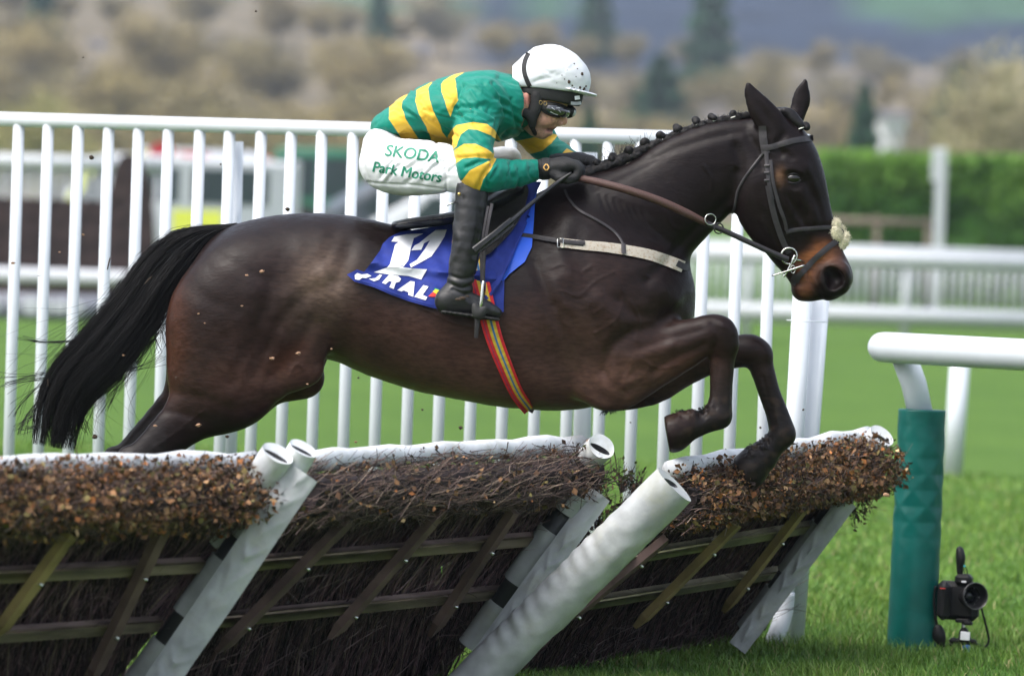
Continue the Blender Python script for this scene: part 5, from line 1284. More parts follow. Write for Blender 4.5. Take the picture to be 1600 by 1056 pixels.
# ------------------------------------------------------------------ hurdles
M_cover = mat('white_sleeve', (.50, .52, .54), rough=.55, var=.06, scale=9, bump=.4, bscale=16, spec=.35, color2=(.64, .66, .68), bdist=.012)
def dirt(m, amt=.5):               # grime with a shape of its own over a clean cover
    nt = m.node_tree; b = nt.nodes['Principled BSDF']; src = b.inputs['Base Color'].links[0].from_socket
    tc = _n(nt, 'ShaderNodeTexCoord'); n = _n(nt, 'ShaderNodeTexNoise'); n.inputs['Scale'].default_value = 7; n.inputs['Detail'].default_value = 9; n.inputs['Roughness'].default_value = .7; nt.links.new(tc.outputs['Object'], n.inputs['Vector'])
    r = _n(nt, 'ShaderNodeMapRange'); r.inputs[1].default_value = .52; r.inputs[2].default_value = .72; r.inputs[4].default_value = amt; nt.links.new(n.outputs['Fac'], r.inputs[0])
    mx = _n(nt, 'ShaderNodeMix', data_type='RGBA'); nt.links.new(r.outputs[0], mx.inputs[0]); nt.links.new(src, mx.inputs[6]); mx.inputs[7].default_value = (.30, .30, .20, 1); nt.links.new(mx.outputs[2], b.inputs['Base Color'])
dirt(M_cover, .55)
M_cover_dim = mat('shaded_sleeve', (.29, .305, .31), rough=.6, var=.08, scale=9, bump=.4, bscale=16, spec=.25, color2=(.40, .415, .42), bdist=.010); dirt(M_cover_dim, .5)  # white sleeve with underside shade put into its colour, plus grime
M_wood = mat('weathered_wood', (.27, .195, .172), rough=.8, var=.35, scale=5, stretch=(1, 1, 8), bump=.4, bscale=60, spec=.2)
M_wood2 = mat('green_wood', (.26, .19, .085), rough=.8, var=.3, scale=8, bump=.3, spec=.2)
M_wood3 = mat('dark_wood', (.11, .072, .062), rough=.85, var=.35, scale=8, bump=.4, spec=.2)
M_twig = mat('birch_twigs', attr='Col', rough=.55, var=.25, scale=30, spec=.4)
M_leaf = mat('dead_leaves', attr='Col', rough=.7, var=.2, scale=60, spec=.2)
M_core = mat('brush_core', (.016, .009, .010), rough=.95, var=.4, scale=60, bump=.6, bscale=90)
rip_a = .2
M_inner = mat('tube_inside', (.07, .07, .08), rough=.7)
def plane_hit(px, py, P0, N):
    d = (W(px, py, 10) - CAM).normalized(); return CAM + d * ((P0 - CAM).dot(N) / d.dot(N))
def pad_tube(name, a, b, r, parent, material, seg=26, wr=.06, flat=1.0, opening=True, seed=0, n=22, nrm=None, rip=0.0):
    """wrinkled sleeve from a (open, upper end) to b"""
    a, b = Vector(a), Vector(b); ax = (b - a).normalized(); nr = nrm or ax.orthogonal().normalized(); u = (nr - ax * nr.dot(ax)).normalized(); v = ax.cross(u); V = []; L = (b - a).length
    rr = random.Random(seed)
    for i in range(seg + 1):
        t = i / seg; p = a + (b - a) * t
        for kk in range(n):
            th = 2 * math.pi * kk / n
            w = 1 + wr * noise.noise((math.cos(th) * 1.3 + seed, math.sin(th) * 1.3, t * L * 7)) + wr * .8 * noise.noise((math.cos(th) * 2.2, math.sin(th) * 2.2 + seed, t * L * 22)) * min(1, t * 6)
            if rip: w += rip * (math.sin(6.283 * (t * L * 19 + .35 * math.cos(th - 1)) + 3 * noise.noise((t * L * 3, seed, 1))) * .5 + .5) * max(0, math.cos(th - rip_a)) * max(0, .35 + noise.noise((t * L * 4, math.cos(th), seed))) * min(1, t * 4)
            V.append(p + u * (math.cos(th) * r * flat * w) + v * (math.sin(th) * r * w))
    F = [(i * n + k_, i * n + (k_ + 1) % n, (i + 1) * n + (k_ + 1) % n, (i + 1) * n + k_) for i in range(seg) for k_ in range(n)]; m_ = MB(); m_.add(V, F)
    m_.f = [f[::-1] for f in m_.f]
    m_.add([b + (x - b) * 1.0 for x in V[-n:]], [tuple(range(n))])
    # rolled rim and inner wall at the open end
    q0 = V[:n]; sq = lambda x, f1, f2: (u * .5 + v * .866) * ((x - a).dot(u * .5 + v * .866) * f1 + r * .18) + (v * .5 - u * .866) * ((x - a).dot(v * .5 - u * .866) * f2); q1 = [a + ax * .006 + sq(x, .26, .80) for x in q0]; q2 = [a + ax * (r * 2.2) + sq(x, .22, .76) for x in q0]; base = len(m_.v)
    m_.add(q0 + q1, [(k_, (k_ + 1) % n, n + (k_ + 1) % n, n + k_) for k_ in range(n)])
    o = m_.build(name, material, parent)
    m2 = MB(); m2.add(q1 + q2, [(k_, (k_ + 1) % n, n + (k_ + 1) % n, n + k_) for k_ in range(n)] + [tuple(range(n, 2 * n))]); m2.build('tube_inside', M_inner, o)
    return o
def strands_obj(name, P, Rr, cols, material, parent, n=3):
    v, f = thin_tubes(P, Rr, n); c = np.repeat(np.asarray(cols), P.shape[1] * n, axis=0); return mesh_obj(name, v, f, material, parent, col=c)
def hurdle(label, BL, BR, TL, TR, seed, leafy, battens, rails=(.69, .455), s0=.02, s1=.98, nb=2300, rail_mat=None, batten_mats=None, fr=(.815, 1.06), roll=.032):
    BL, BR, TL, TR = map(Vector, (BL, BR, TL, TR)); rg = np.random.default_rng(seed)
    th_ = thing('hurdle', (BL + BR) / 2, label, 'hurdle'); th_.location.z = 0; th_['_org'][2] = 0.0
    c0 = (BL + BR) / 2; th_['_org'] = [c0.x, c0.y, 0.0]; th_.location = (c0.x, c0.y, 0)
    e1 = (BR - BL + TR - TL).normalized(); e2 = ((TL + TR) - (BL + BR)).normalized(); N = e1.cross(e2).normalized()
    if N.dot(CAM - c0) < 0: N = -N
    e1a, e2a, Na = map(np.array, (e1, e2, N))
    def P(s, t, n=0.0): return BL + (BR - BL) * s + ((TL - BL) * (1 - s) + (TR - BR) * s) * t + N * n
    def Pn(s, t, n):
        s, t, n = map(np.asarray, (s, t, n)); A, B_, C_, D_ = map(np.array, (BL, BR, TL, TR))
        return A + (B_ - A) * s[..., None] + ((C_ - A) * (1 - s[..., None]) + (D_ - B_) * s[..., None]) * t[..., None] + Na * n[..., None]
    # brush core: a thick dark bumpy slab that keeps the bundle opaque
    m_ = MB(); ns, nt_ = 40, 16; V = []
    for side in (0, 1):
        for i in range(ns + 1):
            for j in range(nt_ + 1):
                s_, t_ = s0 + (s1 - s0) * i / ns, .0 + .93 * j / nt_; w = .012 * noise.noise((s_ * 14 + seed, t_ * 7, side * 3))
                V.append(P(s_, t_, (-.015 if side == 0 else -.075) + w + (.02 * math.sin(math.pi * t_) if side == 0 else 0)))
    q = (ns + 1) * (nt_ + 1); F = []
    for i in range(ns):
        for j in range(nt_):
            a = i * (nt_ + 1) + j; F += [(a, a + nt_ + 1, a + nt_ + 2, a + 1), (q + a, q + a + 1, q + a + nt_ + 2, q + a + nt_ + 1)]
    for i in range(ns): a = i * (nt_ + 1); F.append((a, q + a, q + a + nt_ + 1, a + nt_ + 1)); a += nt_; F.append((a, a + nt_ + 1, q + a + nt_ + 1, q + a))
    for j in range(nt_): a = j; F.append((a, a + 1, q + a + 1, q + a)); a = ns * (nt_ + 1) + j; F.append((a, q + a, q + a + 1, a + 1))
    m_.add(V, F); brush = m_.build('brush', M_core, th_)
    # upright twigs of the bundle
    M_ = 7; s_ = rg.uniform(s0, s1, nb)[:, None] + np.cumsum(rg.normal(0, .004, (nb, M_)), 1); ta = rg.uniform(-.02, .55, nb)[:, None]; tb = np.clip(ta + rg.uniform(.2, .6, nb)[:, None], 0, .97); t_ = ta + (tb - ta) * np.linspace(0, 1, M_)[None]
    s_ = s_ + (rg.normal(0, .035, nb)[:, None] - .30 * (tb - ta) * (ta < .35)) * np.linspace(0, 1, M_)[None]; s_ = np.clip(s_, s0 - .01, s1 + .01)
    n_ = rg.uniform(-.012, .030, nb)[:, None] + np.cumsum(rg.normal(0, .003, (nb, M_)), 1)
    c_ = np.array([.150, .088, .100])[None] * (rg.uniform(.2, 1.4, nb) ** 1.8)[:, None]; c_[rg.uniform(0, 1, nb) < .08] = (.22, .16, .13)
    # loose sprays that stick out across the face
    tw = strands_obj('twigs', Pn(s_, t_, n_), (.0014 + .0042 * rg.uniform(0, 1, nb) ** 2)[:, None] * np.linspace(1, .5, M_)[None], c_, M_twig, brush)
    tw['kind'] = 'stuff'
    k = 420; M_ = 6; a0 = rg.normal(.15, .5, k); L = rg.uniform(.06, .22, k); sc = rg.uniform(s0, s1, k); tc_ = rg.uniform(.05, .8, k); base = Pn(sc, tc_, rg.uniform(.02, .05, k))
    D = np.cos(a0)[:, None] * e1a * rg.choice([-1, 1], k)[:, None] + np.sin(np.abs(a0) + .4)[:, None] * e2a + rg.normal(0, .12, k)[:, None] * Na; D /= np.linalg.norm(D, axis=1)[:, None]
    u = np.linspace(0, 1, M_)[None, :, None]; cv = rg.normal(0, .03, (k, 3))[:, None, :]; PP = base[:, None, :] + D[:, None, :] * L[:, None, None] * u + cv * u * u
    c_ = np.array([.12, .080, .078])[None] * rg.uniform(.4, 1.7, k)[:, None]; strands_obj('loose_twigs', PP, rg.uniform(.0008, .0017, k)[:, None] * np.linspace(1, .4, M_)[None], c_, M_twig, brush)['kind'] = 'stuff'
    # the fringe: an overhanging roll of twig ends, leafy or bare
    k = 4600 if not leafy else 3400; M_ = 5; sc = rg.uniform(s0 - .01, s1 + .005, k); rad = np.sqrt(rg.uniform(0, 1, k)); an = rg.uniform(0, 6.283, k)
    tm, tr_ = (fr[0] + fr[1]) / 2, (fr[1] - fr[0]) / 2
    tc_ = tm + tr_ * .95 * rad * np.sin(an); nc_ = .045 + .085 * rad * np.cos(an) * (1 + .5 * np.sin(an))
    base = Pn(sc, tc_, nc_); a0 = rg.normal(.35, .55, k) if not leafy else rg.normal(.7, .8, k); L = rg.uniform(.05, .17, k) * (1.0 if not leafy else .8)
    D = np.cos(a0)[:, None] * e1a + np.sin(a0)[:, None] * e2a * .75 + (rg.normal(.25, .35, k))[:, None] * Na; D /= np.linalg.norm(D, axis=1)[:, None]; u = np.linspace(-.5, .5, M_)[None, :, None]; cv = rg.normal(0, .02, (k, 3))[:, None, :]
    PP = base[:, None, :] + D[:, None, :] * L[:, None, None] * u + cv * (u * u)
    c_ = np.array([.080, .050, .042])[None] * (rg.uniform(.3, 1.5, k) ** 1.5)[:, None]; c_[rg.uniform(0, 1, k) < .12] = (.22, .16, .12)
    frg = strands_obj('fringe', PP, rg.uniform(.0009, .0020, k)[:, None] * np.linspace(1.1, .5, M_)[None], c_, M_twig, th_); frg['kind'] = 'stuff'
    # dark heart of the fringe
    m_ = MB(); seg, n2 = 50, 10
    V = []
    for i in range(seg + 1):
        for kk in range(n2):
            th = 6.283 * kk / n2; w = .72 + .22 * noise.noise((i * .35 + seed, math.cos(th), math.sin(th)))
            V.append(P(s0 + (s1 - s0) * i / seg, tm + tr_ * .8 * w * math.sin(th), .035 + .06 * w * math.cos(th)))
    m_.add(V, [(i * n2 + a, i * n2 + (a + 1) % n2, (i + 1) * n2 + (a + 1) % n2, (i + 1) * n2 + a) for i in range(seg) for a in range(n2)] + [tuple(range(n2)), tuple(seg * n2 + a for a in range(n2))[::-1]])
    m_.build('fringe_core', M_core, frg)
    # leaves: folded two-triangle blades
    k = int(12500 * leafy) + 320; sc = rg.uniform(s0 - .01, s1 + .01, k); rad = rg.uniform(.55, 1.12, k); an = rg.uniform(-2.2, 2.9, k)
    if leafy > .1: tc_ = tm + tr_ * 1.02 * rad * np.sin(an)
    else: tc_ = tm + tr_ * rad * np.sin(an)
    nc_ = .045 + .095 * rad * np.cos(an) * (1 + .5 * np.sin(an)); base = Pn(sc, tc_, nc_)
    cl = np.array([noise.noise((a * 9 + seed, b * 4, 1.0)) for a, b in zip(sc, an)]); keep = rg.uniform(-.5, .6, k) < 1.4 * cl - .02 + .75 * np.sin(an + .25); base = base[keep]; k = len(base)
    A = rg.normal(0, 1, (k, 3)); A /= np.linalg.norm(A, axis=1)[:, None]; B_ = np.cross(A, rg.normal(0, 1, (k, 3))); B_ /= np.linalg.norm(B_, axis=1)[:, None]; Cn = np.cross(A, B_)
    l = (.0045 + .010 * rg.uniform(0, 1, k) ** 1.7)[:, None]; w = l * rg.uniform(.35, .95, (k, 1)); fo = w * rg.uniform(.2, 1.0, (k, 1))
    v = np.stack([base - A * l, base + B_ * w + Cn * fo, base + A * l + Cn * fo * .6, base - B_ * w + Cn * fo], 1).reshape(-1, 3); i = np.arange(k)[:, None] * 4
    f = np.concatenate([i + np.array([[0, 1, 2]]), i + np.array([[0, 2, 3]])])
    pal = np.array([(.22, .115, .055), (.32, .185, .090), (.13, .070, .040), (.46, .30, .16), (.18, .145, .055), (.38, .15, .05), (.07, .042, .028)]); cc = pal[rg.choice(7, k, p=[.28, .13, .22, .04, .11, .07, .15])] * rg.uniform(.4, 1.05, (k, 1)) * np.clip(.95 + 1.3 * cl[keep], .35, 1.5)[:, None]
    lf = mesh_obj('leaves', v, f, M_leaf, frg, smooth=False, col=np.repeat(cc, 4, axis=0)); lf['kind'] = 'stuff'
    # white top roll
    k = MB(); pts = [P(s0 + (s1 - s0) * i / 16, 1.0 + .006 * math.sin(i * 2.1 + seed), -.06 + .003 * math.sin(i * 1.3)) for i in range(17)]; k.tube(pts, [roll * (1 + .05 * math.sin(i * 1.7 + seed)) for i in range(17)], 16); k.build('top_roll', M_cover, th_)
    # frame rails, battens, bolts
    for t_ in rails:
        a, b = P(-.03, t_, .052), P(s1 - .06, t_, .052); k = MB(); k.box((a + b) / 2, (b - a).length, .030, .042, ((b - a).normalized(), N, (b - a).normalized().cross(N)), .004); k.build('frame_rail', rail_mat or M_wood, th_)
    pc = P(.5, .5, .083); NN = N
    for bi, (x0, y0, x1, y1) in enumerate(battens):
        a, b = plane_hit(x0, y0, pc, NN), plane_hit(x1, y1, pc, NN); d = (b - a).normalized(); u = d.cross(NN).normalized(); w = .021; h_ = .013
        V = [a + u * w + NN * h_, a - u * w + NN * h_, a - u * w - NN * h_, a + u * w - NN * h_]; c2 = b - d * .05; V += [c2 + u * w + NN * h_, c2 - u * w + NN * h_, c2 - u * w - NN * h_, c2 + u * w - NN * h_, b + NN * h_ * .6 + u * w * .3, b - NN * h_ * .6 + u * w * .3]
        k = MB(); k.add(V, [(0, 1, 2, 3), (0, 4, 5, 1), (1, 5, 6, 2), (2, 6, 7, 3), (3, 7, 4, 0), (4, 8, 5), (6, 9, 7), (5, 8, 9, 6), (4, 7, 9, 8)]); bo_ = k.build('batten', (batten_mats or [M_wood3])[bi % len(batten_mats or [1])], th_, smooth=False)
        for t_ in rails:
            # bolt where the batten crosses the rail
            ra, rb = P(0, t_, .083), P(1, t_, .083); e = (rb - ra); dd = b - a; w0 = a - ra; aa, bb, cc_ = e.dot(e), e.dot(dd), dd.dot(dd); den = aa * cc_ - bb * bb
            tt = (aa * -(dd.dot(w0)) + bb * e.dot(w0)) / den if abs(den) > 1e-9 else -1
            if 0.05 < tt < .95:
                p = a + dd * tt; k = MB(); k.tube([p + NN * .010, p + NN * .024], .0055, 6); k.ball(p + NN * .0145, .009, (1, 1, .35), 8, 4); k.build('bolt', M_steel, bo_)
    return th_, P, N
P1 = dict(BL=G(-540, 1199), BR=G(150, 1128), TL=W(-254, 756, 14.35), TR=W(430, 742, 16.1))
P2 = dict(BL=G(172, 1126), BR=G(705, 1062), TL=W(470, 742, 16.15), TR=W(935, 712, 17.8))
P3 = dict(BL=G(745, 1065), BR=G(1165, 1003), TL=W(1035, 760, 17.65), TR=W(1378, 700, 19.45))
h1, Pf1, N1 = hurdle('leafy brush hurdle at the left edge, its fringe thick with brown leaves', **P1, seed=11, leafy=1.0, battens=[(112, 832, -12, 1000), (262, 812, 140, 1066)], batten_mats=[M_wood2, M_wood3])
h2, Pf2, N2 = hurdle('bare birch twig hurdle in the middle beneath the belly of the horse', **P2, seed=23, leafy=.03, battens=[(545, 812, 338, 1020), (692, 796, 515, 998), (803, 798, 672, 994)], batten_mats=[M_wood3])
M_wood_l = mat('pale_wood', (.36, .31, .22), rough=.8, var=.25, scale=8, bump=.3, spec=.2)
h3, Pf3, N3 = hurdle('leafy brush hurdle at the right end of the flight under the front hooves', **P3, seed=37, leafy=1.0, s0=.09, battens=[(1040, 842, 885, 970), (1152, 818, 992, 980), (1257, 792, 1131, 955)], rail_mat=M_wood_l, batten_mats=[M_wood3, M_wood2, M_wood2], nb=2100)
def upr(th_, N, name, x0, y0, d0_, x1, y1, d1_, r, flat, wr=.05, seed=1): return pad_tube(name, W(x0, y0, d0_), W(x1, y1, d1_), r, th_, M_cover, flat=flat, wr=wr, seed=seed, nrm=N)
# panel 1: right post and its cover board
def cover(th_, x0, y0, d0_, x1, y1, d1_, hw, seed):
    """flat vinyl cover strip with a turned edge and chevron creases"""
    a, b = W(x0, y0, d0_), W(x1, y1, d1_); ax = (b - a).normalized(); toc = (CAM - a).normalized(); u = ax.cross(toc).normalized(); nn = u.cross(ax).normalized()
    if nn.dot(toc) < 0: nn = -nn
    L = (b - a).length; ns, nc = 110, 14; V = []
    for lay in (1, 0):
        for i in range(ns + 1):
            t = i / ns
            for j in range(nc + 1):
                e = j / nc * 2 - 1; ch = t * L * 11 + abs(e) * .9 + .5 * noise.noise((t * 6, seed, 0))
                z = .010 * (1 - e * e) + .011 * max(0, math.sin(ch * 6.28)) * (1 - abs(e)) * max(0, .5 + noise.noise((t * L * 5, seed, 3))) + .004 * noise.noise((t * L * 9, e * 2, seed))
                V.append(a + ax * (t * L) + u * (e * hw * (1 + .05 * noise.noise((t * L * 4, seed, e)))) + nn * (z * (1 if lay else 0) - (0 if lay else .012)))
    q = (ns + 1) * (nc + 1); F = []
    for i in range(ns):
        for j in range(nc): k_ = i * (nc + 1) + j; F += [(k_, k_ + nc + 1, k_ + nc + 2, k_ + 1), (q + k_, q + k_ + 1, q + k_ + nc + 2, q + k_ + nc + 1)]
        k_ = i * (nc + 1); F.append((k_, q + k_, q + k_ + nc + 1, k_ + nc + 1)); k_ += nc; F.append((k_, k_ + nc + 1, q + k_ + nc + 1, q + k_))
    for k_ in range(nc): F.append((k_, k_ + 1, q + k_ + 1, q + k_)); e_ = ns * (nc + 1) + k_; F.append((e_, q + e_, q + e_ + 1, e_ + 1))
    m_ = MB(); m_.add(V, F); return m_.build('cover_strip', M_cover_dim, th_, smooth=40)
def seg_tube(th_, N, x0, y0, d0_, x1, y1, d1_, r, cuts):
    a, b = W(x0, y0, d0_), W(x1, y1, d1_); k = MB(); k.tube([a, b], r * .82, 14); inn = k.build('inner_tube', mat('dark_rubber_tube', (.02, .022, .022), rough=.6), th_)
    for i, (t0, t1) in enumerate(cuts): pad_tube('sleeve', a + (b - a) * t0, a + (b - a) * t1, r, th_, M_cover_dim, seg=10, wr=.06, seed=i + 5)
upr(h1, N1, 'end_roll', 434, 708, 15.9, 350, 850, 16.05, .047, 1.0, seed=3)
seg_tube(h1, N1, 385, 826, 15.98, 213, 1066, 16.02, .040, [(0, .06), (.2, .56), (.74, 1.0)])
upr(h2, N2, 'end_roll', 474, 700, 15.95, 440, 760, 16.0, .044, .95, seed=4)
cover(h2, 474, 738, 15.92, 238, 1085, 15.82, .047, 6)
upr(h2, N2, 'end_roll', 940, 697, 17.6, 868, 770, 17.85, .043, 1.0, seed=8)
seg_tube(h2, N2, 902, 770, 17.62, 735, 1010, 17.7, .042, [(0, .12), (.24, .58), (.72, 1.0)])
cover(h2, 938, 772, 17.62, 722, 1070, 17.5, .036, 9)
upr(h3, N3, 'end_roll', 1378, 680, 19.35, 1310, 760, 19.5, .046, 1.0, seed=12)
seg_tube(h3, N3, 1318, 775, 19.2, 1168, 985, 19.3, .042, [(0, .10), (.22, .58), (.70, 1.0)])
cover(h3, 1325, 782, 19.15, 1152, 1012, 19.1, .033, 13)
pad_tube('padded_post', W(1054, 757, 17.25), W(722, 1085, 17.4), .071, h3, M_cover_dim, seg=150, wr=.055, seed=21, n=44, rip=.13)
# brambles and stray sprigs between the panels
rg = np.random.default_rng(77)
def sprigs(name, parent, spots, n, L, leafn, rad=.0012):
    PP = []; LV = []
    for _ in range(n):
        x, y, d, an0 = spots[rg.integers(len(spots))]; an = an0 + rg.normal(0, .45); l = rg.uniform(.4, 1) * L; M_ = 7; cv = rg.normal(0, .25)
        pts = [np.array(W(x + rg.normal(0, 1.0) * .3 + math.cos(an + cv * q) * l * q, y - math.sin(an + cv * q) * l * q, d + rg.normal(0, .01))) for q in np.linspace(0, 1, M_)]
        PP.append(pts); LV += [pts[rg.integers(2, M_)] for _ in range(leafn)]
    PP = np.array(PP); o = strands_obj(name, PP, np.full(PP.shape[:2], rad) * np.linspace(1.2, .5, PP.shape[1])[None], np.tile((.035, .022, .020), (len(PP), 1)) * rg.uniform(.5, 1.6, (len(PP), 1)), M_twig, parent); o['kind'] = 'stuff'
    if leafn:
        base = np.array(LV); k = len(base); A = rg.normal(0, 1, (k, 3)); A /= np.linalg.norm(A, axis=1)[:, None]; B_ = np.cross(A, rg.normal(0, 1, (k, 3))); B_ /= np.linalg.norm(B_, axis=1)[:, None]; l = rg.uniform(.006, .012, k)[:, None]
        v = np.stack([base - A * l, base + B_ * l * .5, base + A * l, base - B_ * l * .5], 1).reshape(-1, 3); f = np.arange(k * 4).reshape(-1, 4); cc = np.array([(.09, .05, .03), (.05, .035, .02), (.07, .09, .03)])[rg.choice(3, k)]
        mesh_obj('sprig_leaves', v, f, M_leaf, o, smooth=False, col=np.repeat(cc, 4, axis=0))['kind'] = 'stuff'
    return o
sprigs('sprigs', h3, [(960, 805, 17.9, .6), (930, 830, 17.9, .9), (900, 860, 17.9, 1.0), (880, 890, 17.9, .8), (985, 780, 17.9, .7), (940, 860, 17.85, .8), (1010, 800, 17.8, .5), (970, 770, 17.9, 1.2), (850, 900, 17.8, 1.0), (900, 830, 17.9, 1.2), (920, 800, 17.9, .9)], 420, 55, 2)
sprigs('sprigs', h2, [(730, 1010, 17.7, 1.9), (742, 1000, 17.7, 1.3), (735, 990, 17.7, 2.2), (750, 1035, 17.7, 2.0)], 26, 70, 0, .0018)
sprigs('sprigs', h3, [(1370, 745, 19.2, -.7), (1330, 790, 19.2, -1.3), (1380, 720, 19.2, -.3), (1345, 770, 19.2, -1.0)], 60, 40, 3)
sprigs('sprigs', h3, [(1180, 975, 19.4, 1.2), (1195, 985, 19.4, 1.5)], 10, 110, 0, .0014)
sprigs('sprigs', h1, [(30, 745, 14.9, 1.3), (90, 742, 15.1, 1.8), (250, 740, 15.6, 1.2), (330, 738, 15.8, 1.7), (400, 738, 16.0, 1.5)], 30, 26, 1)
sprigs('sprigs', h2, [(640, 735, 16.7, 1.2), (720, 730, 17, .9), (860, 720, 17.5, 1.8), (900, 715, 17.6, 1.2), (560, 740, 16.5, 1.2)], 50, 28, 1)

# ------------------------------------------------------------------ right rail with the green padded post
rail = thing('running_rail', G(1425, 1012), 'white running rail whose end post is wrapped in a green pad', 'rail')
a = W(1372, 542, 20.0); k = MB(); far_ = W(1720, 561, 18.6); dr = (far_ - a).normalized(); k.tube([a + dr * x for x in (0, .006, .02, .05, .5, 1.2, (far_ - a).length)], [.030, .045, .051, .0535, .0535, .0535, .0535], 24); k.build('rail', M_pvc, rail)
k = MB(); k.tube([W(1412, 556, 19.96), W(1428, 600, 19.97), W(1441, 660, 19.98)], .0475 * .5 * 1.9, 20); k.build('post', M_pvc, rail)
def green_pad():
    top, bot = W(1441, 640, 19.92), G(1424, 1014); V = []; n, seg = 72, 150
    for i in range(seg + 1):
        t = i / seg; p = top + (bot - top) * t
        for kk in range(n):
            th = 6.2832 * kk / n; z = t * 7.5; z += .30 * noise.noise((math.cos(th), math.sin(th), t * 4)); e = math.exp(-((t - .33) / .20) ** 2) * (.75 + .9 * noise.noise((math.cos(th) * 1.5, math.sin(th) * 1.5, t * 6))) + .08; z = t * 7.5
            dia = 1.1 * max(abs(((z + th * .7958) % 1.0) - .5), abs(((z - th * .7958) % 1.0) - .5)) - .38
            r = .083 * (1 + .15 * e * dia * (t > .05) + .02 * noise.noise((math.cos(th), math.sin(th), t * 9))); r *= 1 + .04 * t
            V.append(p + Vector((math.cos(th) * r, math.sin(th) * r, 0)))
    F = [(i * n + a_, (i + 1) * n + a_, (i + 1) * n + (a_ + 1) % n, i * n + (a_ + 1) % n) for i in range(seg) for a_ in range(n)] + [tuple(range(n))]
    return mesh_obj('post_pad', V, F, mat('green_vinyl', (.0005, .080, .068), rough=.40, var=.12, scale=14, spec=.28, bump=.25, bscale=30), rail)
green_pad()
far_post = MB(); p = G(1488, 744); p2 = W(1500, 566, (p - CAM).dot(FW)); far_post.tube([p, p2], .056, 16); fp = far_post.build('marker_post', M_pvc); tag(fp, 'short white post standing in the grass behind the green padded rail post', 'post')

# ------------------------------------------------------------------ remote camera on its little tripod
cb = thing('remote_camera', G(1500, 1014), 'black remote camera on a small tripod in the grass by the green post', 'camera')
M_cam = mat('camera_black', (.008, .008, .009), rough=.5, bump=.2, bscale=300, spec=.25)
DC = 19.85
def cw(x, y, w=0.0): return W(x, y, DC + w)
def sdfw(nm, parts, material, parent, h=.0022, ext=.12, k=.006):
    cx = np.mean([p[0] for c_ in parts for p in c_[1]]); cy = np.mean([p[1] for c_ in parts for p in c_[1]]); ce = np.array(C3(cx, cy, DC - D0)); s = SDF(ce - ext, ce + ext, h, big=.03)
    for op, pts in parts: s.chain([(p[0], p[1], p[2], DC - D0 + p[3], p[4]) for p in pts], k if op == '+' else .002, op)
    V, F = s.mesh(); return mesh_obj(nm, arrC2W(V), F, material, parent)
def bx(nm, x, y, w, sx, sy, sz, material, parent, bev=.004, tilt=0.06, yaw=.25):
    c_ = cw(x, y, w); ax = RT * math.cos(yaw) + FW * -math.sin(yaw); az = UP; ay = az.cross(ax); q = Matrix.Rotation(tilt, 3, ay); k = MB(); k.box(c_, sx, sy, sz, (q @ ax, ay, q @ az), bev); return k.build(nm, material, parent, smooth=35)
bx('camera_body', 1497, 938, .02, .150, .06, .135, M_cam, cb, .018); bx('camera_grip', 1475, 938, -.02, .045, .05, .135, M_cam, cb, .018)
bx('prism', 1506, 905, .0, .060, .055, .040, M_cam, cb, .012)
bx('red_trim', 1473, 919, -.047, .022, .004, .003, mat('red_trim', (.5, .03, .02)), cb, .001)
bx('name_plate', 1506, 908.5, -.030, .016, .003, .005, M_white, cb, .001)
def lens_():
    a = cw(1508, 931, .01); dr = (-FW * .93 + RT * .33 + UP * .05).normalized()
    def lathe(nm, prof, material):
        k = MB(); n_ = 30; u = dr.orthogonal().normalized(); v = dr.cross(u); V = [a + dr * z + (u * math.cos(6.2832 * q / n_) + v * math.sin(6.2832 * q / n_)) * r_ for z, r_ in prof for q in range(n_)]
        k.add(V, [(i * n_ + q, i * n_ + (q + 1) % n_, (i + 1) * n_ + (q + 1) % n_, (i + 1) * n_ + q) for i in range(len(prof) - 1) for q in range(n_)]); return k.build(nm, material, cb, smooth=35)
    prof = [(.0, .030), (.02, .033), (.045, .035), (.065, .037), (.075, .044), (.085, .047), (.088, .046), (.084, .042), (.06, .034), (.04, .028)]
    lathe('lens_barrel', prof, M_cam)
    lathe('hood_rim', [(.086, .0455), (.089, .048), (.0915, .0465), (.089, .044)], mat('worn_rim', (.05, .05, .052), rough=.35)); lathe('lens_ring', [(.050, .030), (.054, .0315), (.056, .028), (.052, .026)], M_steel)
    k = MB(); k.ball(a + dr * .022, .028, (1, 1, 1), 24, 12); k.build('lens_glass', mat('front_glass', (.004, .005, .007), rough=.12, spec=.35), cb)
lens_()
sdfw('radio_trigger', [('+', [(1500, 895, 4, 0, 1.4), (1500, 888, 5, 0, 1.4), (1501, 872, 7, 0, 1.5), (1500, 861, 6, 0, 1.4), (1499, 858, 4, 0, 1.4)])], M_cam, cb, k=.004)
k = MB(); k.ball(cw(1507, 884, -.02), .004); k.build('indicator', mat('cyan_plug', (.02, .35, .5)), cb)
for pts, r_ in (([(1508, 885, -.02), (1511, 892, -.02), (1513, 902, -.01)], .002), ([(1506, 888, -.02), (1508, 897, -.02), (1516, 904, -.01)], .0015)):
    k = MB(); k.tube([cw(*p) for p in sm(pts, 5)], r_, 6); k.build('cable', M_cam, cb)
k = MB(); [k.tube([cw(*p) for p in sm([(1530, 938, -.02), (1534, 952, -.02), (1540, 975, -.01), (1545, 1000, 0), (1538, 1012, 0), (1533, 1018, 0)], 5)], .0045, 6, flat=.4)]; k.build('neck_strap', M_cam, cb)
k = MB(); k.tube([cw(*p) for p in sm([(1462, 915, 0), (1459, 935, 0), (1461, 960, 0), (1464, 975, 0)], 5)], .005, 6, flat=.4); k.build('neck_strap', M_cam, cb)
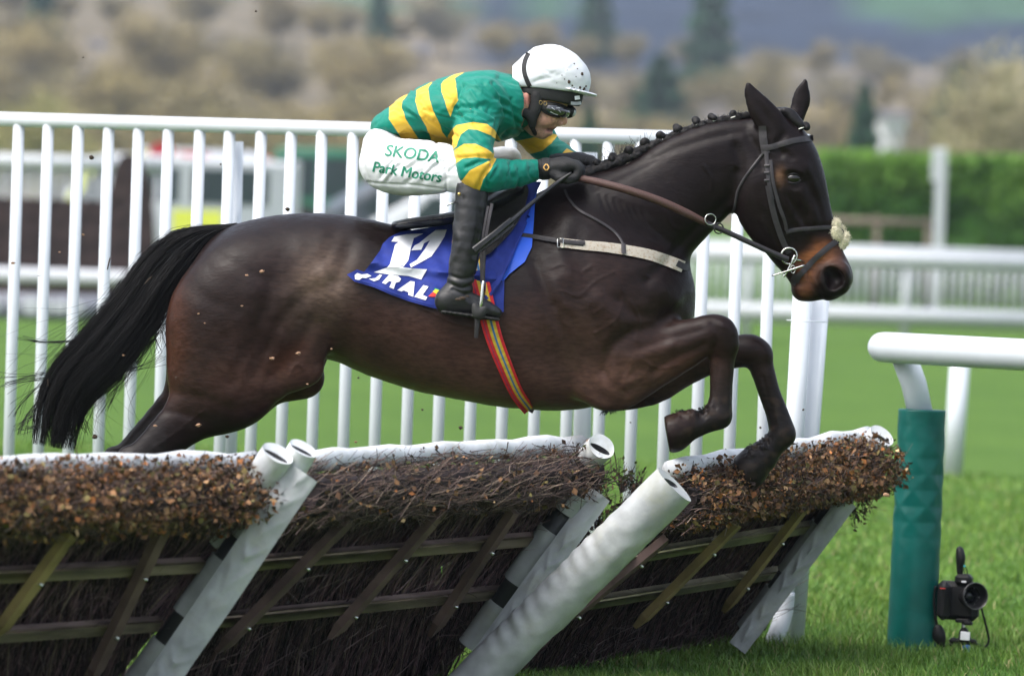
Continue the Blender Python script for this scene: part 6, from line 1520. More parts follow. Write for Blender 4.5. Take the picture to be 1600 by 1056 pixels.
sdfw('lens_pouch', [('+', [(1466, 982, 7, 0, .8), (1467, 992, 10, 0, .7), (1470, 1002, 7, 0, .7)])], M_cam, cb)
bx('quick_plate', 1505, 969, .0, .05, .05, .014, M_cam, cb, .004); bx('quick_plate', 1513, 973, -.02, .03, .03, .014, M_cam, cb, .004)
k = MB(); k.tube([cw(1505, 972), cw(1505, 986)], .006, 10); k.build('tripod_neck', M_steel, cb)
sdfw('ball_head', [('+', [(1506, 985, 6, 0, 1), (1507, 995, 9, 0, 1), (1508, 1004, 8, 0, 1)]), ('+', [(1488, 1000, 5, 0, 1), (1500, 1001, 3, 0, 1)]), ('+', [(1522, 1002, 4, 0, 1), (1512, 1001, 3, 0, 1)])], M_cam, cb)
bx('white_tag', 1508, 993, -.024, .034, .003, .030, M_white, cb, .002)
sdfw('tripod_collar', [('+', [(1509, 1010, 6.5, -.004, 1.1), (1510, 1015, 6.5, 0, 1.1)])], mat('blue_collar', (.015, .08, .25), rough=.4), cb)
for dx_, dy_ in ((-.09, .03), (.09, .03), (0, -.09)):
    p = G(1508, 1016); k = MB(); k.tube([p + Vector((0, 0, .035)), p + Vector((dx_, dy_, .006))], [.007, .005], 8); k.build('tripod_leg', M_cam, cb)
# ================================================================== FAR BACKGROUND
def zat(px, py, d): return W(px, py, d).z
M_wpaint = mat('white_paint', (.44, .46, .49), rough=.5, var=.04)
# --- two-bar running rail across the course at about 62 m
def two_rail(x0, x1, d0, d1, zs, label, posts, r=.055, nm='running_rail'):
    a, b = BG(x0, d0), BG(x1, d1); t = thing(nm, (a + b) / 2, label, 'rail')
    for z in zs:
        k = MB(); k.tube([a + Vector((0, 0, z)), b + Vector((0, 0, z))], r, 12); k.build('rail', M_wpaint, t)
    for px_ in posts:
        u = (px_ - x0) / (x1 - x0); p = a + (b - a) * u; k = MB(); k.tube([p, p + Vector((0, .0, max(zs) + .06))], .05, 10); k.ball(p + Vector((0, 0, max(zs) + .06)), .06, (1, 1, .6), 10, 6); k.build('post', M_wpaint, t)
    return t
two_rail(-120, 1000, 62, 62, (.46,), 'white low running rail across the far side of the turf on the left', (330, 620, 890), .085)
two_rail(1020, 1760, 62, 62, (.955, .347), 'white two-bar running rail across the far side of the turf on the right', (1165, 1412, 1690), .095)
# --- picket fences behind it
def picket(x0, x1, d0, d1, h_, label, sp, r_=.022, top=.05, base=.10, post=None):
    a, b = BG(x0, d0), BG(x1, d1); L = (b - a).length; u = (b - a).normalized(); t = thing('picket_fence', (a + b) / 2, label, 'fence')
    k = MB(); k.tube([a + Vector((0, 0, h_)), b + Vector((0, 0, h_))], top, 8); k.build('top_bar', M_wpaint, t)
    k = MB(); k.box((a + b) / 2 + Vector((0, 0, base / 2 + .02)), L, .05, base, (u, Vector((-u.y, u.x, 0)), Vector((0, 0, 1)))); k.build('base_board', M_wpaint, t)
    n = int(L / sp); me = None
    if n > 100: n0 = 100
    else: n0 = n
    for i in range(n0):
        p = a + u * (L * (i + .5) / n0)
        if me is None:
            k = MB(); k.tube([p + Vector((0, 0, base)), p + Vector((0, 0, h_))], r_, 6); me = k.build('picket', M_wpaint, t); p0 = p
        else:
            o = me.copy(); COL.objects.link(o); o.parent = t; o.location = me.location + (p - p0)
    return t
picket(1050, 1760, 72, 72, .98, 'thin white picket fence behind the running rail on the right', .11, .028)
picket(-80, 250, 78, 78, 1.74, 'white slatted barrier behind the dark brush fence on the left', .155, .035, .10)
# --- dark birch steeplechase fence with the rounded end
d_ = 66; a, b = BG(-160, d_), BG(243, d_); bf = thing('brush_fence', (a + b) / 2, 'dark brown brush steeplechase fence with a raised rounded end on the left', 'fence')
M_bf = mat('brush_dark', (.030, .018, .018), rough=.95, var=.5, scale=6, bump=.7, bscale=12, bdist=.05)
prof = [(-160, .0), (-160, 1.28)] + [(x, 1.28) for x in (-60, 40, 120, 165)] + [(172, 1.45), (178, 1.66), (190, 1.82), (206, 1.84), (222, 1.76), (234, 1.50), (241, 1.15), (243, .7), (243, 0)]
V = [BG(x, d_ + w, max(z, .0)) for w in (0, 1.3) for x, z in prof]; n = len(prof); k = MB(); k.add(V, [tuple(range(n)), tuple(range(n, 2 * n))[::-1]] + [(i, i + n, (i + 1) % n + n, (i + 1) % n) for i in range(n)]); k.build('birch', M_bf, bf, smooth=False)
k = MB(); k.box((BG(-160, d_ - .2) + BG(243, d_ - .2)) / 2 + Vector((0, 0, .12)), 3.0, .2, .3); k.build('ground_board', M_bf, bf, smooth=False)
# --- advertising board under the rail: blurred pale shapes on grey
d_ = 61; ba, bb = BG(-120, d_), BG(330, d_); bd = thing('banner', (ba + bb) / 2, 'low grey advertising board with blurred white lettering at the foot of the left rail', 'banner')
k = MB(); k.box((ba + bb) / 2 + Vector((0, 0, .15)), (bb - ba).length, .06, .28); k.build('board', mat('slate_board', (.16, .17, .21), rough=.6), bd)
for (x0, x1, s_) in ((-40, 0, 1), (36, 62, 2), (62, 82, 3), (84, 104, 2), (106, 130, 1), (200, 222, 3), (224, 246, 2), (248, 268, 1)):
    k = MB(); p0, p1 = BG(x0, d_ - .04, .15), BG(x1, d_ - .04, .15); k.ball((p0 + p1) / 2, (p1 - p0).length / 2, (1, .05, .9 + .1 * s_), 16, 8); k.build('lettering', M_wpaint, bd)

# --- vehicles (small, far, out of focus, but with bodies, glass, wheels and lamps)
M_vglass = mat('vehicle_glass', (.03, .045, .05), rough=.1, spec=.7); M_tyre = mat('tyre', (.015, .015, .016), rough=.8)
M_yel = mat('battenburg_yellow', (.62, .66, .08), rough=.4); M_grn = mat('battenburg_green', (.03, .30, .12), rough=.4); M_red = mat('vehicle_red', (.42, .015, .03), rough=.4)
def vehicle(nm, label, cat, px, d, L, H, Wd, prof, windows, wheels, body_mat, ang=0.0, stripes=(), z0=.0):
    """prof: side outline (x 0..L, z); windows/stripes: polygons on the side"""
    o = BG(px, d); t = thing(nm, o, label, cat); ca, sa = math.cos(ang), math.sin(ang)
    def T(x, y, z): return o + Vector((x * ca - y * sa, x * sa + y * ca, z + z0))
    n = len(prof); secs = [(-Wd / 2, .93), (-Wd / 2 + .06, 1.0), (Wd / 2 - .06, 1.0), (Wd / 2, .93)]; cx = L / 2; cz = .9
    V = [T(cx + (x - cx) * s_, y, cz + (z - cz) * s_) for y, s_ in secs for x, z in prof]; k = MB()
    F = [tuple(range(n)), tuple(range(3 * n, 4 * n))[::-1]] + [(j * n + i, (j + 1) * n + i, (j + 1) * n + (i + 1) % n, j * n + (i + 1) % n) for j in range(3) for i in range(n)]
    k.add(V, F); bo = k.build('body', body_mat, t, smooth=30)
    for sd in (-1, 1):
        for w_ in windows:
            k = MB(); P_ = [T(x, sd * (Wd / 2 + .012), z) for x, z in w_] + [T(x, sd * (Wd / 2 - .03), z) for x, z in w_]; m_ = len(w_); k.add(P_, [tuple(range(m_)), tuple(range(m_, 2 * m_))[::-1]] + [(i, i + m_, (i + 1) % m_ + m_, (i + 1) % m_) for i in range(m_)]); k.build('window', M_vglass, t, smooth=False)
        for mt_, w_ in stripes:
            k = MB(); P_ = [T(x, sd * (Wd / 2 + .006), z) for x, z in w_] + [T(x, sd * (Wd / 2 - .03), z) for x, z in w_]; m_ = len(w_); k.add(P_, [tuple(range(m_)), tuple(range(m_, 2 * m_))[::-1]] + [(i, i + m_, (i + 1) % m_ + m_, (i + 1) % m_) for i in range(m_)]); k.build('stripe', mt_, t, smooth=False)
        for (x, r_) in wheels:
            k = MB(); k.tube([T(x, sd * (Wd / 2 - .24), r_), T(x, sd * (Wd / 2 + .02), r_)], r_, 20); wo = k.build('wheel', M_tyre, t, smooth=35); k = MB(); k.tube([T(x, sd * (Wd / 2 - .1), r_), T(x, sd * (Wd / 2 + .03), r_)], r_ * .55, 14); k.build('hub', M_steel, wo, smooth=35)
        k = MB(); k.ball(T(L - .12, sd * Wd * .36, .75), .12, (.8, 1, .8), 10, 6); k.build('headlight', mat('lamp_glass', (.6, .6, .6), rough=.2), t)
    return t
rectp = lambda x0, x1, z0, z1: [(x0, z0), (x1, z0), (x1, z1), (x0, z1)]
vehicle('ambulance', 'white ambulance with yellow and green squares and red roof flash, seen through the railing', 'ambulance', 252, 150, 5.6, 2.2, 2.0,
        [(0.05, .35), (5.5, .35), (5.55, .95), (5.2, 1.2), (4.35, 1.38), (3.3, 2.2), (2.9, 2.35), (.2, 2.38), (0.0, 2.1)], [rectp(.9, 1.9, 1.35, 2.0), rectp(2.1, 3.1, 1.35, 2.05), [(3.25, 1.4), (4.1, 1.4), (3.4, 2.0), (3.25, 2.0)]], [(1.1, .36), (4.5, .36)],
        M_wpaint, -.9, [(M_yel, rectp(.1, .8, .75, 1.25)), (M_grn, rectp(.8, 1.6, .75, 1.25)), (M_yel, rectp(1.6, 2.4, .75, 1.25)), (M_grn, rectp(2.4, 3.2, .75, 1.25)), (M_yel, rectp(3.2, 4.0, .75, 1.25)), (M_yel, rectp(.1, 1.6, 2.06, 2.25)), (M_red, [(2.2, 2.12), (3.1, 2.12), (4.2, 1.42), (4.5, 1.42), (3.35, 2.24), (2.2, 2.3)])])
vehicle('rescue_van', 'white and yellow rescue van behind the slatted barrier on the left', 'van', 88, 90, 3.8, 1.9, 1.8,
        [(0, .35), (3.8, .35), (3.8, 1.9), (.75, 1.95), (.45, 1.8), (.05, 1.15)], [rectp(1.1, 1.9, 1.2, 1.75), rectp(2.1, 3.3, 1.2, 1.75), [(.3, 1.2), (.9, 1.2), (.9, 1.75), (.62, 1.72)]], [(.8, .34), (3.0, .34)], M_wpaint, .05, [(M_yel, rectp(.15, 1.0, .7, 1.1)), (M_yel, rectp(1.8, 2.6, .7, 1.1)), (M_red, rectp(.1, .5, .45, .66)), (M_yel, [(.12, 1.15), (.3, 1.15), (.66, 1.82), (.5, 1.85)])])
sg_ = thing('round_sign', BG(243, 92), 'round red disc sign standing beside the ambulance', 'sign')
k = MB(); c0 = BG(252, 92, 1.93); k.tube([c0 + Vector((0, -.02, 0)), c0 + Vector((0, .03, 0))], .22, 24); k.build('disc', M_red, sg_, smooth=35); k = MB(); k.tube([BG(252, 92.06, 0), BG(252, 92.06, 1.9)], .03, 8); k.build('pole', M_wpaint, sg_)
M_dkgreen = mat('tractor_green', (.012, .13, .07), rough=.4)
vehicle('tractor', 'dark green tractor cab with open windows parked beyond the railing', 'tractor', 425, 112, 2.9, 2.3, 1.7,
        [(0, .55), (2.7, .55), (2.9, .75), (2.9, 1.25), (1.75, 1.3), (1.6, 2.2), (1.5, 2.28), (.1, 2.28), (0, 2.15)], [rectp(.15, .85, 1.3, 2.1), [(.95, 1.3), (1.62, 1.3), (1.5, 2.1), (.95, 2.1)]], [(.5, .6), (2.4, .42)], M_dkgreen, 0, [(M_red, rectp(1.8, 2.2, .8, 1.1)), (M_yel, rectp(2.2, 2.45, .8, 1.05))])
vehicle('car', 'dark car beyond the railing, half hidden by the rider\'s seat', 'car', 500, 100, 4.2, 1.6, 1.8,
        [(0, .3), (4.2, .3), (4.2, .75), (3.9, .95), (3.1, 1.05), (2.5, 1.62), (.9, 1.65), (.1, 1.15)], [[(.5, 1.1), (1.5, 1.1), (1.5, 1.55), (1.0, 1.55)], [(1.6, 1.1), (2.9, 1.1), (2.45, 1.55), (1.6, 1.55)]], [(.8, .33), (3.4, .33)], mat('car_dark', (.03, .04, .05), rough=.3), .2)
vehicle('car', 'white car with pale green windows under the jockey\'s thigh, beyond the railing', 'car', 565, 84, 4.4, 1.5, 1.8,
        [(0, .3), (4.4, .3), (4.4, .7), (4.0, .92), (3.0, 1.0), (2.3, 1.5), (.9, 1.52), (.1, 1.05)], [[(.6, 1.02), (1.5, 1.02), (1.5, 1.44), (1.0, 1.44)], [(1.6, 1.02), (2.8, 1.02), (2.3, 1.43), (1.6, 1.43)]], [(.85, .33), (3.5, .33)], M_wpaint, 0)
# --- hedge, paddock rails, finishing post
hd = thing('hedge', BG(1560, 92), 'long clipped bright green hedge on the right behind the rails', 'hedge'); HL = []
a, b = BG(1276, 92), BG(1900, 92)
k = MB(); nx, ph = 70, 9; prf = [(-1.0, -.02), (-1.05, .8), (-1.0, 1.7), (-.9, 2.12), (-.6, 2.25), (.6, 2.27), (.95, 2.1), (1.0, 1.0), (1.0, -.02)]; V = []
for i in range(nx + 1):
    for (y, z) in prf:
        p = a + (b - a) * (i / nx) + Vector((0, y * 1.1 + .9, z)); n_ = noise.noise((p.x * 1.2, p.y * 1.2, p.z * 1.5)); V.append(p + Vector((n_ * .12, n_ * .16, n_ * .12 if z > .1 else 0)))
k.add(V, [(i * ph + j, (i + 1) * ph + j, (i + 1) * ph + j + 1, i * ph + j + 1) for i in range(nx) for j in range(ph - 1)] + [tuple(range(ph)), tuple(nx * ph + j for j in range(ph))[::-1]])
k.build('hedge_core', mat('hedge_inner', (.03, .085, .010), rough=.9, var=.6, scale=3, bump=1, bscale=6, bdist=.1), hd)
rg = np.random.default_rng(5)
def leaf_cloud(name, pts, size, cols, material, parent, squash=1.0):
    k_ = len(pts); A = rg.normal(0, 1, (k_, 3)); A /= np.linalg.norm(A, axis=1)[:, None]; B_ = np.cross(A, rg.normal(0, 1, (k_, 3))); B_ /= np.linalg.norm(B_, axis=1)[:, None]; l = rg.uniform(.5, 1.2, (k_, 1)) * size
    v = np.stack([pts - A * l, pts + B_ * l * .5 * squash, pts + A * l, pts - B_ * l * .5 * squash], 1).reshape(-1, 3); return mesh_obj(name, v, np.arange(k_ * 4).reshape(-1, 4), material, parent, smooth=False, col=np.repeat(cols, 4, axis=0))
M_fol = mat('foliage', attr='Col', rough=.75, var=.2, scale=3, spec=.2)
n = 30000; aa, bb = np.array(a), np.array(b); t_ = rg.uniform(0, 1, n); q = rg.uniform(0, 1, n); y = np.where(q < .6, -1.1, rg.uniform(-1.1, 1.1, n)) + rg.normal(0, .07, n) + .9; z = np.where(q < .6, rg.uniform(0, 2.25, n), 2.27) + rg.normal(0, .06, n)
P_ = aa + (bb - aa) * t_[:, None] + np.stack([0 * y, y, np.clip(z, 0.02, None)], 1)
cl = np.array([noise.noise((p[0] * .9, p[1], p[2] * 1.1)) for p in P_]); f_ = np.clip(.5 + cl * 1.2 + rg.normal(0, .2, n) + (q > .6) * .35, 0, 1)[:, None]
leaf_cloud('leaves', P_, .07, np.array([.028, .090, .012]) * (1 - f_) + np.array([.13, .25, .040]) * f_, M_fol, hd)
pk_ = two_rail(1285, 1450, 86, 86, (1.28, .80), 'brown wooden post and rail in front of the hedge', (1290, 1366, 1446), .06, 'wooden_rail')
for o in pk_.children: o.data.materials[0] = mat('rail_wood', (.14, .11, .085), rough=.85)
wp = thing('tall_post', BG(1468, 82), 'tall white post with a broader top in front of the hedge', 'post')
z1, z2, z3 = zat(1469, 232, 82), zat(1468, 285, 82), zat(1458, 385, 82); k = MB(); k.box(BG(1466, 82, z2 / 2), .15, .08, z2, None, .01); k.build('shaft', M_wpaint, wp, smooth=30); k = MB(); k.box(BG(1468, 82, (z1 + z2) / 2), .22, .1, z1 - z2, None, .02); k.build('head', M_wpaint, wp, smooth=30)
bl = thing('gas_tank', BG(1303, 100), 'small pale blue tank at the left end of the hedge', 'tank'); zz = zat(1303, 236, 100); k = MB(); k.ball(BG(1303, 100, zz - .35), .33, (.9, .9, 1.15), 16, 10); k.build('vessel', mat('pale_blue', (.38, .52, .58), rough=.5), bl); k = MB(); k.tube([BG(1303, 100, 0), BG(1303, 100, zz - .4)], .12, 10); k.build('stand', M_wpaint, bl)

# --- trees
M_bark = mat('bark', (.17, .14, .11), rough=.9, var=.3, scale=4, bump=.5, bscale=20)
def make_bare(seed, col, H=10.0, Wc=7.0, n=4200, name='bare_tree', sz=.13, lo=.22):
    rr = random.Random(seed); rq = np.random.default_rng(seed); t = thing(name, (0, 0, 0), 'x', 'tree'); k = MB(); lumps = []
    k.tube([(0, 0, -.3), (.05, .02, H * .15), (.1, 0, H * .4), (0, .1, H * .7)], [.26, .2, .13, .05], 8)
    for i in range(11):
        z0_ = H * rr.uniform(.14, .5); an = rr.uniform(0, 6.28); r_ = Wc / 2 * rr.uniform(.45, .85); z1_ = min(H * .95, z0_ + H * rr.uniform(.2, .45)); p0_ = Vector((0, 0, z0_)); p1_ = Vector((math.cos(an) * r_, math.sin(an) * r_, z1_)); mid = (p0_ + p1_) / 2 + Vector((0, 0, -.04 * H))
        k.tube([p0_, mid, p1_], [.09, .05, .02], 6)
        lumps.append((p1_, rr.uniform(.18, .30) * Wc)); lumps.append((mid, rr.uniform(.14, .22) * Wc))
        for _ in range(3): q_ = mid + Vector((rr.uniform(-1, 1), rr.uniform(-1, 1), rr.uniform(.2, 1.2))) * Wc * .16; k.tube([mid, q_], [.03, .01], 4); lumps.append((q_, Wc * .15))
    lumps.append((Vector((0, 0, H * .85)), Wc * .22)); k.build('trunk', M_bark, t)
    L = np.array([tuple(p) for p, _ in lumps]); Rr_ = np.array([r_ for _, r_ in lumps]); pr = Rr_ ** 2 / (Rr_ ** 2).sum(); ix = rq.choice(len(L), n, p=pr); dv = rq.normal(0, 1, (n, 3)); dv /= np.linalg.norm(dv, axis=1)[:, None]; rad = rq.uniform(0, 1, n) ** .5
    P_ = L[ix] + dv * (rad * Rr_[ix])[:, None]; P_[:, 2] = np.clip(P_[:, 2], H * .04, None)
    m = P_.shape[0]; A = dv * .6 + rq.normal(0, .6, (m, 3)) + np.array([0, 0, .5]); A /= np.linalg.norm(A, axis=1)[:, None]; B_ = np.cross(A, rq.normal(0, 1, (m, 3))); B_ /= np.linalg.norm(B_, axis=1)[:, None]; l = rq.uniform(.5, 1.4, (m, 1)) * sz * H / 10 * 3
    wq = l * .16 * rq.uniform(.6, 1.4, (m, 1)); v = np.stack([P_ - A * l, P_ + B_ * wq, P_ + A * l, P_ - B_ * wq], 1).reshape(-1, 3)
    lv = rq.uniform(.6, 1.35, (len(L), 1))[ix]; c = np.array(col) * lv * rq.uniform(.75, 1.25, (m, 1)); mesh_obj('crown', v, np.arange(m * 4).reshape(-1, 4), M_fol, t, smooth=False, col=np.repeat(c, 4, axis=0)); return t
def make_conifer(seed, col, H=10.0, Wc=3.2, n=9500, lo=.06):
    rq = np.random.default_rng(seed); t = thing('conifer', (0, 0, 0), 'x', 'tree'); k = MB(); k.tube([(0, 0, -.3), (0, 0, H * .9)], [.2, .03], 8); k.build('trunk', M_bark, t)
    z = rq.uniform(lo, 1, n) ** .9; r_ = (1 - z) ** .75 * Wc / 2 * (1 + .22 * np.sin(z * 40 + rq.uniform(0, 1, n))); an = rq.uniform(0, 6.28, n); rr_ = r_ * rq.uniform(.35, 1.08, n) * (1 + .18 * np.sin(an * 5 + z * 9)); P_ = np.stack([np.cos(an) * rr_, np.sin(an) * rr_, z * H], 1)
    m = n; A = np.stack([np.cos(an), np.sin(an), -.3 + 0 * an], 1) + rq.normal(0, .4, (m, 3)); A /= np.linalg.norm(A, axis=1)[:, None]; B_ = np.cross(A, rq.normal(0, 1, (m, 3))); B_ /= np.linalg.norm(B_, axis=1)[:, None]; l = rq.uniform(.5, 1.2, (m, 1)) * .28
    v = np.stack([P_ - A * l, P_ + B_ * l * .35, P_ + A * l, P_ - B_ * l * .35], 1).reshape(-1, 3); c = np.array(col) * rq.uniform(.5, 1.5, (m, 1)); mesh_obj('crown', v, np.arange(m * 4).reshape(-1, 4), M_fol, t, smooth=False, col=np.repeat(c, 4, axis=0)); return t
def place(proto, used, px, d, H, label, group=None, wscale=1.0, rz=0, base=10.0):
    """first call moves the prototype itself, later calls copy it and its parts"""
    z = hill_z(*(lambda p: (p.x, d))(BG(px, d))); p = BG(px, d, z); s_ = H / base
    if not used[0]: o = proto; used[0] = True
    else:
        o = proto.copy(); COL.objects.link(o)
        for ch in proto.children: c_ = ch.copy(); COL.objects.link(c_); c_.parent = o
    o.location = p; o.scale = (s_ * wscale, s_ * wscale, s_); o.rotation_euler = (0, 0, rz); o['label'] = label
    if group: o['group'] = group
    elif 'group' in o: del o['group']
    return o
rt = random.Random(12)
kinds = [(make_bare(1, (0.266, 0.215, 0.096)), [False], 'brown'), (make_bare(2, (0.228, 0.192, 0.089), 10, 8.5), [False], 'brown'), (make_bare(3, (0.304, 0.248, 0.112), 10, 6.2), [False], 'tan'), (make_bare(4, (0.197, 0.174, 0.105), 10, 7.5), [False], 'grey')]
willow = (make_bare(5, (0.259, 0.245, 0.094), 10, 9.0, 5200, 'willow_tree'), [False])
GL = {'brown': ('bare brown tree in the wooded belt beyond the course', 'bare brown trees in the wooded belt'), 'tan': ('slim bare tan tree in the wooded belt beyond the course', 'slim tan trees in the wooded belt'), 'grey': ('bare greyish tree in the wooded belt beyond the course', 'greyish trees in the wooded belt')}
for row, (d, n, H0, H1) in enumerate(((270, 22, 2.8, 4.0), (300, 22, 4.0, 5.4), (350, 22, 5.4, 7.0), (430, 24, 5.6, 7.6), (560, 26, 4.2, 6.8))):
    for i in range(n):
        px = -130 + (1860) * (i + .5) / n + rt.uniform(-35, 35); ki = rt.choice((0, 0, 1, 1, 2, 2, 3)) if px < 900 else rt.choice((1, 1, 3, 3, 0))
        if row <= 1 and 1090 < px < 1420: H0_, H1_ = (2.6, 3.4) if row == 0 else (3.6, 4.4)
        else: H0_, H1_ = H0, H1
        H_ = rt.uniform(H0_, H1_) * (1.10 if px < 420 else 1.0) * (.92 if 760 < px < 1150 else 1); pr, us, nm = kinds[ki]
        if px > 860 and row >= 3: H_ *= .84
        if row >= 3 and (70 < px < 190 or 600 < px < 690): H_ = 2.6 if row == 3 else 4.0
        place(pr, us, px, d + rt.uniform(-14, 14), H_, GL[nm][0], GL[nm][1], rt.uniform(1.25, 1.7), rt.uniform(0, 6.28))
for px, d, H_, ws in ((20, 240, 4.7, 1.1), (95, 250, 3.2, 1.2), (-60, 245, 4.6, 1.1), (160, 255, 2.6, 1.2)):
    place(willow[0], willow[1], px, d, H_, {20: 'largest yellowish willow at the left edge of the wooded belt', 95: 'low yellow-olive willow right of the largest one', -60: 'yellowish willow left of the largest one, mostly out of frame', 160: 'lowest olive shrub-like willow in the row at the left'}[px], None, ws, px)
big = (make_bare(9, (0.292, 0.261, 0.148), 10, 8.5, 7000, 'large_bare_tree', .12), [False])
place(big[0], big[1], 1548, 200, 7.4, 'tall pale branching bare tree rising at the right edge above the hedge', None, 1.0, .4)
place(big[0], big[1], 1700, 210, 6.8, 'pale bare tree beyond the right edge next to the tall one', None, 1.1, 2.0)
con = (make_conifer(21, (.035, .095, .045)), [False])
for px, d, H_, lab, ws in ((1344, 230, 6.4, 'dark green pointed conifer standing above the left part of the hedge', 1.05), (590, 520, 10.5, 'tall dark conifer high in the wood above the jockey\'s back', .85), (1106, 500, 14.0, 'tallest dark conifer on the wooded slope left of the horse\'s ears', 1.1),
                           (915, 210, 4.8, 'green conifer right behind the jockey\'s goggles', 1.1), (62, 480, 9.5, 'dark conifer above the white houses at the left', 1.2), (1028, 380, 8.0, 'dark rounded evergreen between the helmet and the plaited mane', 2.2), (1490, 420, 7.0, 'dark evergreen half hidden behind the pale bare tree', 1.6), (930, 560, 11, 'faint conifer above the white helmet peak', 1.3)):
    place(con[0], con[1], px, d, H_, lab, None, ws)
# --- houses on the slope
M_render_w = mat('white_render', (.62, .62, .63), rough=.8); M_roof = mat('slate_roof', (.10, .095, .10), rough=.8); M_stone = mat('buff_stone', (.36, .30, .24), rough=.85)
def house(label, px, py, d, w_, h_, roofh, wall, ang=0.0, dp=6):
    zc = zat(px, py, d); o = BG(px, d, zc); z = hill_z(o.x, d); t = thing('house', Vector((o.x, o.y, zc - h_ / 2)), label, 'house'); u = Vector((math.cos(ang), math.sin(ang), 0)); v = Vector((-u.y, u.x, 0)); b0 = Vector((o.x, o.y, zc - h_ / 2))
    low = min(z, b0.z) - .5; k = MB(); k.box(Vector((b0.x, b0.y, (low + b0.z + h_) / 2)), w_, dp, b0.z + h_ - low, (u, v, Vector((0, 0, 1)))); k.build('wall', wall, t, smooth=False)
    e = .3; A = [b0 + u * sx * (w_ / 2 + e) + v * sy * (dp / 2 + e) + Vector((0, 0, h_ + .003)) for sx in (-1, 1) for sy in (-1, 1)]; Rg = [b0 + u * sx * (w_ / 2 + e) + Vector((0, 0, h_ + roofh)) for sx in (-1, 1)]
    k = MB(); k.add(A + Rg, [(0, 2, 5, 4), (1, 4, 5, 3), (0, 4, 1), (2, 3, 5), (0, 1, 3, 2)]); rf = k.build('roof', M_roof, t, smooth=False); k = MB(); k.box(b0 + u * w_ * .3 + Vector((0, 0, h_ + roofh * .9)), .6, .6, 1.2); k.build('chimney', M_stone, rf, smooth=False)
    for sx in (-.3, 0, .3):
        for zz_ in ((.3, .72) if h_ > 4 else (.5,)):
            k = MB(); k.box(b0 + u * w_ * sx - v * (dp / 2 + .01) + Vector((0, 0, h_ * zz_)), .9 * min(1, w_ / 5), .06, 1.0 * min(1, h_ / 5), (u, v, Vector((0, 0, 1)))); k.build('window', M_vglass, t, smooth=False)
house('small white house at the left among the trees, right of the dark conifer', 106, 116, 520, 2.0, 2.2, .9, M_render_w, .1, 3)
house('white gabled house at the left, the larger of the two white ones', 150, 108, 524, 2.4, 2.6, 1.4, M_render_w, 1.2, 2.6)
house('long buff house low in the trees left of the middle', 250, 132, 470, 3.4, 1.2, .8, M_stone, 0, 2)
house('buff house among the trees above the back of the jockey', 640, 104, 525, 3.4, 2.2, 1.2, M_stone, .1, 2.5)
house('white house low behind the hedge right of the dark conifer', 1392, 206, 330, 1.3, 1.5, .6, M_render_w, .2, 2)

# --- bits of turf, leaf and twig in the air
rb_ = random.Random(31); M_clod = mat('clod', (.05, .032, .02), rough=.95, bump=.8, bscale=300); M_chip = mat('leaf_chip', (.34, .20, .12), rough=.8); n_c = 0
BITS = [(130, 90, 1.5, 'c'), (400, 18, 2, 'c'), (143, 246, 4.5, 'c'), (449, 327, 4, 'c'), (88, 35 + 680, 6, 'l'), (409, 424, 4, 'l'), (386, 430, 2.5, 'l'), (193, 555, 2.5, 'l'), (425, 560, 4, 'l'), (466, 552, 4.5, 'l'), (75, 598, 3, 't'), (243, 665, 3, 'l'), (310, 664, 4.5, 'l'), (720, 668, 3.5, 'c'),
        (1063, 780, 2, 'c'), (1188, 668, 2, 'c'), (20, 411, 3.5, 'l'), (62, 431, 2, 't'), (130, 367, 2.5, 'l'), (93, 394, 2, 'l'), (355, 682, 3, 'c'), (31, 716, 6, 'l'), (148, 682, 4.5, 'c'), (518, 545, 2, 'l'), (556, 690, 2.5, 'l'), (480, 600, 2, 'l'), (345, 257, 1.8, 'c'), (232, 438, 4, 't'), (170, 412, 5, 't'), (275, 590, 2, 'c'),
        (310, 490, 2, 'l'), (378, 478, 1.8, 'l'), (660, 640, 2, 'c'), (1385, 773, 5, 'l'), (320, 505, 1.6, 'l'), (610, 715, 2.5, 'c'), (560, 590, 2, 'c'), (985, 660, 1.5, 'c'), (1255, 640, 2, 'c'), (1270, 745, 2, 'c'), (690, 890, 3, 'g')]
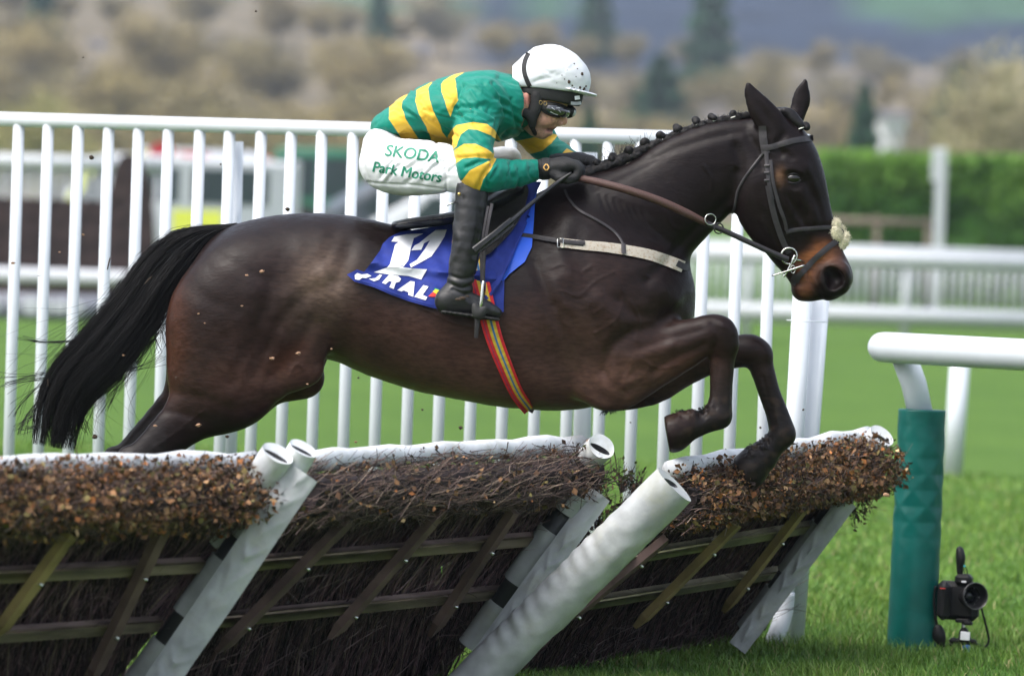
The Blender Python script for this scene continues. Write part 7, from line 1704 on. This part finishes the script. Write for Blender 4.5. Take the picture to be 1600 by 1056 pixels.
LBL = {'c': ('small dark clod of turf thrown up in the air near the horse', 'clods thrown up by the hooves', 'clod', M_clod), 'l': ('scrap of dry brown leaf flying in the air near the horse', 'leaf scraps flying in the air', 'leaf_scrap', M_chip), 't': ('short broken twig flying in front of the railing', 'broken twigs flying in the air', 'twig', M_clod), 'g': ('blade of cut grass flying in front of the middle hurdle', None, 'grass_blade', mat('fresh_blade', (.12, .26, .04)))}
for (x, y, r_, ty) in BITS:
    lab, grp, nm, mt_ = LBL[ty]; d = (17.45 if x < 600 else 17.5) - (1.6 if y > 700 and x < 200 else 0) - (.9 if ty == 'g' else 0); c0 = W(x, y, d); k = MB(); R_ = r_ * .8 / FPX * d
    if ty in 'tg': a_ = rb_.uniform(0, 6.28); k.tube([c0 + RT * math.cos(a_) * q_ * R_ * 2.4 + UP * (math.sin(a_) * q_ * R_ * 2.4 + .3 * R_ * (1 - q_ * q_)) for q_ in (-1, -.5, 0, .5, 1)], R_ * .28, 5)
    else:
        k.ball(c0, R_, (1.2, .8, .85) if ty == 'c' else (1.25, .5, .6), 8, 6); k.v = [tuple(Vector(v_) + Vector([rb_.uniform(-.35, .35) * R_ for _ in range(3)])) for v_ in k.v]
    o = k.build(nm, mt_); tag(o, lab, nm.replace('_', ' '), grp)

# --- air between the near things and the hills
hz = MB(); hz.box((0, 1260, 90), 3000, 2700, 190); hz.v = [(v_[0], v_[1], -1.0 if v_[2] < 50 else 320.0) for v_ in hz.v]
hm_ = bpy.data.materials.new('haze'); hm_.use_nodes = True; nt = hm_.node_tree; nt.nodes.remove(nt.nodes['Principled BSDF']); pv = _n(nt, 'ShaderNodeVolumePrincipled'); pv.inputs['Color'].default_value = (.74, .84, .98, 1); pv.inputs['Density'].default_value = .0003; pv.inputs['Anisotropy'].default_value = .2
nt.links.new(pv.outputs[0], nt.nodes['Material Output'].inputs['Volume'])
hazeo = hz.build('haze', hm_, smooth=False); hazeo['kind'] = 'stuff'; hazeo['label'] = 'thin pale blue haze over the far slope'; hazeo['category'] = 'haze'
